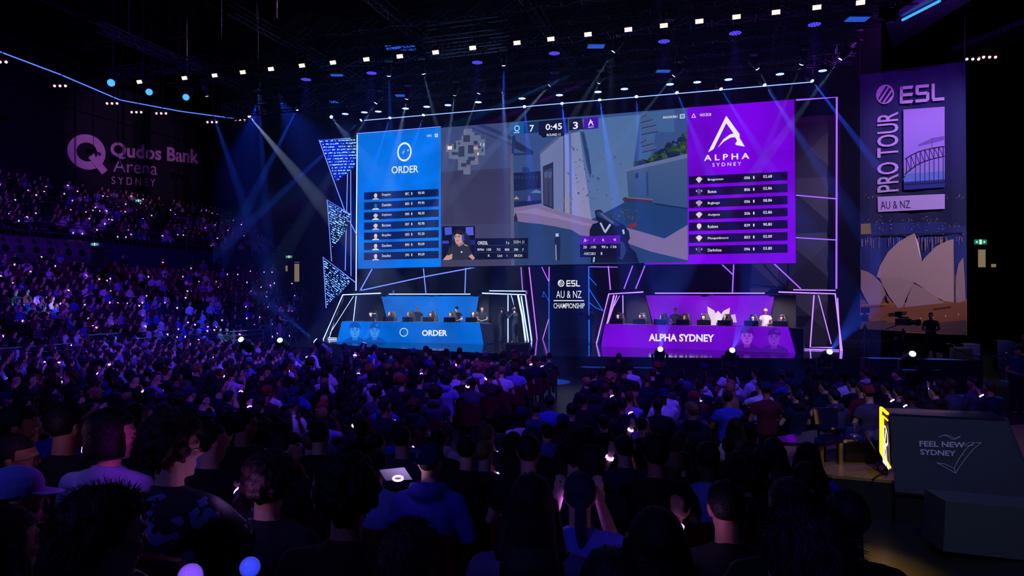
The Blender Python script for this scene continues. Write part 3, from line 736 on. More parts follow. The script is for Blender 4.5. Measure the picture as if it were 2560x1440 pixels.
for i, px in enumerate((760, 1000, 1230, 1470, 1700, 1930)):
    p = PZ(px, 300 - (px - 905) * .0862 - 20, RZ + 1.1); q = p - AX * 13
    b = MB(); truss_geo(b, p, q, .3, .35, .7, .02)
    for k in range(5):
        c_ = p + (q - p) * (k + .5) / 5; b.tube([c_ + UP * .3, c_ + UP * 8], .012, 4)
    tag(b.obj('cross_truss', m_truss, loc=(p + q) / 2), 'cross truss of the lighting rig running towards the audience, %s from the left' % ORD[i], 'lighting truss', 'cross trusses')
# hanging truss bundles on the left side, seen in blue light
p, q = PZ(560, 290, 11.0), PZ(905, 262, 11.6)
b = MB(); truss_geo(b, p, q, .4, .45, .6, .025)
tag(b.obj('lighting_truss', m_truss, loc=p), 'short blue lit lighting truss at the far left of the rig', 'lighting truss', 'lighting trusses')

# dark border drape / header between the light strip and the screen top
b = MB(); b.prism([SCR.at(905, 309, .9), SCR.at(2030, 214, .9), SCR.at(2030, 240, .6), SCR.at(905, 330, .6)], -SCR.n * .05)
# light strip
sp = Plane(PZ(905, 301, RZ), (SD.x, SD.y))
b = MB(); b.tube([sp.at(905, 301.5), sp.at(2030, 205)], .018, 6)
tag(b.obj('light_strip', glow('strip_blue', '#7f9cff', 2.2), loc=sp.at(1400, 262)), 'thin straight blue-white light strip running above the whole screen', 'light strip')
lf = Plane(AL(0, -37), (AX.x, AX.y))
b = MB(); P_ = [PZ(x, y, 17.0) for x, y in ((-20, 122), (150, 186), (300, 250), (450, 278), (620, 301))]; b.tube(P_, .035, 6)
tag(b.obj('light_strip', glow('strip_left', '#3f62ff', 2.4), loc=P_[2]), 'thin bent blue light strip curving along the upper left of the arena', 'light strip')

def V_(c): return Vector((c.x, c.y, 0))
def frame_of(d):
    d = Vector(d).normalized(); u = d.cross(UP); u = u.normalized() if u.length > 1e-3 else Vector((1, 0, 0)); return u, d, u.cross(d)
def moving_head(px, py, z, aim, col, power, deg, lab, grp='moving spot lamps', lens=.075, lensglow=None, size=1.0, upright=False, P0=None, cat='spotlight', blend=.25, stand=None):
    c_ = P0 if P0 is not None else PZ(px, py, z)
    d = (Vector(aim) - c_).normalized()
    u = d.cross(UP).normalized() if abs(d.z) < .999 else Vector((1, 0, 0)); w = u.cross(d)
    s = size; back = c_ - d * .30 * s
    sgn = -1 if upright else 1
    base = back + UP * sgn * .36 * s
    root = thing('moving_head_lamp', c_ if not upright else base - UP * .07 * s, lab, cat, grp); 
    b = MB(); b.box(base, (.34 * s, .3 * s, .14 * s)); 
    if not upright: b.cyl(base + UP * .07 * s, Vector((base.x, base.y, 22)), .014 * s, 6)
    b.obj('base', m_lampb, root)
    if stand is not None: b = MB(); b.box((base.x, base.y, (base.z - .07 * s + stand) / 2), (.4, .36, base.z - .07 * s - stand)); b.obj('stand_box', m_lampb, root)
    b = MB(); hu = Vector((u.x, u.y, 0)).normalized() * .2 * s
    for sg in (1, -1): b.bar(back + hu * sg, base + hu * sg, .05 * s, .1 * s)
    b.bar(base + hu - UP * sgn * .06 * s, base - hu - UP * sgn * .06 * s, .1 * s, .05 * s); b.obj('yoke', m_lampb, root)
    b = MB(); b.rings([(back - d * .2 * s, .09 * s, .09 * s, u, w), (back - d * .16 * s, .15 * s, .15 * s, u, w), (back + d * .05 * s, .16 * s, .16 * s, u, w), (c_ - d * .02 * s, lens * 1.15, lens * 1.15, u, w), (c_ - d * .004, lens * 1.15, lens * 1.15, u, w)], n=12); b.obj('head', m_lampb, root, smooth=False)
    b = MB(); n = 14; vs = [c_ + d * .02 + (u * math.cos(2 * math.pi * k / n) + w * math.sin(2 * math.pi * k / n)) * lens for k in range(n)]; b.poly(vs); b.obj('lens', lensglow or glow('lens_white', '#dfe6ff', 9, sample=False), root)
    if power: spot(c_ + d * .05, aim, col, power, deg, blend, .03, root)
    return root
BLUE = (.03, .10, 1.0); COOL = (.35, .55, 1.0); WHT = (.55, .68, 1.0); PUR = (.35, .05, 1.0)
g_blue = glow('lens_blue', '#9fb8ff', 8, sample=False)
# (px, py) lamp, (px, py, depth change) aim, colour, power, beam angle
beams = [
 (623, 290, 880, 600, -3.0, WHT, 4200, 7), (742, 273, 668, 420, -1.5, BLUE, 2600, 5), (645, 222, 652, 330, .5, BLUE, 2600, 5),
 (517, 240, 548, 330, .5, BLUE, 2600, 6), (903, 300, 690, 496, -2.0, BLUE, 7000, 3.4), (828, 292, 850, 320, -1.0, COOL, 900, 8),
 (940, 257, 895, 330, .5, COOL, 2600, 6), (1017, 247, 998, 340, .5, WHT, 3000, 9), (1137, 238, 1122, 340, .5, COOL, 3200, 7),
 (1197, 233, 1165, 320, .5, WHT, 3000, 5), (1256, 226, 1263, 330, .5, WHT, 3600, 7), (1374, 213, 1285, 312, .5, WHT, 4200, 6),
 (1059, 184, 1078, 260, .5, COOL, 2400, 6), (1259, 163, 1259, 240, .5, BLUE, 2600, 7), (1534, 128, 1495, 190, .5, COOL, 2000, 6),
 (972, 189, 974, 250, .5, BLUE, 2000, 6), (975, 294, 960, 340, -.6, BLUE, 2600, 5), (1059, 287, 1040, 345, -.6, BLUE, 2600, 6),
 (1311, 266, 1316, 320, -.8, BLUE, 2400, 6), (1405, 258, 1414, 330, -.8, BLUE, 5200, 5.5), (1499, 249, 1512, 330, -.8, BLUE, 5200, 5.5),
 (1591, 241, 1594, 300, -.8, BLUE, 1800, 6), (1692, 231, 1716, 290, -.8, BLUE, 2400, 5), (1802, 222, 1838, 280, -.8, BLUE, 2400, 5),
 (1911, 212, 1950, 270, -.8, BLUE, 3000, 5), (2030, 202, 2170, 385, -2.5, BLUE, 7000, 3.8), (1893, 171, 1925, 225, .5, COOL, 1800, 5),
 (2101, 147, 2040, 228, .5, COOL, 2600, 6), (1685, 189, 1640, 245, .5, COOL, 2200, 6), (2004, 160, 1985, 205, .5, COOL, 1500, 5), (1498, 205, 1490, 225, .5, WHT, 500, 9)]
for i, (x, y, tx, ty, dy, col, pw, dg) in enumerate(beams):
    c_ = PZ(x, y, RZ - .05); t_ = PY(tx, ty, c_.y + dy)
    t_ = c_ + (t_ - c_) * 1.6
    near = min((abs(x - bx), bx) for bx, *_ in beams if bx != x)[1]
    kind = 'blue' if col is BLUE else 'white' if col is WHT else 'pale blue'
    low = 'on the light strip' if abs(y - (301.5 - (x - 905) * .0857)) < 5 else 'higher in the rig'
    moving_head(x, y, RZ, t_, col, pw * (24 if col is BLUE else 10), dg, 'small spot lamp, %s beam, %s, %s spot from the left' % (kind, low, ORD[sorted(k[0] for k in beams).index(x)] if i < 31 and sorted(k[0] for k in beams).index(x) < 30 else 'last'), 'spot lamps with beams', lensglow=g_blue if col is BLUE else None, P0=c_)
# three large round lamps on the left with plain glowing lenses
for i, (x, y, r_) in enumerate([(278, 207, .17), (373, 230, .16), (465, 243, .16)]):
    c_ = PZ(x, y, 13.5)
    moving_head(x, y, 0, c_ + Vector((.35, -1, -.35)), COOL, 0, 10, 'large round glowing blue-white lamp at upper left, %s of three' % ('leftmost', 'middle', 'rightmost')[i], 'large round lamps', lens=r_, lensglow=glow('lens_big', '#3f8fff', 2.0, sample=False), size=1.4, P0=c_)
# round LED wash lamps: a disc with a honeycomb of small lenses
def wash(px, py, z, r_, lab, g_, grp, col=None, power=0):
    c_ = PZ(px, py, z); root = thing('wash_lamp', c_, lab, 'stage light', grp)
    b = MB(); b.rings([(c_ + UP * .24, r_ * .5, r_ * .5), (c_ + UP * .2, r_ * .9, r_ * .9), (c_ + UP * .03, r_, r_), (c_ + UP * .01, r_, r_)], n=14); b.obj('housing', m_lampb, root)
    b = MB(); b.bar(c_ + UP * .5, Vector((c_.x, c_.y, 22)), .02); b.bar(c_ + UP * .1 + SD * r_ * 1.1, c_ + UP * .5 + SD * r_ * 1.1, .03); b.bar(c_ + UP * .1 - SD * r_ * 1.1, c_ + UP * .5 - SD * r_ * 1.1, .03); b.bar(c_ + UP * .5 + SD * r_ * 1.1, c_ + UP * .5 - SD * r_ * 1.1, .03); b.obj('bracket', m_lampb, root)
    b = MB()
    for rr, n in ((0, 1), (.45, 6), (.85, 12)):
        for k in range(n):
            t = 2 * math.pi * k / n; q = c_ + Vector((math.cos(t), math.sin(t), 0)) * rr * r_; b.poly([q + Vector((math.cos(a), math.sin(a), 0)) * r_ * .19 for a in [j * math.pi / 3 for j in range(6)]][::-1])
    b.obj('lens_cluster', g_, root)
    if power: spot(c_ - UP * .05, c_ - UP * 5, col, power, 28, .6, .1, root)
gw, gp = glow('wash_white', '#7f96ff', 7, sample=False), glow('wash_violet', '#4a3cff', 2.2, sample=False)
ws = [(863, 285), (911, 281), (945.6, 279), (1014, 271.5), (1067, 267), (1120, 263), (1195.6, 255.6), (1305, 246.5), (1398.5, 238), (1495, 230), (1561, 222.6), (1675, 211), (1743, 205.7), (1821, 199), (1950, 185.6), (2056.6, 177)]
for i, (x, y) in enumerate(ws): wash(x, y, RZ - .1, .155, 'round bright blue wash lamp in the row behind the light strip, %s from left' % ORD[i], gw, 'bright wash lamps', BLUE, 700)
wp = [(765, 199), (929, 183), (1193, 156.5), (1386, 133.6), (1660, 103.7), (1838, 83), (2036, 61.5)]
for i, (x, y) in enumerate(wp): wash(x, y, RZ, .20, 'round dim violet wash lamp under the floodlight row, %s from the left' % ORD[i], gp, 'dim violet wash lamps', (.1, .05, 1), 700)
# warm floodlights
fl = [(358, 203), (470, 193.5), (545, 187), (615, 179), (685, 171), (762, 162.5), (839, 155), (922, 147), (1005, 139.5), (1094, 129.5), (1186, 118.5), (1296, 106), (1380, 96.5), (1472, 85), (1572, 73), (1660, 63), (1748, 52.5), (1840, 41.5), (1938, 30), (2039, 18), (2147, 6)]
g_fl, g_fp = glow('flood_warm', (1, .62, .42), 6, sample=False), glow('flood_pink', (1, .45, .75), 6, sample=False)
fd = (Vector((-.25, -1, -.45))).normalized(); fu = Vector((SD.x, SD.y, 0)); fw = fu.cross(fd).normalized()
fproto = thing('floodlight', (0, 0, 0), 'x', 'floodlight', 'row of warm floodlights')
b = MB(); Rm = Matrix((fu, -fd, fw)).transposed(); b.box(-fd * .12 * -1 - fd * .0, (.30, .2, .18), Rm); b.bar(UP * .1, UP * (22 - RZ - .35), .035); b.obj('housing', m_lampb, fproto)
b = MB()
for i in range(4):
    for j in range(2):
        c_ = fu * (-.096 + .064 * i) + fw * (-.036 + .072 * j) + fd * .24
        b.quad(c_ - fu * .027 - fw * .03, c_ + fu * .027 - fw * .03, c_ + fu * .027 + fw * .03, c_ - fu * .027 + fw * .03)
b.obj('lamp_cell', g_fl, fproto)
for i, (x, y) in enumerate(fl):
    o = fproto if i == 0 else copy_tree(fproto); o.location = PZ(x, y, RZ + .35)
    o['label'] = ('bright pinkish' if i in (2, 9, 14) else 'bright warm') + ' floodlight in the long upper row, %s from the left' % ORD[i]
    if i in (2, 9, 14):
        c_ = [k for k in o.children if k.name.startswith('lamp_cell')][0]; c_.data = c_.data.copy(); c_.data.materials[0] = g_fp
# small groups of house lights along the left gallery and at the right
g_h = glow('house_light', '#ff9ab8', 6, sample=False)
hs = [(0, 153, 'far left edge'), (150, 213, 'upper left, above the blue strip end'), (280, 257, 'left, below the blue strip'), (341, 279, 'left, over the arena name'), (403, 282, 'over the arena name'), (530, 304, 'right of the arena name'), (600, 299, 'near the left end of the front truss'), (2432, 146, 'right, above the banner corner'), (2474, 141, 'far right, beyond the banner')]
for i, (x, y, w_) in enumerate(hs):
    c_ = PZ(x, y, 15.5 if x > 2000 else 15.0); root = thing('house_light', c_, 'small cluster of pinkish house lights at the ' + w_, 'light fitting', 'house lights')
    b = MB(); b.box(c_ + UP * .1 + Vector((0, .15, 0)), (.9, .16, .16)); b.bar(c_ + Vector((0, .15, .1)), c_ + Vector((0, .15, 22 - c_.z)), .03); b.obj('housing', m_lampb, root)
    b = MB()
    for k in (-.3, 0, .3): b.ball(c_ + Vector((k, 0, -.04)), .065, nu=8, nv=5)
    b.obj('bulb', g_h, root)
# flat blue lit panels hanging in the rig
g_pan = glow('rig_panel_light', '#2f6cff', .9, sample=False)
for i, (x, y, w_, h_) in enumerate([(842, 188, .5, .2), (1001, 239, .45, .25), (835, 255, .35, .25), (1490, 116, .6, .3), (1658, 178, .55, .25), (1002, 120, 1.5, .5), (2143, 48, .7, .3)]):
    c_ = PZ(x, y, RZ + .3 if i != 5 else 16.0); root = thing('louvred_panel_lamp', c_, 'flat louvred panel lamp glowing blue in the rig, %s from the left' % ORD[sorted([842, 1001, 835, 1490, 1658, 1002, 2143]).index(x)], 'stage light', 'louvred panel lamps')
    b = MB(); b.box(c_ + UP * .06, (w_ * 1.1, h_ * 1.6, .1)); b.bar(c_ + UP * .1, UP * 22 + V_(c_), .02); b.obj('housing', m_lampb, root)
    b = MB()
    for k in range(4):
        e = -1 + 2 * (k + .5) / 4; q = c_ + Vector((0, e * h_ * .7, -.005)); b.quad(q + Vector((-w_ / 2, -h_ * .12, 0)), q + Vector((-w_ / 2, h_ * .12, 0)), q + Vector((w_ / 2, h_ * .12, 0)), q + Vector((w_ / 2, -h_ * .12, 0)))
    b.obj('louvre', g_pan, root)
# big violet-white lamp at the upper right, with its beam up along the roof slab
c_ = PZ(2229, 42, 13.2)
moving_head(0, 0, 0, PZ(2290, 46, 14.2), (.5, .06, 1), 700, 130, 'large violet-white lamp at the top right under the slanted roof slab', 'large round lamps', lens=.2, lensglow=glow('lens_pink', '#f0b8ff', 6, sample=False), size=1.3, P0=c_)
for i, (A_, B_, cl, pw) in enumerate([(AL(18, -8, 13.3), AL(17, -9, 22), (.02, .08, 1), 3500), (AL(20, 1, 13.3), AL(18, 2, 22), (.05, .05, 1), 3000), (AL(17, 8, 13.3), AL(17, 12, 22), (.3, .03, 1), 3500), (AL(24, -2, 13.6), AL(27, -3, 22), (.02, .08, 1), 2500)]):  # uplights added so that the roof steel shows
    moving_head(0, 0, 0, B_, cl, pw, 120, 'added blue uplight on top of the rig washing the roof steel, %s of four' % ORD[i], 'added roof uplights', lens=.1, lensglow=glow('added_uplight_lens', '#2038a0', 1.0, sample=False), P0=A_, upright=True, blend=.9)
m_slab = mat('roof_slab', '#2a2a44', .35, noise=.4, scale=2)
for i, (pts, z, lab) in enumerate([([(2215, 62), (2345, -20), (2460, -20), (2235, 120), (2222, 90)], 14.2, 'slanted violet lit roof slab at the top right corner'), ([(2380, 130), (2560, 60), (2600, 70), (2600, 90), (2400, 150)], 15.0, 'long dark blue lit duct along the top right')]):
    P_ = [PZ(x, y, z) for x, y in pts]; b = MB(); b.prism(P_, (0, 0, .25))
    if i == 0: b2 = MB(); b2.tube([PZ(2256, 50, 14.1), PZ(2350, 2, 14.1)], .05, 6); tag(b2.obj('light_strip', glow('strip_cyan', (.03, .3, 1), 1.6), loc=PZ(2300, 26, 14.1)), 'thick cyan light strip along the slanted roof slab at the top right', 'light strip')
    pass; tag(fixn(b.obj('roof_slab', m_slab, loc=P_[0])), lab, 'roof slab')

# added wash lamps: left pair tints the haze, the rest the audience
for i, (px, py, z, aim, cl, pw, dg, lab) in enumerate([
    (640, 262, 12.2, (-15.5, 36, 2), (.01, .05, 1), 7000, 46, 'added wash lamp at the left end of the rig lighting the dark corner blue'),
    (700, 250, 12.2, (-9, 44, 6), (.02, .07, 1), 7000, 50, 'added wash lamp at the left end of the rig beside the set'),
    ('a', (9, -9, 15), 0, (-22, 30, 3), (.16, .025, 1), 12500, 56, 'added violet wash lamp over the floor aimed at the left gallery'),
    ('a', (10, -13, 15), 0, (-27, 40, 8), (.18, .025, 1), 10000, 50, 'added violet wash lamp over the floor aimed at the upper gallery'),
    ('a', (7, -3, 14.5), 0, (-3, 18, 1), (.13, .03, 1), 6500, 75, 'added violet wash lamp over the middle of the floor seats'),
    ('a', (8, 4, 14.5), 0, (6, 17, 1), (.12, .04, 1), 5000, 70, 'added violet wash lamp over the right floor seats'),
    ('a', (13, -6, 14.6), 0, (-9.5, 23, 1), (.09, .05, 1), 16000, 48, 'added blue wash lamp over the left front floor seats')]):
    c_ = AL(*py) if px == 'a' else PZ(px, py, z)
    moving_head(0, 0, 0, aim, cl, pw, dg, lab, 'added wash lamps over the audience', lens=.12, lensglow=glow('added_wash_lens', '#3a30c0', 1.0, sample=False), size=1.1, P0=c_, blend=.8)
# ================================================================== people
m_skin = obj_mat('skin', .55, .08, 25, bump=.08)
m_cloth = obj_mat('cloth', .9, .18, 14, bump=.5, bscale=9)
m_hair = obj_mat('hair', .62, .35, 60, spec=.3, bump=.6, bscale=120)
m_eye = mat('eye_white', '#b8b4b0', .3); m_iris = mat('eye_iris', '#120a06', .2)
m_shoe = mat('shoe', '#101014', .6)
g_band = glow('wristband_light', (.5, .22, 1), 7, sample=False)
m_band = mat('wristband', '#d0c8e0', .4)

def remesh(mb, name, mats, voxel, smooth=3, noise=0.0, nscale=.15, disp=None):
    me = mb.mesh('tmp', [])
    ob = bpy.data.objects.new('tmp', me); COL.objects.link(ob)
    r = ob.modifiers.new('r', 'REMESH'); r.mode = 'VOXEL'; r.voxel_size = voxel; r.use_smooth_shade = True
    if noise:
        tx = bpy.data.textures.new('fold', 'CLOUDS'); tx.noise_scale = nscale
        d_ = ob.modifiers.new('d', 'DISPLACE'); d_.texture = tx; d_.strength = noise; d_.mid_level = .5
    s = ob.modifiers.new('s', 'SMOOTH'); s.factor = .5; s.iterations = smooth
    dg = bpy.context.evaluated_depsgraph_get()
    out = bpy.data.meshes.new_from_object(ob.evaluated_get(dg)); out.name = name
    bpy.data.objects.remove(ob); bpy.data.meshes.remove(me)
    out.materials.clear()
    for m_ in (mats if isinstance(mats, list) else [mats]): out.materials.append(m_)
    out.polygons.foreach_set('use_smooth', [True] * len(out.polygons))
    return out

def V(*a): return Vector(a)
def pose(seated=True, arms='lap', yaw=0.0, pitch=0.0, lean=0.0, female=False):
    """joint positions, facing +Y, origin on the floor under the hips"""
    J = {}
    hz = .52 if seated else .93
    J['pel'] = V(0, 0, hz); J['waist'] = V(0, -.01 + .06 * lean, hz + .18); J['chest'] = V(0, -.02 + .22 * lean, hz + .36); J['top'] = V(0, -.015 + .33 * lean, hz + .475)
    J['neck'] = J['top'] + V(0, .01, .05); J['head'] = J['neck'] + V(0, .03 + .03 * lean, .125)
    sw = .155 if female else .178
    for s, k in ((1, 'R'), (-1, 'L')):
        J['sh' + k] = J['top'] + V(s * sw, .0, -.055)
        J['hip' + k] = J['pel'] + V(s * .09, 0, -.02)
        if seated: J['kn' + k] = V(s * .14, .45, .52); J['an' + k] = V(s * .13, .46, .09)
        else: J['kn' + k] = V(s * .10, .03, .50); J['an' + k] = V(s * .12, -.02, .09)
    z0 = J['top'].z
    for s, k in ((1, 'R'), (-1, 'L')):
        A = arms if isinstance(arms, str) else arms[0 if k == 'R' else 1]
        S = J['sh' + k]
        el, wr, hd = {'lap': (V(s * .26, .05, z0 - .29), V(s * .13, .30, z0 - .36), V(-s * .3, 1, -.25)),
            'up': (V(s * .25, .16, z0 - .20), V(s * .16, .30, z0 + .02), V(-s * .1, .35, .9)),
            'chin': (V(s * .18, .22, z0 - .28), V(s * .05, .19, z0 - .035), V(-s * .2, -.25, .9)),
            'reach': (V(s * .27, .12, z0 - .26), V(s * .09, .38, z0 - .10), V(-s * .1, 1, .5)),
            'out': (V(s * .28, .24, z0 - .2), V(s * .33, .46, z0 - .26), V(s * .2, 1, .1)),
            'cross': (V(s * .25, .06, z0 - .28), V(-s * .04, .22, z0 - .24), V(-s * 1, .1, .05)),
            'hang': (V(s * .245, -.02, z0 - .31), V(s * .25, .05, z0 - .55), V(0, .1, -1)),
            'back': (V(s * .28, -.10, z0 - .28), V(s * .1, -.18, z0 - .42), V(-s * .6, -.1, -.5)),
            'front': (V(s * .26, .02, z0 - .30), V(s * .09, .24, z0 - .36), V(-s * .7, .5, -.1)),
            'desk': (V(s * .27, .16, z0 - .26), V(s * .15, .40, z0 - .27), V(-s * .1, 1, -.1)),
            'camera': (V(s * .24, .16, z0 - .24), V(s * .09, .36, z0 - .12), V(-s * .2, .8, .3)),
            'face': (V(s * .2, .22, z0 - .14), V(s * .11, .17, z0 + .12), V(-s * .15, -.05, .9))}[A]
        J['el' + k], J['wr' + k], J['hd' + k] = el, wr, hd.normalized()
    J['yaw'], J['pitch'], J['seated'], J['f'] = yaw, pitch, seated, female
    return J

def head_R(J): return Matrix.Rotation(J['yaw'], 3, 'Z') @ Matrix.Rotation(J['pitch'], 3, 'X')
def limb(b, p, q, r0, r1, mid=None, n=10):
    p, q = Vector(p), Vector(q); d = q - p; rm = mid or (r0 + r1) / 2
    b.tube([p - d * .04, p + d * .25, p + d * .55, q + d * .02], [r0, max(r0, rm), rm, r1], n)
    b.ball(p, r0, nu=10, nv=6); b.ball(q, r1, nu=10, nv=6)
def hand(b, wr, d, s, fr=.0085, curl=.5):
    d = d.normalized(); side = d.cross(UP); side = side.normalized() if side.length > .2 else V(1, 0, 0)
    nrm = side.cross(d).normalized(); th = -side * s if side.x > 0 else side * s
    side = -th
    b.ball(wr + d * .045, (.038, .05, .018), R=Matrix((side, d, nrm)).transposed(), nu=10, nv=6)
    for i, (o, L) in enumerate(((-.028, .072), (-.0095, .082), (.0095, .076), (.028, .06))):
        p0 = wr + d * .075 + side * (-o); a = curl * (1 + .12 * i)
        p1 = p0 + (d * math.cos(a * .5) - nrm * math.sin(a * .5)) * L * .45
        p2 = p1 + (d * math.cos(a * 1.6) - nrm * math.sin(a * 1.6)) * L * .32
        p3 = p2 + (d * math.cos(a * 2.4) - nrm * math.sin(a * 2.4)) * L * .25
        b.tube([p0, p1, p2, p3], [fr, fr, fr * .93, fr * .8], 7)
    t0 = wr + d * .025 - side * .03; t1 = t0 + (d * .7 - side * .8).normalized() * .035; t2 = t1 + (d * .95 - side * .15 - nrm * .3).normalized() * .03
    b.tube([t0, t1, t2], [fr * 1.2, fr * 1.1, fr * .95], 7)
def head_geo(b, J):
    R = head_R(J); c = J['head']; P = lambda x, y, z: c + R @ V(x, y, z)
    u, v, w = R @ V(1, 0, 0), R @ V(0, 1, 0), R @ V(0, 0, 1)
    b.ball(P(0, -.015, .035), (.073, .09, .083), R=R, nu=18, nv=12)
    b.rings([(P(0, .035, -.112), .022, .022, u, v), (P(0, .03, -.10), .038, .04, u, v), (P(0, .022, -.07), .052, .062, u, v), (P(0, .015, -.03), .060, .072, u, v), (P(0, .01, .02), .066, .08, u, v), (P(0, .004, .06), .064, .08, u, v), (P(0, 0, .09), .05, .065, u, v)], n=16)
    b.ball(P(0, .083, .028), (.05, .018, .012), R=R, nu=10, nv=6)                       # brow
    b.rings([(P(0, .088, .022), .007, .008, u, v), (P(0, .098, -.005), .010, .013, u, v), (P(0, .106, -.022), .015, .014, u, v), (P(0, .094, -.034), .012, .008, u, v)], n=8)  # nose
    for s in (1, -1):
        b.ball(P(s * .036, .062, -.018), (.022, .022, .02), R=R, nu=8, nv=6)            # cheek
        b.rings([(P(s * .068, -.008, -.035), .006, .008, u, v), (P(s * .076, -.014, -.01), .007, .016, u, v), (P(s * .080, -.018, .015), .006, .02, u, v), (P(s * .074, -.014, .028), .005, .012, u, v)], n=8)  # ear
    b.ball(P(0, .082, -.058), (.024, .012, .0055), R=R, nu=8, nv=5); b.ball(P(0, .079, -.070), (.020, .012, .006), R=R, nu=8, nv=5)   # lips
    b.ball(P(0, .066, -.098), (.022, .02, .016), R=R, nu=8, nv=6)                        # chin
def body_geo(J, fr=.0085):
    b = MB(); head_geo(b, J)
    n0, n1 = J['top'] - V(0, 0, .03), J['head'] + V(0, -.02, -.03)
    b.tube([n0, J['neck'], n1], [.072, .055, .055], 12)
    b.rings([(J['pel'] - V(0, 0, .09), .11, .09), (J['pel'], .155, .11), (J['waist'], .135, .095), (J['chest'], .155, .108), (J['top'] - V(0, 0, .03), .15, .085), (J['top'] + V(0, 0, .02), .08, .06)], n=16)
    for k, s in (('R', 1), ('L', -1)):
        limb(b, J['sh' + k], J['el' + k], .05, .037, .043); limb(b, J['el' + k], J['wr' + k], .038, .026, .036)
        limb(b, J['hip' + k], J['kn' + k], .082, .052, .07); limb(b, J['kn' + k], J['an' + k], .052, .036, .052)
        hand(b, J['wr' + k], J['hd' + k], s, fr)
        f = J['an' + k]; b.ball(f + V(0, .06, -.045), (.04, .11, .035), nu=8, nv=6)
    return b
def shirt_geo(J, sleeve=.75, loose=.016, hood=False, collar=True):
    b = MB(); g = loose
    b.rings([(J['pel'] - V(0, 0, .05), .165 + g, .125 + g), (J['pel'] + V(0, 0, .05), .158 + g, .122 + g), (J['waist'], .142 + g, .108 + g), (J['chest'], .165 + g, .118 + g), (J['top'] - V(0, 0, .035), .16 + g, .092 + g), (J['top'] + V(0, -.004, .028), .078 + g * .5, .064 + g * .5), (J['top'] + V(0, -.004, .04), .062, .052)], n=20)
    for k in 'RL':
        S, E, W = J['sh' + k], J['el' + k], J['wr' + k]
        b.ball(S, .05 + g, nu=10, nv=7)
        b.tube([J['top'] + V(0, 0, .0), J['top'] + (S - J['top']) * .45 + V(0, 0, -.008), S], [.052, .05 + g * .8, .048 + g], 10)
        if sleeve <= .8: b.tube([S, S + (E - S) * sleeve], [.049 + g, .053 + g * 1.4], 12)
        else:
            b.tube([S, S + (E - S) * .5, E], [.049 + g, .048 + g, .043 + g], 12); b.ball(E, .045 + g, nu=10, nv=6); b.tube([E, E + (W - E) * .93], [.046 + g, .034 + g], 12)
    if hood:
        c = J['top'] + V(0, -.085, .03)
        b.ball(c, (.12, .06, .055), nu=14, nv=8); b.tube([J['top'] + V(x_, y_, .04 + z_) for x_, y_, z_ in ((-.085, .06, -.02), (-.105, -.02, .01), (-.06, -.1, .03), (0, -.12, .035), (.06, -.1, .03), (.105, -.02, .01), (.085, .06, -.02))], .032, 8)
    elif collar:
        b.tube([J['top'] + V(.064 * math.cos(t), .055 * math.sin(t) + .0, .035 - .012 * math.sin(t)) for t in [2 * math.pi * k / 14 for k in range(15)]], .010, 6)
    return b
def trouser_geo(J, g=.012):
    b = MB(); b.rings([(J['pel'] - V(0, 0, .11), .12, .10), (J['pel'] - V(0, 0, .02), .165, .125), (J['pel'] + V(0, 0, .07), .15, .11)], n=14)
    for k in 'RL':
        H_, K_, A_ = J['hip' + k], J['kn' + k], J['an' + k]
        b.tube([H_, H_ + (K_ - H_) * .5, K_], [.088 + g, .078 + g, .062 + g], 12); b.ball(K_, .06 + g, nu=10, nv=6); b.tube([K_, A_ - V(0, 0, .02)], [.06 + g, .050 + g], 12); b.ball(H_, .088 + g, nu=10, nv=6)
    return b
def shoe_geo(J):
    b = MB()
    for k in 'RL':
        f = J['an' + k]; f = V(f.x, f.y, max(f.z, .05))
        b.rings([(f + V(0, .05, -.085), .044, .135), (f + V(0, .05, -.065), .047, .138), (f + V(0, .045, -.045), .044, .125), (f + V(0, .01, -.01), .04, .075), (f + V(0, -.01, .025), .042, .045)], n=12)
    return b
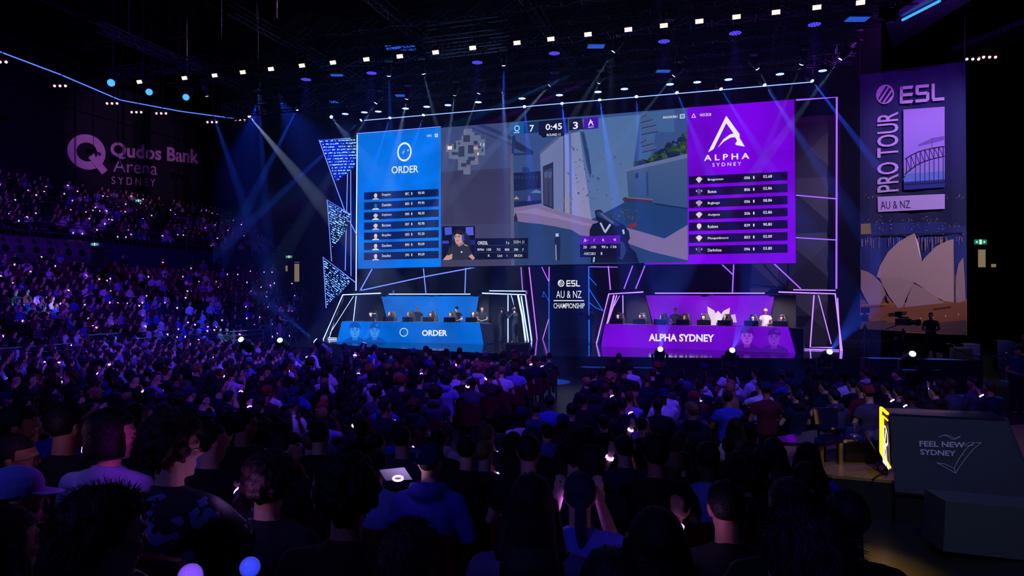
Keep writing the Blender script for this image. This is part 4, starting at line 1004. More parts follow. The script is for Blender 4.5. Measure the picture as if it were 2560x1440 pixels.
def hair_geo(J, kind, rg, fine=False):
    """returns builder of the hair mass"""
    R = head_R(J); c = J['head']; P = lambda x, y, z: c + R @ V(x, y, z)
    big = {'curly': 1.22, 'afro': 1.42, 'short': 1.0, 'buzz': .94, 'long': 1.08, 'pony': 1.0, 'fuzzy': 1.16, 'bob': 1.12, 'quiff': 1.05}.get(kind, 1.0)
    b = MB(); nu, nv = (28, 20) if fine else (16, 11)
    amp = {'curly': .014, 'afro': .016, 'fuzzy': .010, 'short': .004, 'quiff': .008}.get(kind, .003)
    from mathutils import noise as NZ
    sd_ = rg.random() * 50; vs, fs = [], []
    for i in range(nv + 1):
        a = math.pi * i / nv
        for k in range(nu):
            t = 2 * math.pi * k / nu; x, y, z = math.sin(a) * math.cos(t), math.sin(a) * math.sin(t), math.cos(a)
            rx, ry, rz = .081 * big, .102 * big, .094 * (1 + (big - 1) * .8)
            hl = .30 if y > .25 else (-.32 if y > -.1 else (-.86 if kind in ('short', 'quiff', 'buzz', 'fuzzy') else -.9))
            if kind in ('bob', 'long', 'curly', 'afro') and y < .55: hl = -1.2
            f = 1.0
            if z < hl: f = max(.55, 1 - (hl - z) * 2.6)
            nz_ = NZ.noise(V(x, y, z) * (5 if amp > .008 else 3) + V(sd_, 0, 0)) * amp / .08
            if amp > .008: nz_ += NZ.noise(V(x, y, z) * 11 + V(0, sd_, 0)) * amp / .13
            f *= 1 + nz_
            if kind == 'quiff' and y > .3 and z > .3: f *= 1.12
            vs.append(P(x * rx * f, y * ry * f - .016, z * rz * f + .038))
    for i in range(nv):
        for k in range(nu):
            k2 = (k + 1) % nu; fs.append((i * nu + k, (i + 1) * nu + k, (i + 1) * nu + k2, i * nu + k2))
    b.add(vs, fs)
    if kind == 'long':
        T = J['top']
        b.rings([(P(0, -.03, .05), .085, .08), (P(0, -.05, -.04), .095, .065), (P(0, -.06, -.12), .10, .055), (T + V(0, -.09, .0), .115, .05), (T + V(0, -.11, -.12), .12, .035), (T + V(0, -.12, -.24), .10, .028), (T + V(0, -.12, -.31), .05, .02)], n=16)
        for s in (1, -1): b.tube([P(s * .075, .0, .03), P(s * .09, .01, -.06), T + V(s * .11, -.02, .02), T + V(s * .12, -.04, -.1)], [.03, .032, .035, .015], 8)
    if kind == 'bob': b.rings([(P(0, -.03, .02), .095, .095), (P(0, -.03, -.06), .10, .085), (P(0, -.03, -.10), .095, .075)], n=16)
    if kind == 'pony': 
        b.tube([P(0, -.10, -.0), P(0, -.125, -.03), P(0, -.13, -.10), P(.005, -.12, -.18), P(.0, -.12, -.23)], [.018, .03, .032, .026, .008], 10); b.tube([P(0, -.108, -.005), P(0, -.118, -.02)], .024, 8)
    if kind in ('curly', 'afro'):
        for q in range(170 if fine else 40):
            t, a = rg.random() * 6.283, math.acos(1 - 1.45 * rg.random()); x, y, z = math.sin(a) * math.cos(t), math.sin(a) * math.sin(t), math.cos(a)
            if y > .45 and z < .25: continue
            b.ball(P(x * .083 * big, y * .10 * big - .016, z * .098 * big + .035), .014 + .010 * rg.random(), nu=6, nv=4)
    return b
def strands(J, kind, rg, n, length, wid=.0011):
    R = head_R(J); c = J['head']; P = lambda v: c + R @ v; b = MB()
    big = {'curly': 1.22, 'afro': 1.42, 'long': 1.08, 'fuzzy': 1.16, 'bob': 1.12, 'quiff': 1.05}.get(kind, 1.0)
    for q in range(n):
        t, a = rg.random() * 6.283, math.acos(1 - 1.5 * rg.random()); x, y, z = math.sin(a) * math.cos(t), math.sin(a) * math.sin(t), math.cos(a)
        if y > .3 and z < .35: continue
        if y > -.25 and z < 0: continue
        o_ = V(x * .083 * big, y * .104 * big - .016, z * .097 * (1 + (big - 1) * .8) + .038); nr = V(x, y, z)
        fl = V(x * .4, y * .3 - .5, -.6 + .5 * z); fl = (fl - nr * fl.dot(nr)).normalized()
        w = (.35 if kind in ('curly', 'afro', 'fuzzy') else .12) * (.5 + rg.random()) + (.25 if kind == 'fuzzy' else 0)
        d1 = (fl + nr * w * 2 + V(rg.gauss(0, .25), rg.gauss(0, .25), rg.gauss(0, .25))).normalized(); d2 = (d1 + V(rg.gauss(0, .4), rg.gauss(0, .4), rg.gauss(0, .4)) - nr * .25).normalized()
        L = length * (.5 + rg.random()); s_ = d1.cross(nr); s_ = s_.normalized() * wid if s_.length > .01 else V(wid, 0, 0)
        p0, p1 = o_ - nr * .006, o_ + d1 * L * .5; p2 = p1 + d2 * L * .5
        b.add([P(p0 - s_), P(p0 + s_), P(p1 + s_), P(p1 - s_), P(p2)], [(0, 1, 2, 3), (3, 2, 4)])
    return b
def cap_geo(J, back=False):
    R = head_R(J) @ (Matrix.Rotation(math.pi, 3, 'Z') if back else Matrix.Identity(3)); c = J['head']; o = head_R(J) @ V(0, -.014, .04)
    P = lambda x, y, z: c + o + R @ V(x, y, z); b = MB(); u, v = R @ V(1, 0, 0), R @ V(0, 1, 0)
    b.rings([(P(0, 0, -.01), .089, .109, u, v), (P(0, 0, .035), .088, .108, u, v), (P(0, 0, .07), .076, .092, u, v), (P(0, 0, .094), .052, .062, u, v), (P(0, 0, .105), .02, .024, u, v), (P(0, 0, .107), .008, .01, u, v)], n=20)
    bill = MB(); vs = []
    for k in range(11):
        t = math.pi * (.12 + .76 * k / 10); x, y = math.cos(t), math.sin(t)
        vs += [P(x * .083, y * .098, .008), P(x * .082, .06 + y * .118, -.004 - .012 * y)]
    top_, bot = vs, [p - R @ V(0, 0, .004) for p in vs]; n = len(vs)
    fs = [(2 * k, 2 * k + 1, 2 * k + 3, 2 * k + 2) for k in range(10)] + [(n + 2 * k + 2, n + 2 * k + 3, n + 2 * k + 1, n + 2 * k) for k in range(10)] + [(2 * k + 1, n + 2 * k + 1, n + 2 * k + 3, 2 * k + 3) for k in range(10)]
    bill.add(top_ + bot, fs)
    return b, bill
def glasses_geo(J):
    R = head_R(J); c = J['head']; P = lambda x, y, z: c + R @ V(x, y, z); b = MB()
    for s in (1, -1):
        b.tube([P(s * .032 + .022 * math.cos(t), .099, .008 + .017 * math.sin(t)) for t in [2 * math.pi * k / 12 for k in range(13)]], .0018, 5)
        b.tube([P(s * .054, .097, .012), P(s * .074, .06, .014), P(s * .08, -.015, .01)], .0018, 5)
    b.tube([P(-.010, .1, .012), P(.010, .1, .012)], .0018, 5); return b
def phones_geo(J):
    R = head_R(J); c = J['head']; P = lambda x, y, z: c + R @ V(x, y, z); b = MB()
    b.tube([P(.094 * math.cos(t), -.012, .02 + .125 * math.sin(t) * 1.0) for t in [math.pi * k / 12 for k in range(13)]], .008, 6)
    for s in (1, -1): b.cyl(P(s * .078, -.012, .0), P(s * .105, -.012, .0), .038, 12)
    return b

PEOPLE = {}
def make_person(key, J, hair='short', sleeve=.5, hood=False, near=True, cap=None, glasses=False, phones=False, band=None, seed=1, legs=True, fuzz=0, phone_in=None):
    """a dictionary of meshes in the person's own frame"""
    rg = random.Random(seed); vox = .0085 if near else .017
    D = {'body': remesh(body_geo(J, .0085 if near else .011), 'body', m_skin, vox if near else .014, 2)}
    D['shirt'] = remesh(shirt_geo(J, sleeve, .018 if sleeve > .8 else .014, hood), 'shirt', m_cloth, .011 if near else .02, 4, .018 if near else .01, .09)
    D['trousers'] = remesh(trouser_geo(J), 'trousers', m_cloth, .016 if near else .025, 3, .012, .1)
    D['shoes'] = remesh(shoe_geo(J), 'shoes', m_shoe, .011 if near else .02, 2)
    if hair != 'none': D['hair'] = remesh(hair_geo(J, hair, rg, near), 'hair', m_hair, .006 if near else .011, 1)
    if fuzz: 
        me = strands(J, hair, rg, fuzz, .014 if hair in ('short', 'buzz', 'bob', 'long', 'pony', 'quiff') else .024).mesh('loose_hair', m_hair); D['loose_hair'] = me
    if cap:
        a, c_ = cap_geo(J, cap == 'back'); D['cap'] = remesh(a, 'cap', m_cloth, .006, 2); D['cap_bill'] = c_.mesh('cap_bill', m_cloth)
    if near:
        R = head_R(J)
        for s in (1, -1):
            b = MB(); c_ = J['head'] + R @ V(s * .031, .0705, .006); b.ball(c_, (.013, .0125, .0095), 0); b.ball(c_ + R @ V(0, .0085, 0), .0055, 1, nu=8, nv=6)
            D['eye' if s > 0 else 'eye_'] = b.mesh('eye', [m_eye, m_iris], smooth=True)
    if glasses: D['glasses'] = glasses_geo(J).mesh('glasses', m_black)
    if phones: D['headphones'] = phones_geo(J).mesh('headphones', m_blackg)
    if band:
        W, E = J['wr' + band], J['el' + band]; d = (W - E).normalized(); u = d.cross(UP).normalized(); w = u.cross(d); c_ = W - d * .02
        b = MB(); n = 16
        vs = [c_ + d * z + (u * math.cos(2 * math.pi * k / n) + w * math.sin(2 * math.pi * k / n)) * r for r, z in ((.035, -.014), (.04, -.012), (.04, .012), (.035, .014)) for k in range(n)]
        b.add(vs, [(i * n + k, i * n + (k + 1) % n, (i + 1) * n + (k + 1) % n, (i + 1) * n + k) for i in range(3) for k in range(n)]); D['wristband'] = b.mesh('wristband', g_band)
    PEOPLE[key] = D; return D
SK = {'pale': '#c89a84', 'tan': '#9a6a50', 'dark': '#4a2e22'}
PC = 0
def place_person(key, loc, rot, label, shirt='#101014', hair='#0c0806', skin='pale', trousers='#0c0d14', group=None, scale=1.0, cap=None, legs=True, name='person', tilt=None):
    D = PEOPLE[key]; root = bpy.data.objects.new(name, None); COL.objects.link(root)
    root.location = Vector(loc); root.rotation_euler = (0, 0, rot); root.scale = (scale,) * 3
    tag(root, label, 'person', group)
    cl = lambda h: (*lin(h), 1.0)
    for k, me in D.items():
        if not legs and k in ('trousers', 'shoes'): continue
        nm = 'eye' if k.startswith('eye') else k
        o = bpy.data.objects.new(nm, me); COL.objects.link(o); o.parent = root
        o.color = {'body': cl(SK.get(skin, skin)), 'shirt': cl(shirt), 'trousers': cl(trousers), 'hair': cl(hair), 'loose_hair': cl(hair), 'cap': cl(cap or shirt), 'cap_bill': cl(cap or shirt)}.get(k, (.5, .5, .5, 1))
    return root
def face_to(loc, target):    # rotation that turns +Y from loc to target
    d = Vector(target) - Vector(loc); return math.atan2(-d.x, d.y)
# ================================================================== team booths on the stage
m_mirror = mat('booth_gloss', '#141622', .12, .3)
m_desk = mat('desk_top', '#0a0a10', .35)
lb_w, lb_v = glow('booth_light_blue', (.4, .55, 1), 2.2), glow('booth_light_violet', (.36, .16, 1), 2.2)
def slab(b, pl, pts, off, depth, m=0):
    """px polygon on plane pl shifted by off, given real depth away from the hall"""
    nh = Vector((pl.n.x, pl.n.y, 0)).normalized(); b.prism([pl.at(x, y, off) for x, y in pts], -nh * depth, m)
def booth(pl, lab, light, parts):
    root = thing('team_booth', pl.at(*parts['base']), lab, 'team booth', 'team booths')
    for nm, pts, off, dep, mm in parts['slabs']:
        b = MB(); slab(b, pl, pts, off, dep); fixn(b.obj(nm, mm, root))
    for nm, pts, off, r in parts['lights']:
        b = MB(); b.tube([pl.at(x, y, off) for x, y in pts], r, 6); b.obj('edge_light', light, root)
    return root
nB = BPOD.n
booth(BPOD, 'left team booth with slanted posts edged in blue-white light around the blue desk', lb_w, dict(base=(1060, 851),
 slabs=[('roof', [(857, 727), (959, 725.5), (970, 735), (961, 739), (856, 739)], .1, 2.2, m_mirror), ('roof', [(961, 733), (1190, 733), (1190, 739), (961, 739)], .0, 1.6, m_mirror),
        ('roof', [(1175, 737), (1189, 724), (1314, 726.5), (1314, 737)], .1, 2.2, m_mirror),
        ('post', [(853, 738), (861, 738), (816, 851), (807, 851)], .0, .12, m_mirror), ('post', [(1303, 737), (1314, 737), (1330, 854), (1311, 854)], .0, .5, m_mirror),
        ('side_wall', [(1280, 738), (1303, 738), (1314, 852), (1302, 852)], -1.2, .1, m_mirror), ('rear_wall', [(884, 740), (955, 740), (970, 849), (884, 849)], -1.7, .1, mat('booth_grey', '#23242c', .5)),
        ('rear_wall', [(1196, 740), (1222, 740), (1222, 852), (1185, 852)], -1.7, .1, mat('booth_grey', '#23242c', .5))],
 lights=[('l', [(952, 733), (857, 737), (808, 849)], .16, .03), ('l', [(972, 735.3), (1176, 735.3)], .06, .025), ('l', [(1223, 727), (1314, 728)], .16, .025), ('l', [(1205, 733), (1313, 737), (1329, 853)], .16, .032),
         ('l', [(890.5, 740), (883, 806)], -1.5, .022), ('l', [(849, 763), (823, 845)], -.3, .016), ('l', [(884, 740), (822, 838)], -.6, .014), ('l', [(1270, 738), (1270, 850)], -1.3, .028), ('l', [(1278, 738), (1311, 851), (1279, 851)], -1.3, .018),
         ('l', [(1295, 738), (1306, 790), (1314, 852)], .02, .05), ('l', [(1303, 740), (1321, 853)], .05, .035),
         ('l', [(821, 844.5), (842, 845)], -.2, .02), ('l', [(820, 848), (842, 848.5)], -.2, .02), ('l', [(819, 851.5), (842, 852)], -.2, .02)]))
booth(PPOD, 'right team booth with slanted posts edged in violet light around the purple desk', lb_v, dict(base=(1800, 866),
 slabs=[('roof', [(1521, 725), (1628, 721.5), (1638, 734), (1628, 737), (1520, 737)], .1, 2.2, m_mirror), ('roof', [(1628, 731), (1918, 731), (1918, 737.5), (1628, 737.5)], .0, 1.6, m_mirror),
        ('roof', [(1912, 735), (1927, 721), (2090, 724), (2090, 735)], .1, 2.2, m_mirror),
        ('post', [(1519, 736), (1534, 736), (1509, 862), (1490, 860)], .0, .5, m_mirror), ('post', [(2084, 735), (2092, 735), (2107, 879), (2098, 879)], .0, .12, m_mirror),
        ('rear_wall', [(1570, 738), (1614, 738), (1640, 860), (1560, 860)], -1.6, .1, mat('booth_grey', '#23242c', .5)), ('rear_wall', [(1933, 738), (1990, 738), (1990, 866), (1918, 866)], -1.6, .1, mat('booth_grey', '#23242c', .5))],
 lights=[('l', [(1608, 730), (1522, 735), (1491, 859)], .16, .032), ('l', [(1636, 733), (1912, 733)], .06, .025), ('l', [(1983, 724.5), (2089, 726)], .16, .022), ('l', [(1946, 730), (2088, 734.5), (2105, 878)], .16, .032),
         ('l', [(1557, 738), (1558, 806)], -1.3, .025), ('l', [(1549, 739), (1514, 806)], -.5, .016), ('l', [(1535, 738), (1508, 850)], .04, .04), ('l', [(1542, 738), (1520, 806)], .0, .03),
         ('l', [(2035, 738), (2025.5, 868), (2081, 869)], -1.0, .025), ('l', [(2046, 738), (2078, 860)], -1.0, .018), ('l', [(2094, 745), (2101, 878)], .06, .02), ('l', [(2010, 872.5), (2098, 875)], -.1, .02)]))

def led_desk(nm, pl, face, base, lab, deco, side, faces):
    root = thing(nm, pl.at(sum(p[0] for p in face[2:]) / 2, face[2][1]), lab, 'desk', 'team desks')
    nh = Vector((pl.n.x, pl.n.y, 0)).normalized()
    P_ = [pl.at(x, y) for x, y in face]
    b = MB(); b.prism([p - nh * .02 for p in P_], -nh * .72); fixn(b.obj('cabinet', m_black, root))
    b = MB(); b.poly(P_, 0, K(base)); b.obj('led_front', ledc, root)
    b = MB(); t0, t1 = P_[0] - nh * .12 - UP * .16, P_[1] - nh * .12 - UP * .16
    b.prism([t0 + nh * .08, t1 + nh * .08, t1 - nh * .8, t0 - nh * .8], UP * .03); fixn(b.obj('desk_top', m_desk, root))
    b = MB(); s_ = [pl.at(x, y, -.1) for x, y in side]; b.prism(s_, -nh * .7); fixn(b.obj('side_cabinet', mat('side_cab', '#17182a', .4), root))
    b = MB(); deco(b, pl); b.obj('desk_lettering', led_n, root); b = MB(); faces(b, pl); b.obj('desk_portrait', led_n, root)
    return root
def big_face(b, pl, x0, y0, x1, y1, base, lo, hi, dk, cap=False):
    """pale portrait printed in the desk's own hue"""
    q = quad_px(pl, x0, y0, x1, y1, .0, .012); F = lambda pts, c, o=0: b.poly([lay(q, *p) + pl.n * o for p in pts], 0, K(c))
    F([(-.3, -.02), (-.25, .12), (.05, .24), (.3, .30), (.7, .30), (.95, .24), (1.25, .1), (1.3, -.02)], dk)
    F([(.34, .14), (.66, .14), (.68, .4), (.32, .4)], lo, .003)
    F([(.5 + .3 * math.cos(t), .56 + .34 * math.sin(t)) for t in [2 * math.pi * k / 20 for k in range(20)]], hi, .006)
    F([(.12, .52), (.19, .5), (.22, .68), (.14, .68)], lo, .005); F([(.88, .52), (.81, .5), (.78, .68), (.86, .68)], lo, .005)
    if cap: F([(.16, .68), (.16, .85), (.3, .98), (.5, 1.02), (.72, .98), (.86, .85), (.84, .68), (.5, .76)], dk, .009); F([(.55, .84), (.75, .8), (.78, .92), (.6, .95)], lo, .012)
    else: F([(.15, .6), (.13, .8), (.25, .96), (.5, 1.03), (.75, .97), (.88, .8), (.86, .6), (.8, .76), (.62, .72), (.5, .78), (.36, .72), (.22, .76)], dk, .009)
    for u0 in (.3, .58): F([(u0, .61), (u0 + .13, .61), (u0 + .13, .645), (u0 + .07, .66), (u0, .645)], dk, .009); F([(u0 - .01, .68), (u0 + .15, .69), (u0 + .14, .71), (u0, .705)], dk, .009)
    F([(.49, .62), (.53, .62), (.56, .49), (.46, .48)], lo, .009); F([(.41, .38), (.5, .40), (.6, .38), (.5, .355)], dk, .009)
    F([(.27, .36), (.32, .28), (.5, .22), (.68, .28), (.73, .36), (.6, .25), (.4, .25)], lo, .008)
def deco_b(b, pl):
    q = quad_px(pl, 999, 820, 1020, 841.5, 0, .015); put_ring(b, q, .42, .5, WH, 28)
    for t in range(7): put_poly(b, quad_px(pl, 1005 + (t * 3) % 10, 824 + (t * 5) % 13, 1007.5 + (t * 3) % 10, 826 + (t * 5) % 13, 0, .015), [(0, 0), (1, .3), (.5, 1)], K(['#3060c0', '#a0407a', '#40b0a0'][t % 3]))
    put_text(b, 'ORDER', quad_px(pl, 1055, 825, 1118, 840, 0, .015), WH, .03)
def faces_b(b, pl): big_face(b, pl, 868, 806, 907, 858, '', '#1a7ae0', '#3f94ee', '#0d50b4'); big_face(b, pl, 918, 807, 955, 857, '', '#1a7ae0', '#3a90ee', '#0d50b4', True)
led_desk('led_desk', BDESK, [(854.5, 803.5), (1199, 806.5), (1209, 860), (842, 854)], '#0068da', 'long desk with a glowing blue front reading ORDER and two pale faces', deco_b, [(1201, 808), (1223, 810), (1228, 858), (1211, 860)], faces_b)
def deco_p(b, pl):
    put_text(b, 'ALPHA SYDNEY', quad_px(pl, 1622, 834, 1785.5, 853, .012, .015), WH, .03)
def faces_p(b, pl): big_face(b, pl, 1845, 818, 1890, 877, '', '#7a22c8', '#9a44d8', '#4a0c96'); big_face(b, pl, 1912, 821, 1958, 880, '', '#6a18bc', '#7c2cc8', '#4a0c96', True)
led_desk('led_desk', PDESK, [(1512, 810), (1971, 818), (1989, 883), (1502.5, 866)], '#6d06cc', 'long desk with a glowing purple front reading ALPHA SYDNEY and two pale faces', deco_p, [(1974, 820), (2009, 822), (2009, 880), (1991, 883)], faces_p)

# LED walls behind the players
def back_wall(pl, off, pts, base, lab, deco=None):
    root = thing('led_backdrop', pl.at(pts[2][0] / 2 + pts[3][0] / 2, pts[2][1], off), lab, 'LED wall', 'LED walls behind the players')
    nh = Vector((pl.n.x, pl.n.y, 0)).normalized(); P_ = [pl.at(x, y, off) for x, y in pts]
    b = MB(); b.prism([p - nh * .02 for p in P_], -nh * .15); fixn(b.obj('cabinet', m_black, root))
    b = MB(); b.poly(P_, 0, K(base)); b.obj('led_picture', ledc, root)
    if deco: b = MB(); deco(b, pl, off); b.obj('artwork', led_n, root)
back_wall(BDESK, -2.3, [(953, 740.5), (1197, 740.5), (1178, 848), (980, 848)], '#0b6ee0', 'blue cloudy LED wall behind the players of the blue desk')
def flower(b, pl, off):
    for k, pts in enumerate([[(1752.5, 783), (1768, 786), (1778, 797), (1775, 813), (1764, 806)], [(1838, 785), (1822, 789), (1810, 800), (1816, 812), (1830, 806), (1842, 806)], [(1768, 766), (1785, 776), (1793, 790), (1790, 814), (1778, 814), (1771, 795)], [(1825, 769), (1809, 777), (1800, 790), (1800, 814), (1812, 814), (1822, 795)], [(1795, 777), (1802, 784), (1804, 800), (1798, 814), (1788, 800), (1789, 784)]]):
        b.poly([pl.at(x, y, off + .02 + .004 * k) for x, y in pts], 0, K(['#dcb4e8', '#dcb4e8', '#f0d4f4', '#f0d4f4', '#f8e4fa'][k]))
back_wall(PDESK, -2.3, [(1614, 738.5), (1936, 739), (1910, 866), (1646, 858)], '#7a10d4', 'purple cloudy LED wall with a pale flower behind the purple desk', flower)

# championship panel in the middle doorway
root = thing('championship_panel', BACK.at(1424, 850), 'dark upright LED panel reading ESL AU & NZ CHAMPIONSHIP between the booths', 'LED panel')
b = MB(); b.prism([BACK.at(x, y, .0) for x, y in ((1376, 658), (1470.5, 658), (1470.5, 848), (1376, 848))], -BACK.n * .12); fixn(b.obj('cabinet', m_black, root))
b = MB(); b.poly([BACK.at(x, y, .01) for x, y in ((1376, 658), (1470.5, 658), (1470.5, 848), (1376, 848))], 0, K('#020826')); b.obj('led_face', ledc, root)
def esl_logo(b, pl, x0, y0, x1, y1, col, cut, sl=0.0, off=.015):
    """round striped emblem and ESL lettering in pixel box"""
    hh = y1 - y0; q = quad_px(pl, x0, y0, x0 + hh * .93, y1, sl, off)
    put_poly(b, q, ring_pts(32), col)
    q2 = [p + pl.n * .004 for p in q]
    for pts in ([(.12, .32), (.55, .93), (.68, .88), (.16, .22)], [(.24, .13), (.74, .84), (.86, .73), (.34, .07)], [(.44, .05), (.9, .62), (.93, .44), (.58, .08)]): put_poly(b, q2, pts, cut)
    xs = x0 + hh * 1.22; w = (x1 - xs); q = quad_px(pl, xs, y0 + hh * .06, x1, y1 - hh * .04, sl, off)
    def stroke(P_): put_poly(b, q, P_, col)
    for v in (.0, .41, .82): stroke([(.0 if v else .03, v), (.29, v), (.31, v + .18), (.02, v + .18)])
    stroke([(0, .03), (.065, 0), (.075, 1), (.01, .97)])
    stroke([(.37, .82), (.66, .82), (.66, 1), (.38, 1)]); stroke([(.36, .5), (.42, .41), (.62, .41), (.62, .59), (.40, .59)]); stroke([(.36, .55), (.43, .5), (.44, .9), (.36, .95)]); stroke([(.60, .59), (.67, .52), (.67, .08), (.60, .02)]); stroke([(.36, 0), (.62, 0), (.66, .18), (.36, .18)])
    stroke([(.72, .12), (.79, .03), (.79, 1), (.72, 1)]); stroke([(.74, 0), (1, 0), (1, .18), (.76, .18)])
b = MB(); esl_logo(b, BACK, 1394.5, 699.5, 1450, 717, WH, K('#020826'))
put_text(b, 'AU & NZ', quad_px(BACK, 1390.5, 727, 1454, 745, 0, .015), WH, -.004)
b.poly([BACK.at(x, y, .015) for x, y in ((1384, 750.5), (1460, 750.5), (1460, 752.8), (1384, 752.8))], 0, WH)
put_text(b, 'CHAMPIONSHIP', quad_px(BACK, 1384, 758, 1461.5, 771, 0, .015), WH, .004); b.obj('lettering', led_n, root)

# ------------------------------------------------------------------ players, chairs, monitors
BANDS = 'R'
for k, (kw, hr, ex) in {'player': (dict(arms='desk', pitch=-.12, lean=.3), 'short', dict(sleeve=.5, phones=True)), 'stand_back': (dict(seated=False, arms='back'), 'buzz', dict(sleeve=.5)),
    'stand_front': (dict(seated=False, arms='front'), 'short', dict(sleeve=.5)), 'stand_cap': (dict(seated=False, arms=('hang', 'front')), 'buzz', dict(sleeve=.5, cap='front')),
    'cameraman': (dict(seated=False, arms='camera', lean=.15), 'short', dict(sleeve=.95, phones=True)), 'crew': (dict(seated=False, arms='front', pitch=-.2), 'short', dict(sleeve=.5))}.items():
    make_person(k, pose(**kw), hr, near=False, seed=len(k), **ex)
m_seatb = mat('chair_black', '#0d0d12', .5); m_seatr = mat('chair_red', '#3a0a10', .6)
def gaming_chair(loc, rot, lab, grp, mark):
    root = thing('gaming_chair', loc, lab, 'chair', grp); root.rotation_euler = (0, 0, rot); root['_wo'] = (0.0, 0.0, 0.0)
    b = MB(); b.rings([(V(0, -.24, .46), .2, .06), (V(0, -.27, .75), .25, .06), (V(0, -.30, 1.05), .24, .05), (V(0, -.32, 1.25), .15, .05), (V(0, -.32, 1.33), .12, .04)], n=12, power=.7); b.obj('backrest', m_seatb, root)
    b = MB(); b.box((0, 0, .42), (.52, .5, .1)); b.box((.27, 0, .5), (.07, .4, .14)); b.box((-.27, 0, .5), (.07, .4, .14)); b.obj('seat', m_seatb, root)
    b = MB(); b.cyl((0, 0, .1), (0, 0, .4), .03, 8)
    for k in range(5): b.bar((0, 0, .1), (.3 * math.cos(k * 1.257), .3 * math.sin(k * 1.257), .06), .05); b.ball((.3 * math.cos(k * 1.257), .3 * math.sin(k * 1.257), .035), .035, nu=6, nv=4)
    b.obj('base', m_lampb, root)
    if mark: b = MB(); b.box((0, -.265, 1.2), (.18, .01, .05)); b.obj('headrest_logo', mat('chair_logo', '#b8b8c8', .5), root)
    return root
def monitor(loc, rot, lab, grp):
    root = thing('monitor', loc, lab, 'monitor', grp); root.rotation_euler = (0, 0, rot); root['_wo'] = (0.0, 0.0, 0.0)
    b = MB(); b.box((0, 0, .22), (.56, .045, .33)); b.box((0, .03, .22), (.3, .03, .2)); b.obj('housing', m_lampb, root)
    b = MB(); b.box((0, -.025, .22), (.53, .005, .30)); b.obj('display', glow('monitor_face', '#8a90c0', .8), root)
    b = MB(); b.bar((0, .04, .02), (0, .05, .3), .05); b.box((0, .04, .01), (.26, .2, .02)); b.obj('stand', m_lampb, root)
    return root
def team(pl, heads, mons, side, shirt, back_rot, desk_z, hc, skn):
    # desk heights are real: monitors stand on the desk top, players sit behind it
    nh = Vector((pl.n.x, pl.n.y, 0)).normalized(); rot = math.atan2(-nh.x, nh.y) 
    for i, (px, py) in enumerate(heads):
        p = pl.at(px, py, -1.25); p.z = STZ + .14
        lab_side = side + ' desk'
        o = place_person('player', p, rot, 'seated player with headphones behind the %s, %s from the left' % (lab_side, ORD[i]), shirt[i % len(shirt)], hc[i % len(hc)], skn[i % len(skn)], group='players at the ' + lab_side, scale=1.0)
        gaming_chair(p - nh * .02, rot, 'black gaming chair of the %s player from the left behind the %s' % (ORD[i], lab_side), 'gaming chairs at the ' + lab_side, (side, i) in (('purple', 1), ('purple', 7), ('blue', 0)))
    for i, px in enumerate(mons):
        p = pl.at(px, 800, -.42); p.z = desk_z
        monitor(p, rot, 'black monitor seen from behind on the %s desk, %s from the left' % (side, ORD[i]), 'monitors on the %s desk' % side)
zb = BDESK.at(1030, 805).z - .16; zp = PDESK.at(1750, 814).z - .16
team(BDESK, [(929, 781), (976, 783), (1024, 784), (1078, 783), (1129, 785), (1184, 785)], [923, 971, 1019.5, 1070.5, 1123.5, 1178.6], 'blue', ['#20222c', '#2a2c38'], 0, zb, ['#0c0806', '#7a5a3a', '#b09070'], ['pale', 'tan'])
team(PDESK, [(1546, 789), (1603, 791), (1655, 790), (1711, 791), (1760, 791), (1815, 790), (1882, 791), (1955, 791)], [1542, 1598, 1650, 1707, 1759, 1810.6, 1878, 1950], 'purple', ['#140c14', '#1c1018'], 0, zp, ['#0c0806', '#1a0e08', '#806040'], ['pale', 'tan'])
def stand(key, px, py_head, pl, off, lab, shirt, hair, skin='pale', z=STZ, turn=0, **kw):
    p = pl.at(px, py_head, off); p.z = z; return place_person(key, p, face_to(p, (0, 0, 0)) + turn, lab, shirt, hair, skin, **kw)
stand('stand_back', 1044, 770, BDESK, -1.75, 'bald person in a black polo standing behind the blue desk', '#15171c', '#9a8a80', 'tan')
stand('stand_cap', 1142, 772, BDESK, -1.75, 'person in a black cap and tee standing behind the fifth blue desk player', '#101116', '#0c0806', cap='#0a0a0c')
stand('stand_front', 1205, 768, BDESK, -1.6, 'dark haired person in a black polo at the right end of the blue desk', '#14151c', '#0a0706', 'tan')
stand('stand_front', 1689, 770, PDESK, -1.85, 'person in a dark jacket standing behind the purple desk', '#22242c', '#0a0706', 'tan')
stand('stand_cap', 1913.6, 775, PDESK, -1.85, 'person in a white tee and pale cap standing behind the purple desk', '#d8d4e4', '#0a0706', 'tan', cap='#c8bc90')
def stand_floor(key, px, py_feet, lab, shirt, hair, skin='pale', z=STZ, turn=0, **kw):
    p = PZ(px, py_feet, z); return place_person(key, p, face_to(p, (0, 0, 0)) + turn, lab, shirt, hair, skin, **kw)
def camera_rig(loc, rot, lab, z=1.38):
    root = thing('video_camera', loc, lab, 'camera', 'hand held video cameras'); root.rotation_euler = (0, 0, rot); root['_wo'] = (0.0, 0.0, 0.0)
    b = MB(); b.box((0, .38, z), (.12, .3, .14)); b.box((0, .3, z + .1), (.04, .24, .03)); b.bar((.13, .3, z - .08), (-.13, .3, z - .08), .025); b.obj('body', m_lampb, root)
    b = MB(); b.cyl((0, .53, z), (0, .68, z), .05, 10); b.cyl((0, .66, z), (0, .70, z), .062, 10); b.obj('lens', m_blackg, root)
    b = MB(); b.box((-.1, .42, z + .05), (.02, .1, .07)); b.obj('viewfinder', m_lampb, root)
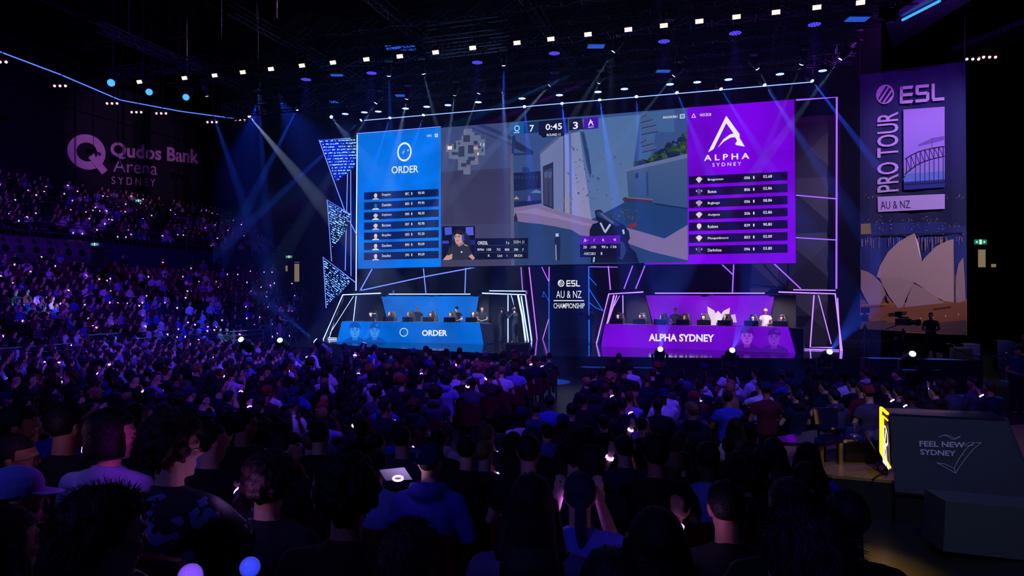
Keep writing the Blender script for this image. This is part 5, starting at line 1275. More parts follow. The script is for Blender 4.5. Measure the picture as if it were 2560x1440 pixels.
p = PZ(1252.5, 855.5, STZ); place_person('cameraman', p, -1.2, 'camera operator with headphones beside the right post of the blue booth', '#101218', '#0a0706', trousers='#30322e'); camera_rig(p, -1.2, 'black video camera held by the operator at the blue booth, left of two')
p = PZ(1288, 857, STZ); place_person('cameraman', p, .9, 'camera operator in a black jacket with headphones behind the black wedge speaker', '#0e1016', '#6a3a20', trousers='#15161c'); camera_rig(p, .9, 'black video camera held by the operator at the wedge speaker, right of two')
p = PZ(1482, 860, STZ); place_person('cameraman', p, 1.1, 'camera operator with headphones at the left post of the purple booth', '#101218', '#30281e', trousers='#2a2a30'); camera_rig(p, 1.1, 'black video camera held by the operator at the purple booth')
# wedge speaker on the stage edge
P_ = PZ(1262, 884, STZ); 
def box_px(x0, x1, yb, z0, h, dep, nm, m, lab, cat, slope=0, grp=None):
    p, q = PZ(x0, yb, z0), PZ(x1, yb, z0); b = MB()
    b.prism([p, q, q + AX * dep, p + AX * dep], UP * h)
    return tag(fixn(b.obj(nm, m, loc=(p + q) / 2)), lab, cat, grp)
p, q = PZ(1264, 884, STZ), PZ(1321, 884, STZ); root = thing('wedge_speaker', (p + q) / 2, 'black wedge monitor speaker on the stage edge in front of the camera operators', 'speaker')
b = MB(); b.prism([p, p + UP * .36 - AX * 0 + (q - p) * .0, p + UP * .42 + AX * .3, p + AX * .55], (q - p)); fixn(b.obj('cabinet', m_lampb, root))
b = MB(); u = (q - p); b.quad(p + u * .05 + UP * .04 - AX * .01, q - u * .05 + UP * .04 - AX * .01, q - u * .05 + UP * .33 - AX * .01, p + u * .05 + UP * .33 - AX * .01); b.obj('grille', mat('grille', '#101116', .8), root)
# stage front moving heads shining up
for i, (x, y, z, aim, cl, pw, w_) in enumerate([(911, 858, 1.35, (-2, 26, 12.5), COOL, 1500, 'in front of the blue desk'), (1650.7, 873.5, 1.35, (2, 4, 12), BLUE, 9000, 'near the ALPHA lettering'), (1830.5, 876, 1.35, (5, 4, 12), BLUE, 9000, 'in front of the purple desk faces'), (2073.5, 880, 1.35, (9, 4, 12), BLUE, 9000, 'at the right stage corner'),
        (603, 849, 1.7, (-12, 6, 12), BLUE, 22000, 'far left by the gallery railing'), (700, 851, 1.6, (-7, 8, 11), BLUE, 22000, 'left of the stage beside the camera platform'), (790, 853, 1.55, (-19, 26, 11), BLUE, 26000, 'at the left stage corner'), (2281, 885, 1.45, (8, 6, 10), BLUE, 16000, 'right of the stage under the banner')]):
    c_ = PZ(x, y, z + .42)
    moving_head(x, y, 0, aim, cl, pw, 16 if i < 4 else 9, 'moving head lamp glowing blue-white, standing ' + w_, 'floor moving head lamps', lens=.085, lensglow=glow('lens_floor', '#a8d4ff', 9, sample=False), size=1.15, upright=True, P0=c_, stand=FZ)

# downlights added under the booth roofs to brighten the players
for i, (pl, pxs, cl) in enumerate(((BDESK, (960, 1080, 1190), (.75, .82, 1)), (PDESK, (1580, 1760, 1930), (.95, .75, .9)))):
    for j, px in enumerate(pxs):
        c_ = pl.at(px, 742, -.4); root = thing('added_downlight', c_, 'small added downlight under the %s booth roof, %s of three' % (('blue', 'purple')[i], ('left', 'middle', 'right')[j]), 'stage light', 'added booth downlights')
        b = MB(); b.box(c_ + UP * .05, (.25, .12, .08)); b.bar(c_ + UP * .05, c_ + UP * .05 - pl.n * 1.0, .04); b.obj('housing', m_lampb, root)
        spot(c_ - UP * .02, c_ - UP * 1.5 - pl.n * .95, cl, 320, 120, .6, .12, root)
# ================================================================== audience seating: tiers under the near seats
def tier_h(a): return max(FZ, 1.90 - .179 * a)
m_tier = mat('tier_floor', '#101016', .75)
ROWS = [7.65 - .9 * k for k in range(10)]
for i, a in enumerate(ROWS):
    b = MB(); h_ = tier_h(a); l0, l1 = -22.5, .4
    b.box((AX * a + LX * (l0 + l1) / 2) + UP * h_ / 2, (l1 - l0, .9, h_), Matrix.Rotation(ROT_A, 3, 'Z')); struct(b.obj('floor_tier', m_tier, loc=AL(a, (l0 + l1) / 2)))
m_seat = mat('auditorium_seat_red', '#4a0a12', .5); m_seatd = mat('seat_frame_dark', '#0c0c10', .5)
def seat_mesh():
    b = MB(); n = 12; vs = []
    for z in (.42, .60, .78, .88):
        for k in range(n + 1):
            t = -1 + 2 * k / n; w = .235 * (1 - .14 * max(0, (z - .7) / .18) ** 2 * 1); vs.append(V(t * w, -.30 + .05 * t * t * 1.6 - .10 * (z - .42), z - (.05 * t * t if z > .85 else 0)))
    m_ = len(vs); fs = [(i * (n + 1) + k, i * (n + 1) + k + 1, (i + 1) * (n + 1) + k + 1, (i + 1) * (n + 1) + k) for i in range(3) for k in range(n)]
    vs2 = [v - V(0, .03, 0) for v in vs]; fs2 = [tuple(m_ + j for j in f[::-1]) for f in fs]
    top = [(3 * (n + 1) + k, 3 * (n + 1) + k + 1, m_ + 3 * (n + 1) + k + 1, m_ + 3 * (n + 1) + k) for k in range(n)]
    sd = [(i * (n + 1), (i + 1) * (n + 1), m_ + (i + 1) * (n + 1), m_ + i * (n + 1)) for i in range(3)] + [(i * (n + 1) + n, m_ + i * (n + 1) + n, m_ + (i + 1) * (n + 1) + n, (i + 1) * (n + 1) + n) for i in range(3)]
    b.add(vs + vs2, fs + fs2 + top + sd); back = b.mesh('backrest', m_seat, smooth=False)
    b = MB(); b.box((0, -.04, .42), (.46, .44, .06)); pad = b.mesh('seat_pad', m_seat)
    b = MB(); b.box((.2, -.1, .1), (.04, .3, .62)); b.box((-.2, -.1, .1), (.04, .3, .62)); leg = b.mesh('leg_frame', m_seatd)
    return back, pad, leg
S_BACK, S_PAD, S_LEG = seat_mesh()
def seat(loc, rot, lab, grp, legs=None):
    r = bpy.data.objects.new('auditorium_seat', None); COL.objects.link(r); r.location = loc; r.rotation_euler = (0, 0, rot); tag(r, lab, 'seat', grp)
    for nm, me in (('backrest', S_BACK), ('seat_pad', S_PAD), ('leg_frame', S_LEG)):
        o = bpy.data.objects.new(nm, me); COL.objects.link(o); o.parent = r
    return r

# ------------------------------------------------------------------ nearest people, one by one
# px, top row, head width px, true head width, hair, hair colour, shirt, skin, arms, head yaw, extras, label
LOOK = (2.0, 31, 1.2)
DKH = '#080506'
FG = [
 (282, 1020, 92, .178, 'bob', '#0a0708', '#7880b0', 'pale', 'lap', -.75, {}, 'person with short dark bob looking right, in a pale blue-grey shirt, left foreground'),
 (172, 1000, 86, .175, 'short', DKH, '#050507', 'tan', 'lap', -.2, {}, 'black haired person in a black tee with a shoulder strap, far left'),
 (434, 1033, 124, .205, 'curly', '#3a1c18', '#12142a', 'pale', ('reach', 'lap'), -.8, dict(fuzz=900, band='R', sleeve=.95, glasses=True, pattern=True), 'curly haired person in a black patterned jacket with a glowing wristband, right arm out'),
 (530, 1055, 70, .170, 'short', DKH, '#0a0a18', 'pale', 'lap', -.5, {}, 'dark short haired person in a navy shirt right of the curly haired one'),
 (611, 1020, 58, .170, 'short', DKH, '#05060a', 'tan', 'lap', -.4, dict(glasses=True), 'person with glasses and broad dark shoulders behind the left foreground row'),
 (674, 1128, 122, .215, 'curly', '#2a1418', '#0a0c1e', 'pale', 'lap', .0, dict(fuzz=900, sleeve=.95), 'person with long big curly dark hair in a dark top, left of centre foreground'),
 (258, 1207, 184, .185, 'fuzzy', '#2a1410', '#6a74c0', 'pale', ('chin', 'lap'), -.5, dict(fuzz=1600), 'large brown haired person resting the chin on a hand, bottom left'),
 (42, 1170, 120, .195, 'buzz', '#140c0c', '#0a0a12', 'pale', 'lap', -.7, dict(cap='front', capc='#8088d0'), 'person in a pale lavender baseball cap at the left edge'),
 (10, 1262, 150, .19, 'long', '#1c0c10', '#2a161c', 'pale', 'lap', -.4, dict(), 'person with long dark hair at the bottom left corner'),
 (36, 1082, 92, .18, 'short', '#1a0e0e', '#08080e', 'tan', 'lap', -.9, dict(glasses=True), 'person in glasses seen in profile just behind the pale cap'),
 (48, 1008, 84, .18, 'short', '#0a0606', '#101018', 'tan', ('up', 'lap'), -.8, dict(band='R'), 'dark haired person at the left edge with a raised glowing wristband'),
 (716, 1078, 64, .170, 'quiff', DKH, '#0a0a14', 'pale', ('chin', 'lap'), -.9, {}, 'person with faded hair in profile behind the big curly hair'),
 (800, 1050, 52, .170, 'short', '#0a0c10', '#0a0c14', 'pale', 'lap', -.1, {}, 'person with cropped hair and dark tee right of the faded haircut'),
 (872, 1135, 134, .190, 'curly', '#080506', '#040406', 'tan', 'lap', -.15, dict(fuzz=500), 'large black haired person in a black top, centre left foreground'),
 (942, 1120, 60, .170, 'short', '#0a0608', '#6068b8', 'pale', 'front', -.2, dict(), 'person in a pale blue shirt holding a lit paper, centre left'),
 (944, 1082, 44, .170, 'short', DKH, '#0a0a14', 'pale', 'lap', -.3, {}, 'dark haired person directly behind the one with the lit paper'),
 (1006, 1062, 52, .172, 'buzz', '#1a1014', '#3a2844', 'pale', 'lap', -.1, {}, 'close cropped person in a dusty mauve tee, centre left'),
 (1076, 1110, 72, .190, 'buzz', '#0a0608', '#3a40a8', 'pale', 'lap', -.1, dict(cap='back', capc='#10184e', hood=True, sleeve=.95), 'person in a backwards navy cap and blue hoodie, centre foreground'),
 (1167, 1086, 54, .172, 'short', '#0e080a', '#080a12', 'pale', 'lap', 0, {}, 'short haired person in a dark jacket right of the backwards cap'),
 (1096, 1068, 44, .172, 'short', DKH, '#0a0a16', 'tan', 'lap', 0, {}, 'dark haired person behind and above the backwards cap'),
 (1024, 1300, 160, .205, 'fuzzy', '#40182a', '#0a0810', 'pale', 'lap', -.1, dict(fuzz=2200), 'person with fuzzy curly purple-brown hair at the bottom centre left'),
 (1322, 1082, 66, .175, 'short', '#2a1414', '#080a14', 'pale', 'lap', 0, {}, 'brown haired person with grey cap wearer behind, in a dark top, centre'),
 (1437, 1082, 74, .205, 'curly', '#0e0a10', '#0a0a10', 'pale', 'lap', 0, dict(fuzz=300), 'person with wavy dark hair, centre, left of the broad shouldered ones'),
 (1476, 1107, 73, .178, 'fuzzy', '#120a12', '#0a0c18', 'pale', 'lap', .1, dict(fuzz=700), 'person with tousled dark hair in a navy tee behind the ponytail'),
 (1560, 1084, 52, .172, 'short', '#180c0e', '#10163a', 'pale', 'lap', 0, {}, 'short haired person in a navy collar shirt, centre right'),
 (1638, 1080, 68, .178, 'fuzzy', '#0a0608', '#050508', 'tan', 'lap', 0, dict(fuzz=400), 'broad shouldered person in black, centre right'),
 (1768, 1100, 66, .178, 'short', '#0c080a', '#6468b0', 'dark', 'lap', 0, dict(), 'dark haired person in a pale lilac tee, right of centre'),
 (1862, 1130, 76, .215, 'afro', '#0a0608', '#0c0c18', 'tan', 'lap', 0, dict(fuzz=500), 'person with a round afro right of the lilac tee'),
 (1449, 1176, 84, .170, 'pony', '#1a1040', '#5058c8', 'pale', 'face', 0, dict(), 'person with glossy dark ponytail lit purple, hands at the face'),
 (1328, 1184, 114, .180, 'long', '#160a10', '#5a4a78', 'pale', 'lap', 0, dict(sleeve=.95), 'person with very long dark hair in a mauve jacket, centre foreground'),
 (1815, 1195, 102, .180, 'short', '#030304', '#040406', 'tan', ('lap', 'up'), -.1, dict(band='L'), 'black haired person in black with a glowing wristband raised at left'),
 (1640, 1267, 152, .195, 'long', '#10060e', '#08080e', 'pale', 'lap', 0, dict(), 'person with long straight black hair at the bottom, right of centre'),
 (1524, 1368, 160, .185, 'long', '#1c0a18', '#0a0a12', 'pale', 'lap', 0, dict(), 'top of a dark haired head at the bottom edge, right of centre'),
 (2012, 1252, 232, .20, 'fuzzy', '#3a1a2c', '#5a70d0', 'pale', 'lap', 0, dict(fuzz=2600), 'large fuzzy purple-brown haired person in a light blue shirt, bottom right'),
 (1974, 1188, 130, .195, 'short', '#22101c', '#0a0a12', 'pale', 'lap', 0, dict(fuzz=300), 'brown haired person just behind the large fuzzy haired one'),
 (2114, 1222, 114, .185, 'short', '#0a0a1a', '#06060c', 'pale', 'lap', 0, {}, 'dark haired person in black right of the large fuzzy haired one'),
 (2018, 1104, 56, .178, 'long', '#080508', '#3a58d8', 'pale', 'lap', 0, {}, 'dark haired person in a bright blue shirt left of the yellow lit platform'),
 (2012, 1152, 66, .178, 'short', '#060408', '#08080e', 'pale', 'lap', 0, {}, 'dark haired person below the one in the bright blue shirt'),
 (1934, 1092, 52, .176, 'long', '#2a1420', '#0c0a12', 'pale', 'lap', -.2, {}, 'person with long brown hair beside the dark glass table'),
 (1906, 1112, 62, .178, 'short', '#080508', '#0a0a12', 'pale', 'lap', 0, {}, 'black haired person in front of the brown haired one by the table'),
 (1330, 1070, 58, .19, 'buzz', '#0a0606', '#10101a', 'pale', 'lap', 0, dict(cap='back', capc='#3c3848'), 'person in a grey cap right behind the brown haired one, centre'),
]
m_pat = None
def pattern_mat():
    m, nt, N, L = nodes_of('patterned_jacket'); b = N['Principled BSDF']; b.inputs['Roughness'].default_value = .8
    tc = N.new('ShaderNodeTexCoord'); n = N.new('ShaderNodeTexNoise'); n.inputs['Scale'].default_value = 13; n.inputs['Detail'].default_value = 2; L.new(tc.outputs['Object'], n.inputs['Vector'])
    r = N.new('ShaderNodeValToRGB'); r.color_ramp.interpolation = 'CONSTANT'; r.color_ramp.elements[0].color = (.004, .005, .012, 1); r.color_ramp.elements[1].position = .55; r.color_ramp.elements[1].color = (.12, .14, .3, 1)
    L.new(n.outputs['Fac'], r.inputs[0]); L.new(r.outputs[0], b.inputs['Base Color']); return m
FGPOS = []
for i, (px, ty, w, tw, hair, hc, sc, sk, arms, yaw, ex, lab) in enumerate(FG):
    Y = FPX * tw / w; top_ = PY(px, ty, Y)
    ex = dict(ex); capc = ex.pop('capc', None); pat = ex.pop('pattern', False); ex.setdefault('sleeve', .5)
    J = pose(arms=arms, yaw=yaw, pitch=-.08 + .05 * math.sin(i), lean=.1 * math.sin(i * 2.3))
    tl = {'curly': .155, 'afro': .17, 'fuzzy': .148}.get(hair, .136)
    near = w > 75
    if near and hair in ('short', 'quiff', 'bob', 'pony', 'long') : ex.setdefault('fuzz', 500)
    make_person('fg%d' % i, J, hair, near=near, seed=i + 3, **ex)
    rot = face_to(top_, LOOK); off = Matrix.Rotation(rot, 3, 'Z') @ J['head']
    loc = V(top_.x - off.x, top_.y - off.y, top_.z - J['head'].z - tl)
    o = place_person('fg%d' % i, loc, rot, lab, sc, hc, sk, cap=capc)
    if pat:
        for c_ in o.children:
            if c_.name.startswith('shirt'): c_.data = c_.data.copy(); c_.data.materials[0] = pattern_mat()
    seat(loc, rot, 'red rimmed seat under the ' + ' '.join(lab.replace(',', '').split()[:8]), 'seats in the near rows')
    FGPOS.append((loc.x, loc.y))
# strap of the black tee person
def wand_mat(name, col, st):
    m, nt, N, L = nodes_of(name); b = N['Principled BSDF']; b.inputs['Base Color'].default_value = (.5, .5, .6, 1); b.inputs['Roughness'].default_value = .12
    lw = N.new('ShaderNodeLayerWeight'); lw.inputs[0].default_value = .35
    r = N.new('ShaderNodeMapRange'); r.inputs['To Min'].default_value = st * 1.8; r.inputs['To Max'].default_value = st * .25; L.new(lw.outputs['Facing'], r.inputs['Value'])
    b.inputs['Emission Color'].default_value = (*col, 1); L.new(r.outputs['Result'], b.inputs['Emission Strength']); return m
# glowing wands at the bottom left
for i, (x, y, lab) in enumerate([(625, 1418, 'glowing blue ball wand at the bottom edge, right of two'), (476, 1440, 'glowing violet ball wand at the bottom edge, left of two')]):
    c_ = PY(x, y, 1.25); root = thing('light_wand', c_ - UP * .32, lab, 'light wand', 'glowing wands')
    b = MB(); b.ball(c_, .0185 if i == 0 else .022, nu=20, nv=14); b.obj('bulb', wand_mat('wand_%d' % i, ((.04, .06, 1), (.25, .08, 1))[i], .55), root, smooth=True)
    b = MB(); b.cyl(c_ - UP * .32, c_ - UP * .015, .008, 10); b.obj('handle', m_band, root)
# paper lit by a wristband
c_ = PY(985, 1186, 4.55); b = MB(); b.prism([c_ + V(-.10, 0, .03), c_ + V(.07, -.01, .05), c_ + V(.12, .02, -.04), c_ + V(-.06, .03, -.05)], (0, .004, 0))
tag(b.obj('paper', mat('paper', '#c8c8d8', .7), loc=c_), 'white paper sheet held up beside the pale blue shirt', 'paper')
root = thing('wristband', PY(995, 1196, 4.3), 'glowing white wristband by the white paper sheet', 'wristband'); b = MB(); c_ = PY(995, 1196, 4.3)
b.tube([c_ + V(.03 * math.cos(t), .01 * math.sin(t), .012 * math.sin(t)) for t in [2 * math.pi * k / 14 for k in range(15)]], .007, 6); b.obj('band', g_band, root)
spot(c_ + V(0, .05, -.05), c_ + V(.0, .3, .2), (.7, .5, 1), 1.2, 150, .8, .03, root)
# unseen point lights added by wristbands, a wand and two faces
def small_light(loc, col, e, lab):
    l = bpy.data.lights.new('added_point_light', 'POINT'); l.color = col; l.energy = e; l.shadow_soft_size = .05; o = bpy.data.objects.new('added_point_light', l); COL.objects.link(o); o.location = loc; return o
for x, y, Y, e, c3 in ((590, 1225, 2.8, .5, (.6, .25, 1)), (98, 1078, 3.2, .35, (.7, .3, 1)), (1738, 1307, 2.9, .5, (.6, .25, 1)), (1425, 1262, 3.55, .9, (.35, .12, 1)), (300, 1120, 3.1, .7, (.6, .05, .9)), (620, 1410, 1.3, .05, (.1, .12, 1))):
    small_light(PY(x, y, Y), c3, e, '')

# ------------------------------------------------------------------ the rest of the floor audience
MID = []
for i, (arms, hair, fem, yw, ex) in enumerate([('lap', 'short', 0, 0, {}), ('lap', 'curly', 0, -.3, {}), (('chin', 'lap'), 'short', 0, -.4, dict(band='R')), ('cross', 'quiff', 0, .3, {}), ('lap', 'long', 1, 0, {}), ('front', 'buzz', 0, -.2, dict(cap='front')),
        (('up', 'lap'), 'short', 0, -.1, dict(band='R')), ('lap', 'pony', 1, .2, {}), (('lap', 'out'), 'short', 0, .1, dict(band='L')), ('cross', 'buzz', 0, 0, dict(cap='back')), ('face', 'short', 0, 0, dict(band='L')), ('lap', 'afro', 0, 0, {})]):
    k = 'mid%d' % i; make_person(k, pose(arms=arms, yaw=yw, female=bool(fem), pitch=-.05), hair, near=False, seed=40 + i, sleeve=.5 if i % 3 else .95, hood=i % 4 == 3, **ex); MID.append((k, hair, ex))
SH = [('black', '#060608', 9), ('dark navy', '#0b0e24', 5), ('white', '#b8b8cc', 2.2), ('grey', '#3a3a48', 2.5), ('blue', '#2a3a98', 1.6), ('maroon', '#4a1018', 1.2), ('olive', '#2c2c1c', .8), ('lilac', '#7068b0', .9), ('brown', '#20120e', 1), ('teal', '#103c48', .5)]
HC = [('black', '#060405'), ('dark brown', '#1a0c08'), ('brown', '#38200f'), ('fair', '#80603a')]
HN = {'short': 'short hair', 'curly': 'curly hair', 'quiff': 'short hair', 'long': 'long hair', 'buzz': 'a cap', 'pony': 'a ponytail', 'afro': 'round full hair'}
cr = random.Random(11)
def pick_shirt():
    t = cr.random() * sum(s[2] for s in SH)
    for s in SH:
        t -= s[2]
        if t <= 0: return s
    return SH[0]
def to_px(p): return 1280 + FPX * p.x / p.y, HOR - FPX * (p.z - CAM_Z) / p.y
spots_ = []
all_rows = [a for a in ROWS if a > 4.6][::-1] + [8.55 + .92 * k for k in range(17)]
for ri, a in enumerate(all_rows):
    h_ = tier_h(a)
    for blk, (l0, l1) in (('left', (-23.3, -4.75)), ('right', (-3.15, 6.3))):
        if a < 8.2: l0, l1 = (-4.75, l1) if blk == 'right' else (l0, -4.75)
        n = int((l1 - l0) / .58)
        for k in range(n):
            l = (l1 - .28 - .58 * k) if blk == 'left' else (l0 + .28 + .58 * k)
            jit = cr.uniform(-.06, .06); dz = cr.gauss(0, .035)
            p = AL(a + jit, l + cr.uniform(-.05, .05), h_)
            hp = p + V(0, 0, 1.2); px, py = to_px(hp)
            if px < -25 or px > 2480 or p.y < 4: continue
            if cr.random() < (.06 if a > 11 else .09): continue
            if (p.x > 3.2 and p.y < 11.6) or (px > 2035 and p.y < 9) : continue                      # desk platform
            if blk == 'right' and (a > 17.6 or (a > 16 and l > 3.6)): continue
            if blk == 'left' and a > 19.6 + min(3, max(0, (900 - px) / 200)): continue
            if any((p.x - q[0]) ** 2 + (p.y - q[1]) ** 2 < .2 for q in FGPOS): continue
            if a < 5.6 and min(abs(px - q[0]) for q in FG) < 22: continue
            spots_.append((p.length, ri, blk, k, p, dz, a, l))
spots_.sort(key=lambda s: s[0])
N_IND = 300 - len(FG)
rot_j = lambda p: face_to(p, LOOK) + cr.uniform(-.12, .12)
inds, rest = spots_[:N_IND], spots_[N_IND:]
for j, (_, ri, blk, k, p, dz, a, l) in enumerate(inds):
    key, hair, ex = MID[int(cr.random() * 12)] if a > 11 else MID[int(cr.random() * 12)]
    sn, sh, _w = pick_shirt(); hn, hc = HC[min(3, int(cr.random() ** 2 * 4))]
    who = 'aisle' if a > 10.6 else 'middle gap'
    lab = '%s in %s, row %d from camera, seat %d %s of aisle' % ('cap wearer' if hair == 'buzz' else hn + ' ' + {'short': 'haired person', 'quiff': 'haired person', 'curly': 'curly haired person', 'long': 'long haired one', 'pony': 'ponytailed person', 'afro': 'afro person'}[hair], sn, ri + 1, k + 1, blk)
    place_person(key, p, rot_j(p), lab, sh, hc, cr.choice(['pale', 'pale', 'tan', 'dark']), group='floor audience', cap=cr.choice(['#0a0a0c', '#101848', '#3a3a44', '#7a1a20']), scale=1.06 + dz)
# metal chairs beside the aisle
for j, (_, ri, blk, k, p, dz, a, l) in enumerate([s for s in spots_ if s[3] == 0 and s[6] > 10]):
    seat(p, face_to(p, LOOK), 'red aisle chair on the %s side of the aisle, %s from the near end' % (blk, ORD[min(j, 29)]), 'chairs along the aisle')

# one crowd mesh for everybody further back: low detail seated figures
def crowd_person(b, p, rot, shirt, hair, skin, band, s=1.0, arm=0, cap=None):
    R = Matrix.Rotation(rot, 3, 'Z'); u, v = R @ V(1, 0, 0), R @ V(0, 1, 0); P = lambda x, y, z: p + (R @ V(x, y, z)) * s
    sh, hr, sk, tr = K(shirt), K(hair), K(skin), (.006, .007, .012)
    b.rings([(P(0, 0, .44), .17 * s, .12 * s, u, v), (P(0, 0, .70), .15 * s, .11 * s, u, v), (P(0, 0, .90), .19 * s, .115 * s, u, v), (P(0, 0, .985), .14 * s, .08 * s, u, v), (P(0, 0, 1.02), .06 * s, .055 * s, u, v)], 0, sh, 8)
    b.rings([(P(0, .0, 1.0), .05 * s, .05 * s, u, v), (P(0, .01, 1.1), .048 * s, .05 * s, u, v)], 0, sk, 6)
    i0 = len(b.f); b.ball(P(0, .015, 1.19), (.074 * s, .092 * s, .118 * s), 0, sk, 8, 6, R)
    for i in range(i0, len(b.f)):
        c_ = sum((Vector(b.v[k]) for k in b.f[i]), Vector()) / len(b.f[i]) - P(0, .015, 1.19); y = c_.dot(v) / s; z = c_.z / s
        if z > .045 or y < -.0 and z > -.05: b.c[i] = hr
    b.ball(P(0, -.004, 1.225), (.084 * s, .10 * s, .092 * s), 0, hr if cap is None else K(cap), 8, 5, R)
    for sg in (1, -1):
        if arm == 1 and sg == 1: pts = [P(.18, 0, .93), P(.25, .14, .76), P(.16, .27, 1.0)]
        elif arm == 2: pts = [P(sg * .18, 0, .93), P(sg * .25, .1, .72), P(sg * .06, .2, .86)]
        else: pts = [P(sg * .18, 0, .93), P(sg * .25, .03, .68), P(sg * .12, .3, .62)]
        b.tube(pts[:2], [.058 * s, .045 * s], 5, 0, sh); b.tube(pts[1:], [.042 * s, .03 * s], 5, 0, sh if arm != 1 else sk)
        b.ball(pts[2], .045 * s, 0, sk, 6, 4)
        if band and sg == 1: c_ = pts[2] + (pts[1] - pts[2]) * .18; b.tube([c_, c_ + (pts[1] - pts[2]).normalized() * .035], .048 * s, 6, 1)
        b.tube([P(sg * .09, 0, .5), P(sg * .13, .44, .52), P(sg * .13, .46, .1)], [.085 * s, .065 * s, .045 * s], 5, 0, tr)
m_crowd = attr_mat('crowd_cloth', 0, .85)
g_bdot = glow('crowd_band_light', (.5, .2, 1), 7, sample=False)
SKC = ['#c89a84', '#c89a84', '#a87458', '#5a3a2c']
def fill_person(b, p, rot, bandp, bright=0, sc=1.0):
    sn, sh, _w = pick_shirt()
    if bright and cr.random() < bright: sh = cr.choice(['#a8a8c0', '#8088b0', '#b0a0b8', '#60608a', '#a03038'])
    crowd_person(b, p, rot, sh, cr.choice([h_[1] for h_ in HC[:3]] + ['#060405']), cr.choice(SKC), cr.random() < bandp, sc * cr.uniform(.94, 1.06), cr.choice([0, 0, 0, 1, 2]), cr.choice([None] * 6 + ['#0a0a0c', '#50506a']))
cb = MB()
for (_, ri, blk, k, p, dz, a, l) in rest: fill_person(cb, p, rot_j(p), .34 if blk == 'left' else .12, .12, 1.06)
# left gallery, lower bank
RAIL_L, FAS_L = -24.4, -37.0
bank = []
AIS = (21.5, 29.0)
for k in range(14):
    l = RAIL_L - .85 - .85 * k; z = .45 + .33 * k; a = 8.0
    while a < 35.5 + 1.3 * k:
        a += .53
        p = AL(a, l, z); px, py = to_px(p + V(0, 0, 1))
        if px < -20 or px > 790: continue
        if any(abs(a - x_) < .55 for x_ in (20.0, 31.5, 41.0)) : continue
        if k >= 11 and 29.3 < a < 32.0: continue             # doorway
        occ = .90 - .035 * max(0, k - 7) - (.30 if a > 31 else 0) - (.25 if k > 11 else 0)
        bank.append((p, a, k, px, cr.random() < occ))
for (p, a, k, px, full) in bank:
    if full: fill_person(cb, p, face_to(p, (0, 30, 0)) + cr.uniform(-.25, .25), .30, .10)
# upper bank
up_bank = []
for k in range(9):
    l = FAS_L - .6 - .85 * k; z = 6.6 + .45 * k; a = 20.0
    while a < 52:
        a += .53; p = AL(a, l, z); px, py = to_px(p + V(0, 0, 1))
        if px < -20 or px > 705 - 26 * k * max(0, (px - 380) / 320): continue
        if any(abs(px - x_ - 3 * k) < 14 for x_ in (118, 395)): continue
        if cr.random() < .88: up_bank.append((p, k)); fill_person(cb, p, face_to(p, (0, 30, 0)) + cr.uniform(-.25, .25), .32, .08)
o = cb.obj('audience_crowd', [m_crowd, g_bdot], loc=AL(20, -20)); o['kind'] = 'stuff'; tag(o, 'dense dark audience filling the far floor rows and both left galleries', 'crowd')
m_rseat = mat('gallery_seat_red', '#6a0c10', .6)
# empty red gallery seats the photo shows
ne = 0
for (p, a, k, px, full) in bank:
    if not full and k >= 7 and ne < 110 and 180 < px < 760:
        seat(p, face_to(p, (0, 30, 0)), 'empty red gallery seat, gallery row %d above the railing, %d seats along' % (k + 1, int((a - 8) / .53)), 'empty red gallery seats'); ne += 1

# ------------------------------------------------------------------ gallery structure
m_fas = mat('fascia_blue', '#141a48', .6, noise=.15, scale=1)
m_gal = mat('gallery_concrete', '#15151f', .8)
for k in range(14):
    l = RAIL_L - .85 - .85 * k; z = .45 + .33 * k; b = MB(); a0, a1 = 6, 36.3 + 1.3 * k
    b.prism([AL(a0, l + .42, 0), AL(a1, l + .42, 0), AL(a1, l - .43, 0), AL(a0, l - .43, 0)], UP * z); struct(fixn(b.obj('floor_gallery', m_gal, loc=AL(22, l))))
for k in range(9):
    l = FAS_L - .6 - .85 * k; z = 6.6 + .45 * k; b = MB(); a1 = 50 - 1.2 * k
    b.prism([AL(14, l + .42, z - .6), AL(a1, l + .42, z - .6), AL(a1, l - .43, z - .6), AL(14, l - .43, z - .6)], UP * .6); struct(fixn(b.obj('floor_upper_gallery', m_gal, loc=AL(32, l, z - .6))))
b = MB(); b.prism([AL(14, FAS_L, 4.9), AL(56, FAS_L, 4.9), AL(56, FAS_L, 6.7), AL(14, FAS_L, 6.7)], -LX * .25); struct(fixn(b.obj('wall_fascia', m_fas, loc=AL(35, FAS_L, 4.9))))
b = MB(); b.prism([AL(6, FAS_L - 1.2, 0), AL(60, FAS_L - 1.2, 0), AL(60, FAS_L - 1.2, 6.6), AL(6, FAS_L - 1.2, 6.6)], -LX * .25); struct(fixn(b.obj('wall_gallery', m_fas, loc=AL(33, FAS_L - 1.2))))
b = MB(); b.prism([AL(6, RAIL_L - .3, 0), AL(31.5, RAIL_L - .3, 0), AL(31.5, RAIL_L - .3, .55), AL(6, RAIL_L - .3, .55)], -LX * .1); struct(fixn(b.obj('wall_railing', m_gal, loc=AL(20, RAIL_L))))
m_rail = mat('rail_steel', '#9094b4', .3, .8)
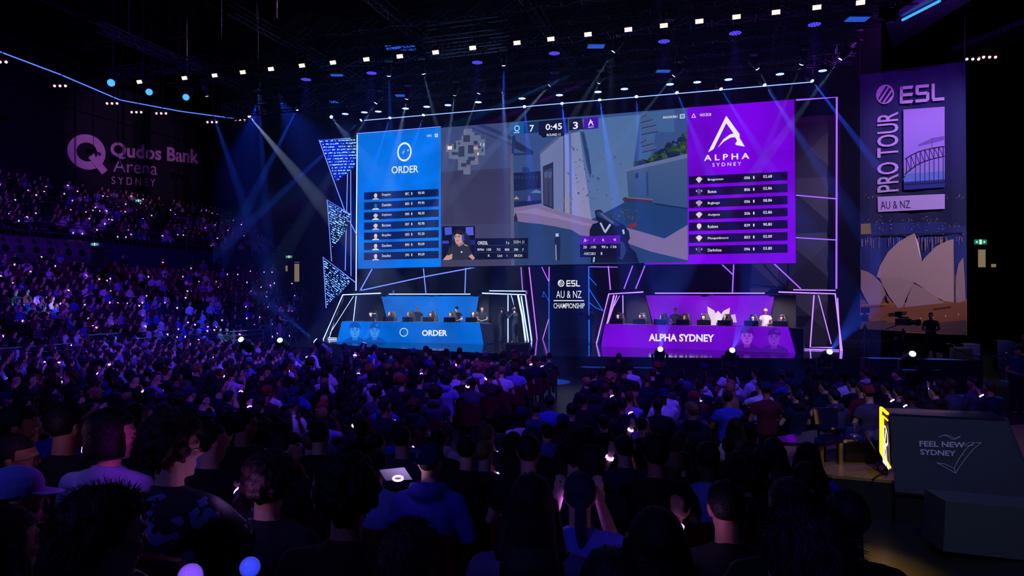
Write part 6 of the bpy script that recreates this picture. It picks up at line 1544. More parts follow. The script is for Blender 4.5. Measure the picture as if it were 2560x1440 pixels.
def railing(a0, a1, l, z, lab, hgt=1.05, bars=4, step=2.6, grp='gallery railings'):
    root = thing('railing', AL((a0 + a1) / 2, l, z), lab, 'railing', grp); n = max(1, int(round((a1 - a0) / step)))
    b = MB(); b.tube([AL(a0, l, z + hgt), AL(a1, l, z + hgt)], .035, 6); b.obj('handrail', m_rail, root)
    b = MB()
    for i in range(bars): b.tube([AL(a0, l, z + hgt * (i + .6) / (bars + .6)), AL(a1, l, z + hgt * (i + .6) / (bars + .6))], .016, 5)
    b.obj('rail_bars', m_rail, root)
    for i in range(n + 1):
        b = MB(); a = a0 + (a1 - a0) * i / n; b.bar(AL(a, l, z), AL(a, l, z + hgt), .05, .06); b.obj('post', m_rail, root)
railing(8, 20.4, RAIL_L, .55, 'long steel railing in front of the lower left gallery, near section')
railing(20.6, 22.0, RAIL_L + .25, .55, 'short taller steel railing gate in the lower left gallery railing', 1.35)
railing(22.2, 31.6, RAIL_L, .55, 'long steel railing in front of the lower left gallery, far section towards the stage')
railing(31.9, 33.6, RAIL_L + .3, .55, 'short taller steel railing at the stage end of the lower gallery', 1.4)
railing(16, 36, FAS_L, 6.7, 'thin steel railing along the upper gallery front, near section', .95, 1, 4)
railing(36, 50, FAS_L, 6.7, 'thin steel railing along the upper gallery front, far section', .95, 1, 4)
railing(20, 30.5, RAIL_L - .85 * 12.3, 4.6, 'thin steel railing at the back of the lower gallery beside the doorway', 1.0, 2, 3)
# acoustic pods with round speaker openings below the upper gallery front, far left
m_pod = mat('pod_shell', '#5a4660', .5); m_hole = mat('pod_hole', '#040408', .6)
for j, (a0, a1, lab) in enumerate(((23.0, 29.0, 'left'), (29.15, 32.2, 'right'))):
    root = thing('acoustic_pod', AL((a0 + a1) / 2, FAS_L + .2, 5.3), 'curved mauve acoustic pod with two rows of round openings, %s of two' % lab, 'acoustic pod', 'acoustic pods')
    b = MB(); prof = [(.02, 6.75), (.45, 6.6), (.75, 6.2), (.8, 5.8), (.55, 5.35), (.02, 5.2)]
    pts = [AL(a0, FAS_L + x_, z_) for x_, z_ in prof]; b.prism(pts, AX * (a1 - a0)); fixn(b.obj('shell', m_pod, root))
    n = int((a1 - a0) / .85)
    for k in range(n):
        for (dl, z_, rr) in ((.80, 5.95, .27), (.66, 6.4, .17)):
            c_ = AL(a0 + .5 + .85 * k, FAS_L + dl, z_); nrm = (LX + UP * (.1 if rr > .2 else .7)).normalized(); b = MB()
            b.cyl(c_ - nrm * .05, c_ + nrm * .025, rr, 14, 0); b.cyl(c_ - nrm * .05, c_ + nrm * .03, rr * .8, 14, 1); b.obj('speaker_opening', [m_pod, m_hole], root)
# left wall sign, painted letters lit by an added spot
m_sign = mat('sign_paint', '#d8a8cc', .8)
SW = Plane(AL(0, -45.55), (AX.x, AX.y))
root = thing('arena_sign', SW.at(330, 465), 'large pale lettering Qudos Bank Arena Sydney with a round Q on the dark wall', 'sign')
b = MB(); q = quad_px(SW, 168, 331, 264, 419, .10, .05); n = 40
put_ring(b, q, .27, .5, (1, 1, 1), 40)
put_poly(b, [p + SW.n * .02 for p in q], [(.53, .34), (.67, .50), (1.05, .04), (.90, -.10)], (1, 1, 1)); b.obj('emblem', m_sign, root)
b = MB(); put_poly(b, [p + SW.n * .015 for p in q], [(.51, .36), (.53, .34), (.88, -.08), (.86, -.08)], (1, 1, 1)); b.obj('emblem_gap', m_wall, root)
b = MB(); put_text(b, 'Qudos Bank', quad_px(SW, 276, 354, 497, 396, .09, .05), (1, 1, 1), .03); b.obj('lettering', m_sign, root)
b = MB(); put_text(b, 'Arena', quad_px(SW, 283, 396, 393, 429, .08, .05), (1, 1, 1), -.004); b.obj('lettering', m_sign, root)
b = MB(); put_text(b, 'S Y D N E Y', quad_px(SW, 279, 441, 388, 460, .06, .05), (1, 1, 1)); b.obj('lettering', m_sign, root)
# profile spot added in the roof to light the sign
sc_ = SW.at(330, 375)
for nm_, loc_, aim_, col_, pw_, dg_, lb_ in (('s', AL(22, -14, 17), sc_, (.75, .32, .9), 14000, 19, 'added profile spotlight in the roof aimed at the arena name on the left wall'),):
    moving_head(0, 0, 0, aim_, col_, pw_, dg_, lb_, 'added wash lamps over the audience', lens=.1, lensglow=glow('added_wash_lens', '#3a30c0', 1.0), P0=loc_, blend=.7)
# exit signs
g_ex, g_exw = glow('exit_green', '#0e7a58', 1.1, sample=False), glow('exit_white', '#d8ffe8', 1.0, sample=False)
for i, (x, y, Y, w_, lab) in enumerate([(7, 450, 50, 14, 'left edge of the picture, above the upper gallery'), (347, 502, 52, 17, 'upper gallery wall under the arena name'), (238, 611, 36, 20, 'doorway left of the blue fascia'), (723, 642, 52, 17, 'doorway left of the stage'), (724, 560, 56, 14, 'dim corner left of the triangular panels'), (2450, 605, 44, 33, 'right wall beyond the hanging banner')]):
    dim = i == 4; c_ = PY(x, y, Y); s_ = w_ / FPX * Y; root = thing('exit_sign', c_ - UP * s_ * .2, ('dim ' if dim else 'small ') + 'green exit sign at the ' + lab, 'exit sign', 'exit signs')
    b = MB(); b.box(c_, (s_, .08, s_ * .42)); b.obj('housing', mat('exit_box', '#c0ccc4', .5), root)
    b = MB(); g1 = g_ex if not dim else mat('exit_dim', '#0a5a4a', .6)
    b.quad(*[c_ + V(a_ * s_ * .47, -.05, b_ * s_ * .18) for a_, b_ in ((-1, -1), (1, -1), (1, 1), (-1, 1))]); b.obj('sign_face', g1, root)
    if not dim:
        b = MB(); g2 = g_exw
        b.quad(*[c_ + V(a_ * s_ * .47 , -.055, b_ * s_ * .18) for a_, b_ in ((-.18, -1), (.18, -1), (.18, 1), (-.18, 1))])
        for sg in (-1, 1): b.poly([c_ + V(sg * s_ * .28 + .07 * s_ * math.cos(t), -.055, .07 * s_ * math.sin(t)) for t in [k * math.pi / 4 for k in range(8)]])
        if i == 5: pass
        b.obj('sign_symbols', g2, root)
# lit doorways
m_dd = mat('doorway_dark', '#030306', .9); g_room = glow('room_glow', '#c8b088', .35, sample=False)
for i, (x0, y0, x1, y1, Y, lab, lit) in enumerate([(233, 612 + 8, 268, 668, 36.1, 'dark doorway beside the blue fascia', None), (712, 658, 751, 706, 52, 'doorway left of the stage', [(736, 655, 749, 704), (714, 664, 719, 678)]), (2440, 622, 2492, 669, 44, 'doorway in the right wall', [(2443, 622, 2464, 668), (2478, 660, 2490, 668)])]):
    c_ = PY((x0 + x1) / 2, y1, Y); k_ = Y / FPX; root = bpy.data.objects.new('door_%d' % (i + 1), None); COL.objects.link(root); root.location = c_; struct(root)
    b = MB(); w_, h_ = (x1 - x0) * k_, (y1 - y0) * k_; b.box(c_ + V(0, .1, h_ / 2), (w_, .1, h_)); b.obj('door_recess', m_dd, root)
    b = MB()
    for sg in (-1, 1): b.box(c_ + V(sg * w_ / 2, 0, h_ / 2), (.1, .25, h_))
    b.box(c_ + V(0, 0, h_), (w_ + .1, .25, .1)); b.obj('door_frame', m_gal, root)
    for (a0, b0, a1, b1) in (lit or []):
        b = MB(); b.quad(PY(a0, b1, Y), PY(a1, b1, Y), PY(a1, b0, Y), PY(a0, b0, Y)); b.obj('glow_wall', g_room, root)  # wall glows by itself in place of room light
# ================================================================== hanging banner at the right
BAN = Plane(PY(2150, 500, 29.2), (PY(2416, 500, 27).x - PY(2150, 500, 29.2).x, 27 - 29.2))
m_ban = attr_mat('banner_print', 0, .85)
root = thing('banner', BAN.at(2283, 830), 'tall hanging banner reading ESL PRO TOUR AU & NZ over harbour bridge and white sails', 'banner')
def BX(x): return x + 0.0
b = MB()
# cloth: gently waved sheet, picture rows coloured on its own mesh, hung from a bar
def wave(p, k): return p + BAN.n * (.05 * math.sin(k * 9.0) + .03 * math.sin(k * 23.0))
def edge(x0, x1, t): return x0 + (x1 - x0) * t
def banrow(ya, yb, ca, cb_, n=24):
    pass
NX, NY = 22, 60
def bpt(i, j):
    u, v = i / NX, j / NY
    xl, xr = 2150 + 0 * v, 2414 + 4 * v; x = xl + (xr - xl) * u
    yt = 190 + (155 - 190) * u; yb = 822 + (838 - 822) * u; return x, yt + (yb - yt) * v
def ban_col(x, y):
    u = (x - 2150) / 266
    if y < 470: c_ = K('#0c1040'); c_ = [c_[k] * (1 - .4 * max(0, min(1, (y - 300) / 170))) + K('#081440')[k] * .4 for k in range(3)]
    elif y < 560: c_ = K('#0b1238')
    elif y < 640: c_ = K('#16265e')
    elif y < 748: c_ = K('#152660')
    elif y < 800: c_ = K('#7a4a2a')
    else: c_ = K('#5a3820')
    return c_
vs = [wave(BAN.at(*bpt(i, j)), i / NX) for j in range(NY + 1) for i in range(NX + 1)]
for j in range(NY):
    for i in range(NX):
        x, y = bpt(i + .5, j + .5); f = (j * (NX + 1) + i, j * (NX + 1) + i + 1, (j + 1) * (NX + 1) + i + 1, (j + 1) * (NX + 1) + i)
        b.add([vs[k] for k in f], [(0, 1, 2, 3)], 0, ban_col(x, y))
b.obj('cloth', m_ban, root)
b = MB(); b.tube([BAN.at(2146, 189), BAN.at(2418, 154)], .05, 6); b.tube([BAN.at(2150, 189), BAN.at(2150, 189) + UP * 6], .02, 4); b.tube([BAN.at(2412, 155), BAN.at(2412, 155) + UP * 6], .02, 4); b.obj('hanging_bar', m_steel, root)
ban = MB()
def bp(pts, col, off=.10): ban.poly([BAN.at(x, y, off) for x, y in pts], 0, K(col) if isinstance(col, str) else col)
LIL = K('#b89cc8')
# city lights, reflections
rb = random.Random(5)
for k in range(150):
    x, y = 2153 + rb.random() * 254, rb.choice([484 + rb.random() * 12, 540 + rb.random() * 45, 545 + rb.random() * 40])
    if 2193 < x < 2363 and 480 < y < 528: continue
    s_ = .7 + 1.3 * rb.random(); bp([(x, y), (x + s_ * 1.4, y), (x + s_ * 1.4, y + s_), (x, y + s_)], rb.choice(['#d09040', '#6080d0', '#c86040', '#8898d8', '#405898']), .102)
for k in range(46):
    x = 2153 + rb.random() * 254; y = 590 + rb.random() * 12; l = 8 + rb.random() * 22; bp([(x, y), (x + 1.6, y), (x + 1.6, y + l), (x, y + l)], rb.choice(['#b08838', '#6a78c0', '#a06838', '#4a6ab0']), .102)
bp([(2151, 588), (2408, 580), (2408, 584), (2151, 592)], '#080c28', .101); bp([(2152, 560), (2176, 558), (2178, 585), (2152, 586)], '#8a7a20', .103)
ban.obj('city_print', m_ban, root); ban = MB()
# sails: simple pointed shells
SA, SB = '#a58a78', '#94796a'
def sail(pts, c_, o): bp(pts, c_, o)
sail([(2152, 674), (2168, 679), (2184, 688), (2193, 697), (2205, 710), (2215, 735), (2200, 760), (2172, 762), (2160, 740), (2152, 722)], SB, .104)
sail([(2191, 692), (2200, 664), (2220, 630), (2245, 606), (2268, 592), (2286, 583), (2296, 608), (2305, 655), (2300, 690), (2286, 706), (2250, 694), (2200, 696)], SA, .106)
sail([(2286, 706), (2294, 672), (2312, 644), (2340, 616), (2370, 601), (2384, 598), (2384, 650), (2388, 700), (2388, 757), (2360, 752), (2330, 738), (2305, 718)], SA, .107)
sail([(2390, 690), (2396, 660), (2408, 643), (2412, 700), (2414, 750), (2400, 757), (2388, 755)], SB, .106)
sail([(2200, 697), (2240, 692), (2286, 704), (2268, 740), (2256, 768), (2244, 770), (2222, 740), (2208, 715)], '#9a8070', .109)
sail([(2284, 708), (2310, 722), (2340, 742), (2360, 757), (2300, 764), (2262, 768), (2270, 740)], '#967c6c', .108)
bp([(2296, 608), (2286, 583), (2300, 640), (2305, 655)], '#f0d8bc', .110); bp([(2215, 735), (2225, 748), (2235, 762), (2228, 764), (2218, 750)], '#8a5c34', .111); bp([(2384, 598), (2387, 700), (2390, 757), (2385, 757)], '#3a2a30', .111)
for pts, c_ in (([(2150, 765), (2414, 750), (2416, 836), (2150, 822)], '#7a4820'), ([(2150, 800), (2290, 812), (2414, 800), (2416, 838), (2150, 822)], '#4a3430'), ([(2152, 762), (2416, 748), (2416, 756), (2152, 772)], '#a8692c'), ([(2152, 812), (2230, 780), (2240, 782), (2156, 818)], '#b07a3a'),
    ([(2220, 783), (2268, 778), (2266, 787), (2222, 793)], '#201418'), ([(2332, 772), (2378, 766), (2378, 770), (2332, 776)], '#2a1a18'), ([(2192, 803), (2216, 802), (2216, 808), (2192, 809)], '#3a3218'), ([(2264, 822), (2416, 816), (2416, 838), (2264, 832)], '#8a5020'), ([(2230, 757), (2246, 755), (2250, 762), (2228, 764)], '#d89040'), ([(2262, 757), (2330, 752), (2330, 757), (2262, 764)], '#c87c30')): bp(pts, c_, .103 + .0005 * len(pts))
for x, y in ((2302, 796), (2332, 793), (2364, 790), (2396, 786), (2272, 802)): bp([(x - 1.2, y - 1.2), (x + 1.2, y - 1.2), (x + 1.2, y + 1.2), (x - 1.2, y + 1.2)], '#ffd890', .112)
ban.obj('sail_print', m_ban, root); ban = MB()
# bridge picture in its frame
FR = [(2258.5, 274), (2361.5, 266.5), (2362, 468), (2259.5, 475)]
for i in range(10):
    f0, f1 = i / 10, (i + 1) / 10; k_ = i / 9; c_ = [K('#9c80c4')[j] * (1 - k_) + K('#8878c4')[j] * k_ for j in range(3)] if i < 7 else K(['#8a80b8', '#5a78b8', '#1c2e7c'][i - 7])
    L_ = lambda f: (FR[0][0] + (FR[3][0] - FR[0][0]) * f, FR[0][1] + (FR[3][1] - FR[0][1]) * f); R_ = lambda f: (FR[1][0] + (FR[2][0] - FR[1][0]) * f, FR[1][1] + (FR[2][1] - FR[1][1]) * f)
    bp([L_(f0), R_(f0), R_(f1), L_(f1)], c_, .104)
bp([(2295, 362), (2330, 345), (2361, 340), (2361, 350), (2330, 358), (2296, 366)], '#6a549c', .106)
def bl(p, q, w, c_='#1c1230', o=.108):
    P_, Q_ = BAN.at(*p, o), BAN.at(*q, o); d = (Q_ - P_).normalized(); s_ = d.cross(BAN.n).normalized() * w * .5 / FPX * 28
    ban.quad(P_ - s_, Q_ - s_, Q_ + s_, P_ + s_, 0, K(c_))
arcU = [(2262, 398), (2278, 388), (2295, 380), (2315, 374), (2335, 370), (2361, 366)]; arcL = [(2262, 436), (2275, 425), (2290, 414), (2305, 406), (2325, 399), (2345, 394), (2361, 391)]
for A_ in (arcU, arcL):
    for p, q in zip(A_, A_[1:]): bl(p, q, 3)
for k in range(9):
    x = 2266 + k * 11.5; yu = 398 - (x - 2262) * .62 + (x - 2262) ** 2 * .0030; yl = 436 - (x - 2262) * .86 + (x - 2262) ** 2 * .0042
    bl((x, yu), (x, yl), 1.8); bl((x, yu), (x + 11 if k < 8 else x, yl - 4), 1.5)
    if k > 1: bl((x, yl), (x, 461 - .05 * (x - 2262)), 1.5)
bl((2262, 462), (2362, 456), 4); bl((2330, 370), (2330, 352), 1.2); bp([(2330, 353), (2336, 354), (2330, 358)], '#a04060', .109); bl((2310, 374), (2350, 367), 2, '#a05040'); bl((2240, 470), (2262, 440), 3)
b2 = MB(); ban.obj('bridge_print', m_ban, root)
b = MB(); esl_logo(b, BAN, 2190, 213.5, 2361, 262, LIL, K('#0c1040'), -.085, .12)
q = [BAN.at(2192.5, 482, .12), BAN.at(2192.5, 283.5, .12), BAN.at(2246, 279, .12), BAN.at(2247, 477.5, .12)]
put_text(b, 'PRO TOUR', q, LIL, .012)
b.poly([BAN.at(x, y, .118) for x, y in ((2194, 492), (2362, 485), (2362, 522), (2195, 530))], 0, LIL)
put_text(b, 'AU & NZ', [BAN.at(2201, 503.5, .125), BAN.at(2275, 501, .125), BAN.at(2276, 520.5, .125), BAN.at(2202, 523, .125)], K('#101038')); b.obj('lettering', m_ban, root)
moving_head(0, 0, 0, BAN.at(2283, 530), (.66, .5, 1), 14000, 38, 'added profile spotlight high on the right aimed at the hanging banner', 'added wash lamps over the audience', lens=.1, lensglow=glow('added_wash_lens', '#3a30c0', 1.0), P0=V(16, 12, 14.5), blend=.7)  # lamp added outside the haze to light the banner

# ================================================================== analyst desk on its platform, right foreground
PZT = 1.0
m_pf = mat('platform_top', '#8a7040', .3, noise=.25, scale=6); m_pb = mat('platform_side', '#07070c', .6)
b = MB(); pl_ = [V(4.43, 9.46, 0), V(3.62, 11.1, 0), V(10.5, 13.4, 0), V(12.2, 8.45, 0), V(5.1, 9.2, 0)]
b.prism([p + UP * (PZT - .04) for p in pl_], UP * .04); struct(fixn(b.obj('floor_platform', m_pf, loc=(7, 10, PZT - .04))))
b = MB(); b.prism([p + UP * FZ for p in pl_], UP * (PZT - .045 - FZ)); struct(fixn(b.obj('platform_base', m_pb, loc=(7, 10, FZ))))
m_dsk = mat('desk_graphite', '#3e4350', .55, noise=.08, scale=40); m_dtop = mat('desk_top_dark', '#2a2a36', .18)
DP_ = Plane(PY(2237, 1230, 9.1), (1, -.10)); root = thing('analyst_desk', DP_.at(2380, 1238), 'dark grey analyst desk back panel with the outline FEEL NEW SYDNEY sign, right foreground', 'desk')
fr = [(2223, 1034), (2514, 1048), (2600, 1262), (2238, 1230)]
b = MB(); b.prism([DP_.at(x, y) for x, y in fr], V(.1, .10, 0)); fixn(b.obj('back_panel', m_dsk, root))
b = MB(); t_ = [DP_.at(2223, 1034), DP_.at(2514, 1048), PZ(2483, 1030, DP_.at(2483, 1045).z), PZ(2204, 1019, DP_.at(2223, 1034).z)]; b.prism(t_, -UP * .03); fixn(b.obj('desk_top', m_dtop, root))
# left glowing end with emblem, seen edge-on
e0, e1 = DP_.at(2226, 1036), PZ(2204, 1019, DP_.at(2223, 1034).z); e2, e3 = V(e1.x, e1.y, e1.z - .62), DP_.at(2233, 1150)
e0b = V(e0.x, e0.y + .05, e0.z); EP = [e1, e0b, V(e0b.x + .03, e0b.y, e0b.z - .72), e2]
g_yel = glow('desk_yellow', '#ffb81c', 2.2)
b = MB(); b.prism(EP, V(.04, .03, 0)); fixn(b.obj('end_panel', m_black, root))
b = MB(); w_ = V(-.012, -.006, 0); F_ = [p + w_ for p in EP]
for s0, s1 in ((F_[0], F_[1]), (F_[2], F_[3]), (F_[3], F_[0])): b.bar(s0, s1, .03)
b.bar(F_[0] + (F_[1] - F_[0]) * .28 - UP * .1, F_[3] + (F_[2] - F_[3]) * .28 + UP * .04, .02); b.bar(F_[0] + (F_[1] - F_[0]) * .25 - UP * .09, F_[1] - UP * .09, .015)
b.obj('edge_light', g_yel, root)
b = MB(); ww = K('#fff4e4'); qq = [F_[0] * .62 + F_[1] * .38 - UP * .17 + w_, F_[1] - UP * .17 + w_, F_[2] * .9 + F_[1] * .1 + UP * .16 + w_, F_[0] * .62 + F_[1] * .38 - UP * .45 + w_]
put_ring(b, qq, .36, .46, ww, 24); put_poly(b, qq, [(.3, .2), (.45, .2), (.75, .8), (.6, .8)], ww); put_text(b, 'ESL', [p - UP * .27 for p in qq], ww, .02); b.obj('end_emblem', glow('emblem_white', '#fff0dc', 2.0), root)
# sign: lettering and outlined bird and tick
b = MB(); gs = K('#c8ccda')
put_text(b, 'FEEL NEW', [DP_.at(2298, 1102, .01), DP_.at(2412, 1105.5, .01), DP_.at(2412, 1119.5, .01), DP_.at(2299, 1116.5, .01)], gs, .03)
put_text(b, 'SYDNEY', [DP_.at(2300, 1122.5, .01), DP_.at(2390, 1127, .01), DP_.at(2389, 1141, .01), DP_.at(2301, 1137, .01)], gs, .03)
def pen(pts, w=1.5):
    for p, q in zip(pts, pts[1:]):
        P_, Q_ = DP_.at(*p, .01), DP_.at(*q, .01); d = (Q_ - P_); 
        if d.length < 1e-5: continue
        d.normalize(); s_ = d.cross(DP_.n).normalized() * w * .5 / FPX * 8.6; b.quad(P_ - s_ - d * .002, Q_ - s_ + d * .002, Q_ + s_ + d * .002, P_ + s_ - d * .002, 0, gs)
pen([(2348, 1093), (2356, 1088.5), (2364, 1087), (2374, 1090), (2382, 1095), (2386, 1096), (2394, 1093), (2402, 1091)]); pen([(2350, 1091), (2360, 1088), (2372, 1093), (2380, 1099), (2390, 1098), (2402, 1091)], 1.2)
pen([(2412, 1114), (2430, 1113), (2432, 1111)], 1.2); pen([(2453, 1107), (2437, 1107), (2422, 1115), (2406, 1134), (2394, 1153), (2385, 1171)]); pen([(2453, 1107), (2434, 1122), (2414, 1146), (2400, 1165), (2389, 1183.5), (2370, 1172), (2342, 1157), (2362, 1160), (2385, 1171), (2389, 1183)])
pen([(2408, 1112), (2424, 1106), (2440, 1107)], 1.1); pen([(2420, 1116), (2434, 1113)], 1); pen([(2406, 1138), (2410, 1137)], 1.2)
b.obj('sign_outline', attr_mat('sign_print', 0, .6), root)
b = MB(); b.bar(DP_.at(2240, 1232, .0), DP_.at(2600, 1264, .0), .03); b.obj('base_gap', m_black, root)
# lower boxes beside the desk
DQ = Plane(PY(2362, 1252, 7.9), (1, -.12))
b = MB(); b.prism([DQ.at(x, y) for x, y in ((2364, 1253), (2640, 1278), (2640, 1410), (2358, 1378))], V(.06, .5, 0)); tag(fixn(b.obj('equipment_box', m_dsk, loc=DQ.at(2450, 1390))), 'low dark grey box below the analyst desk at the right edge', 'box')
b = MB(); b.prism([DP_.at(x, y, .02) for x, y in ((2239, 1246), (2356, 1252), (2356, 1380), (2239, 1330))], V(.04, .4, 0)); tag(fixn(b.obj('equipment_box', m_pb, loc=DP_.at(2290, 1330))), 'black box directly under the left end of the analyst desk', 'box')
# table with glossy top
m_gl = mat('table_gloss', '#1a1630', .08)
tz = 1.38
def tb(pts, z): return [PZ(x, y, z) for x, y in pts]
T_ = tb([(1947, 1105), (2050, 1109), (2109, 1099), (2203, 1100), (2203, 1064), (2099, 1067), (2027, 1076), (1941, 1093)], tz)
root = thing('glass_table', V((T_[1].x + T_[5].x) / 2, (T_[1].y + T_[5].y) / 2, PZT), 'long glossy dark table with thick legs behind the analyst desk', 'table')
b = MB(); b.prism(T_, -UP * .05); fixn(b.obj('table_top', m_gl, root))
for (x, y) in ((2054, 1104), (2101, 1097)):
    p = PZ(x, y, tz); b = MB(); b.bar(p - UP * .05, V(p.x, p.y, PZT), .05, .04); b.obj('table_leg', mat('leg_chrome', '#b0903a', .2, .6), root)
b = MB(); q = [PZ(2115, 1101, tz - .05), PZ(2204, 1101, tz - .05)]; b.prism([q[0], q[1], V(q[1].x, q[1].y, PZT), V(q[0].x, q[0].y, PZT)], V(0, .05, 0)); fixn(b.obj('drape', mat('drape', '#241c10', .5), root))
root = thing('display_stand', PZ(2136, 1092, tz), 'small clear trophy cup standing on the glossy table', 'trophy')
p = PZ(2136, 1090, tz); b = MB(); b.rings([(p, .07, .07), (p + UP * .02, .06, .06), (p + UP * .03, .02, .02), (p + UP * .12, .02, .02), (p + UP * .15, .05, .05), (p + UP * .19, .055, .055)], n=14); b.obj('cup', mat('cup_silver', '#c0c0d0', .15, .9), root)
root = thing('clear_chair', PZ(2085, 1148, PZT), 'dark chair with yellow lit edges in front of the glossy table', 'chair'); p = PZ(2078, 1146, PZT)
b = MB(); b.rings([(p + V(0, 0, .42), .17, .14), (p + V(0, 0, .47), .2, .16), (p + V(0, 0, .5), .19, .15)], n=14, power=.7); b.obj('seat', m_gl, root)
b = MB(); b.prism([p + V(-.18, .15, .47), p + V(.18, .15, .47), p + V(.19, .2, .74), p + V(-.19, .2, .74)], V(0, .03, 0)); b.obj('backrest', m_gl, root)
for sx in (-1, 1):
    for sy in (-1, 1): b = MB(); b.bar(p + V(sx * .16, sy * .13, 0), p + V(sx * .14, sy * .11, .43), .025); b.obj('leg', m_gl, root)
# cables at the desk foot
for i, pts in enumerate([[(2160, 1078, 1.7), (2176, 1105, 1.5), (2196, 1140, 1.15), (2206, 1150, 1.03)], [(2200, 1150, 1.03), (2194, 1172, 1.02), (2206, 1182, 1.02), (2216, 1168, 1.02), (2200, 1156, 1.03)], [(2180, 1198, 1.02), (2200, 1186, 1.02), (2216, 1184, 1.03), (2222, 1150, 1.03)]]):
    b = MB(); b.tube([PZ(x, y, z) for x, y, z in pts], .010, 6); tag(b.obj('cable', m_black, loc=PZ(*pts[-1])), 'black cable at the yellow lit desk foot, %s' % ('running up to the table top', 'coiled in a loop', 'lying towards the platform edge')[i], 'cable', 'cables')
c_ = PZ(2190, 1100, 1.75); 
spot(c_ - UP * .05, V(c_.x - .35, c_.y - .35, PZT), (1, .5, .02), 200, 84, .7, .1, root)  # unseen warm spot added to light the platform floor

# ================================================================== crew area right of the stage
m_case = mat('road_case', '#15161c', .5); m_alu = mat('case_edge', '#8a8ca0', .35, .8)
b = MB(); b.prism([PZ(2250, 925, 1.15), PZ(2356, 925, 1.15), PZ(2356, 925, 1.15) + AX * 2.5, PZ(2210, 905, 1.15) + AX * 2], -UP * .7); struct(fixn(b.obj('platform_camera', m_pb, loc=PZ(2300, 925, 0))))
def crew(px, py, z, key, lab, shirt='#0a0b12', turn=0, hair=DKH, **kw):
    p = PZ(px, py, z); return place_person(key, p, face_to(p, (0, 0, 0)) + turn, lab, shirt, hair, 'tan', **kw)
crew(2327, 898, 1.15, 'crew', 'crew member in a dark tee standing below the banner looking down', '#101224')
crew(2560, 965, FZ, 'crew', 'crew member in glasses standing at the right edge behind the queue barrier', '#0a0b12', .4)
crew(2543, 1035, FZ, 'crew', 'crew member in a navy top standing lower at the right edge', '#101840', .5)
p = PY(1547, 1000, 18.6); p.z = .62; place_person('mid0', p, ROT_A, 'person in black sitting on a case in the aisle before the stage, seen from behind', '#060608', DKH, 'tan')
b = MB(); b.box(p + UP * (-.17 + .21), (.6, .5, .40)); tag(b.obj('equipment_box', m_pb, loc=p), 'black box under the person sitting in the aisle', 'box')
def tripod_cam(px, py, z, lab, h_=1.45, turn=2.6, grp='studio cameras on tripods'):
    p = PZ(px, py, z); root = thing('tripod_camera', p, lab, 'camera', grp)
    for k in range(3): b = MB(); a_ = k * 2.094; b.tube([p + V(.45 * math.cos(a_), .45 * math.sin(a_), .02), p + V(0, 0, h_ - .25)], .022, 6); b.obj('leg', m_lampb, root)
    R = Matrix.Rotation(turn, 3, 'Z'); c_ = p + UP * h_; b = MB(); b.box(c_, (.22, .5, .24), R); b.box(c_ + UP * .16, (.08, .4, .06), R); b.obj('body', m_lampb, root)
    b = MB(); b.cyl(c_ + R @ V(0, .25, 0), c_ + R @ V(0, .6, 0), .09, 12); b.cyl(c_ + R @ V(0, .58, 0), c_ + R @ V(0, .64, 0), .12, 12); b.obj('lens', m_blackg, root)
    b = MB(); b.bar(c_ + R @ V(.1, -.1, -.1), c_ + R @ V(.2, -.6, -.3), .025); b.obj('pan_handle', m_lampb, root)
    b = MB(); b.box(c_ + R @ V(0, -.2, .28), (.3, .05, .2), R); b.obj('viewfinder', m_lampb, root)
tripod_cam(2162, 893, 1.2, 'studio camera on a tripod below the left end of the banner')
tripod_cam(2258, 893, 1.2, 'studio camera on a tripod below the middle of the banner', 1.3, 3.5)
tripod_cam(722, 868, 1.0, 'studio camera on a tripod left of the stage behind the floor lamps', 1.2, 3.6)
b = MB(); p = PZ(690, 862, 1.35); b.box(p - UP * .45, (4.2, 2.2, .9)); struct(b.obj('platform_side', m_pb, loc=p - UP * .9))
o = place_person('stand_front', PZ(692, 864, 1.35) + V(0, .3, 0), -1.2, 'camera operator in black with patterned trousers on the platform left of the stage', '#0a0b14', DKH, 'pale', trousers='#706878')
def case(px, py, z, w, d_, h_, lab, grp='road cases', m=m_case):
    p = PZ(px, py, z); root = thing('road_case', p, lab, 'case', grp); R = Matrix.Rotation(ROT_A, 3, 'Z')
    b = MB(); b.box(p + UP * h_ / 2, (w, d_, h_), R); b.obj('shell', m, root)
    b = MB()
    for sx in (-1, 1):
        for sy in (-1, 1): b.bar(p + R @ V(sx * w / 2, sy * d_ / 2, 0), p + R @ V(sx * w / 2, sy * d_ / 2, h_), .03)
    for z_ in (.01, h_):
        for sy in (-1, 1): b.bar(p + R @ V(-w / 2, sy * d_ / 2, z_), p + R @ V(w / 2, sy * d_ / 2, z_), .03)
        for sx in (-1, 1): b.bar(p + R @ V(sx * w / 2, -d_ / 2, z_), p + R @ V(sx * w / 2, d_ / 2, z_), .03)
    b.obj('edging', m_alu, root)
case(2345, 920, FZ, 1.0, .6, 1.0, 'road case with metal edging right of the small lamp below the banner'); case(2398, 925, FZ, .8, .6, .9, 'black road case behind the first queue post')
case(2150, 897, FZ, 3.2, .8, .9, 'long low black case on the floor at the right stage corner'); case(2424, 920, FZ, .55, .5, 1.0, 'blue case behind the queue barrier', m=mat('case_blue', '#28306a', .4)); case(2510, 918, FZ, .6, .5, 1.1, 'blue case at the far right', m=mat('case_blue', '#28306a', .4))
b = MB(); p = PZ(2300, 975, FZ); b.box(p + UP * .5, (3.4, .5, 1.0), Matrix.Rotation(ROT_A + .1, 3, 'Z')); tag(b.obj('control_desk', m_pb, loc=p), 'long black draped desk behind the right floor seats', 'desk')
place_person('mid0', PZ(2240, 962, FZ) + UP * .5, ROT_A, 'operator in black seated higher at the long draped desk, seen from behind', '#07080e', DKH, 'tan')
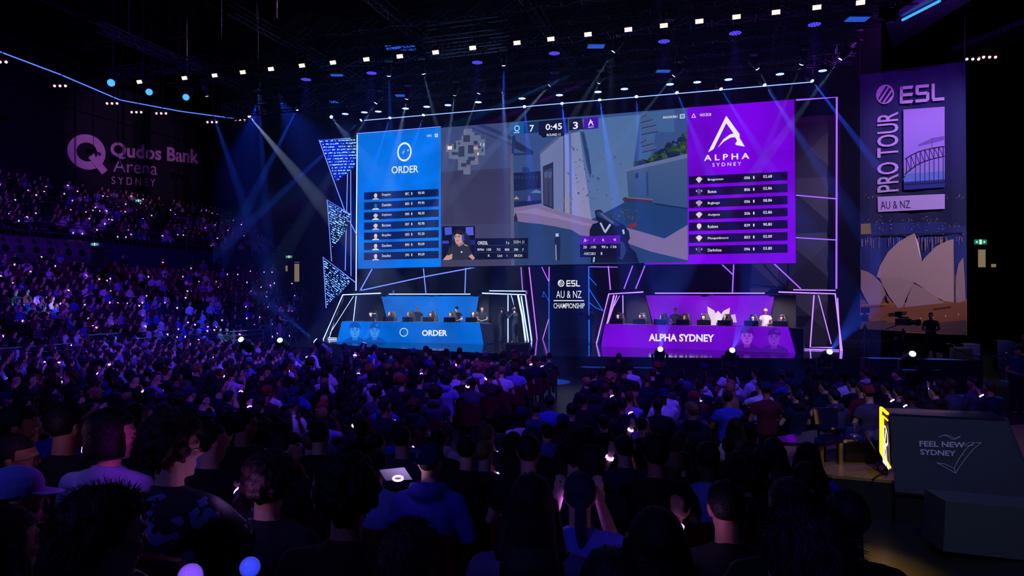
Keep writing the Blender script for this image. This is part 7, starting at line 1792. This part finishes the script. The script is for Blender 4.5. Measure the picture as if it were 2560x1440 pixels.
def post(px, py, lab):
    p = PZ(px, py, FZ); root = thing('queue_post', p, lab, 'queue barrier post', 'queue barrier posts')
    b = MB(); b.cyl(p + UP * .03, p + UP * 1.0, .035, 10); b.ball(p + UP * 1.0, .05); b.obj('pole', m_alu, root); b = MB(); b.cyl(p, p + UP * .03, .17, 14); b.obj('foot', m_alu, root); return p
A_ = post(2448, 962, 'shiny queue barrier post left of the blue lit walkway'); B_ = post(2516, 955, 'shiny queue barrier post at the right of the walkway'); C_ = post(2387, 935, 'queue barrier post near the road cases'); D_ = post(2570, 975, 'queue barrier post at the right picture edge')
for i, (p, q) in enumerate(((A_, B_), (C_, A_), (B_, D_))):
    b = MB(); b.prism([p + UP * .9, q + UP * .9, q + UP * .96, p + UP * .96], (0, .01, 0)); tag(b.obj('barrier_belt', mat('belt', '#34406a', .5), loc=(p + q) / 2 + UP * .9), 'dark blue barrier belt stretched between queue posts, %s of three' % ('middle', 'left', 'right')[i], 'barrier belt', 'barrier belts')
p = V(11.5, 17.5, 6.0)
spot(PZ(2500, 60, 12.5), PZ(2480, 955, FZ), (.35, .45, 1), 2500, 14, .6, .1)
spot(PZ(1530, 128, 12.2), PZ(1500, 985, FZ), (.35, .45, 1), 3500, 8, .6, .1)
# blue-white and pink side lights that catch one block of the lower gallery
spot(AL(27, -6, 12.4), PY(110, 750, 30.5), (.05, .35, 1), 60000, 4.2, .6, .05); spot(AL(28, -5.5, 12.4), PY(175, 750, 31), (.5, .03, 1), 50000, 3.6, .6, .05)

# unseen lamps added over and behind the near rows: light the analyst desk and, dimly, the nearest shoulders
for loc_, aim_, col_, pw_, dg_, lb_ in ((V(3.2, 1.0, 10.5), DP_.at(2400, 1150), (.75, .85, 1), 900, 34, 'added profile spotlight above the near seats aimed at the analyst desk'),
        (V(-5, -4, 11), V(-1.5, 4, 2), (.12, .12, 1), 900, 80, 'added dim blue wash lamp above the nearest rows')):
    moving_head(0, 0, 0, aim_, col_, pw_, dg_, lb_, 'added wash lamps over the audience', lens=.1, lensglow=glow('added_wash_lens', '#3a30c0', 1.0), P0=loc_, blend=.8)
# ================================================================== haze in the air over the stage
if True:
    m, nt, N, L = nodes_of('stage_haze'); N.remove(N['Principled BSDF'])
    vs_ = N.new('ShaderNodeVolumeScatter'); vs_.inputs['Color'].default_value = (.75, .85, 1, 1)
    vs_.inputs['Density'].default_value = .0062; vs_.inputs['Anisotropy'].default_value = .25
    L.new(vs_.outputs[0], N['Material Output'].inputs['Volume'])
    b = MB(); q = [AL(19, -15), AL(16, -6), AL(16, 3.0), AL(33.6, 6.4), AL(33.6, -23), AL(26, -23)]
    b.prism([p + UP * .5 for p in q], (0, 0, 13.6))
    o = fixn(b.obj('haze', m, loc=AL(25, -2, .5))); o['kind'] = 'stuff'
    tag(o, 'thin stage haze catching the blue and white spot beams', 'haze')
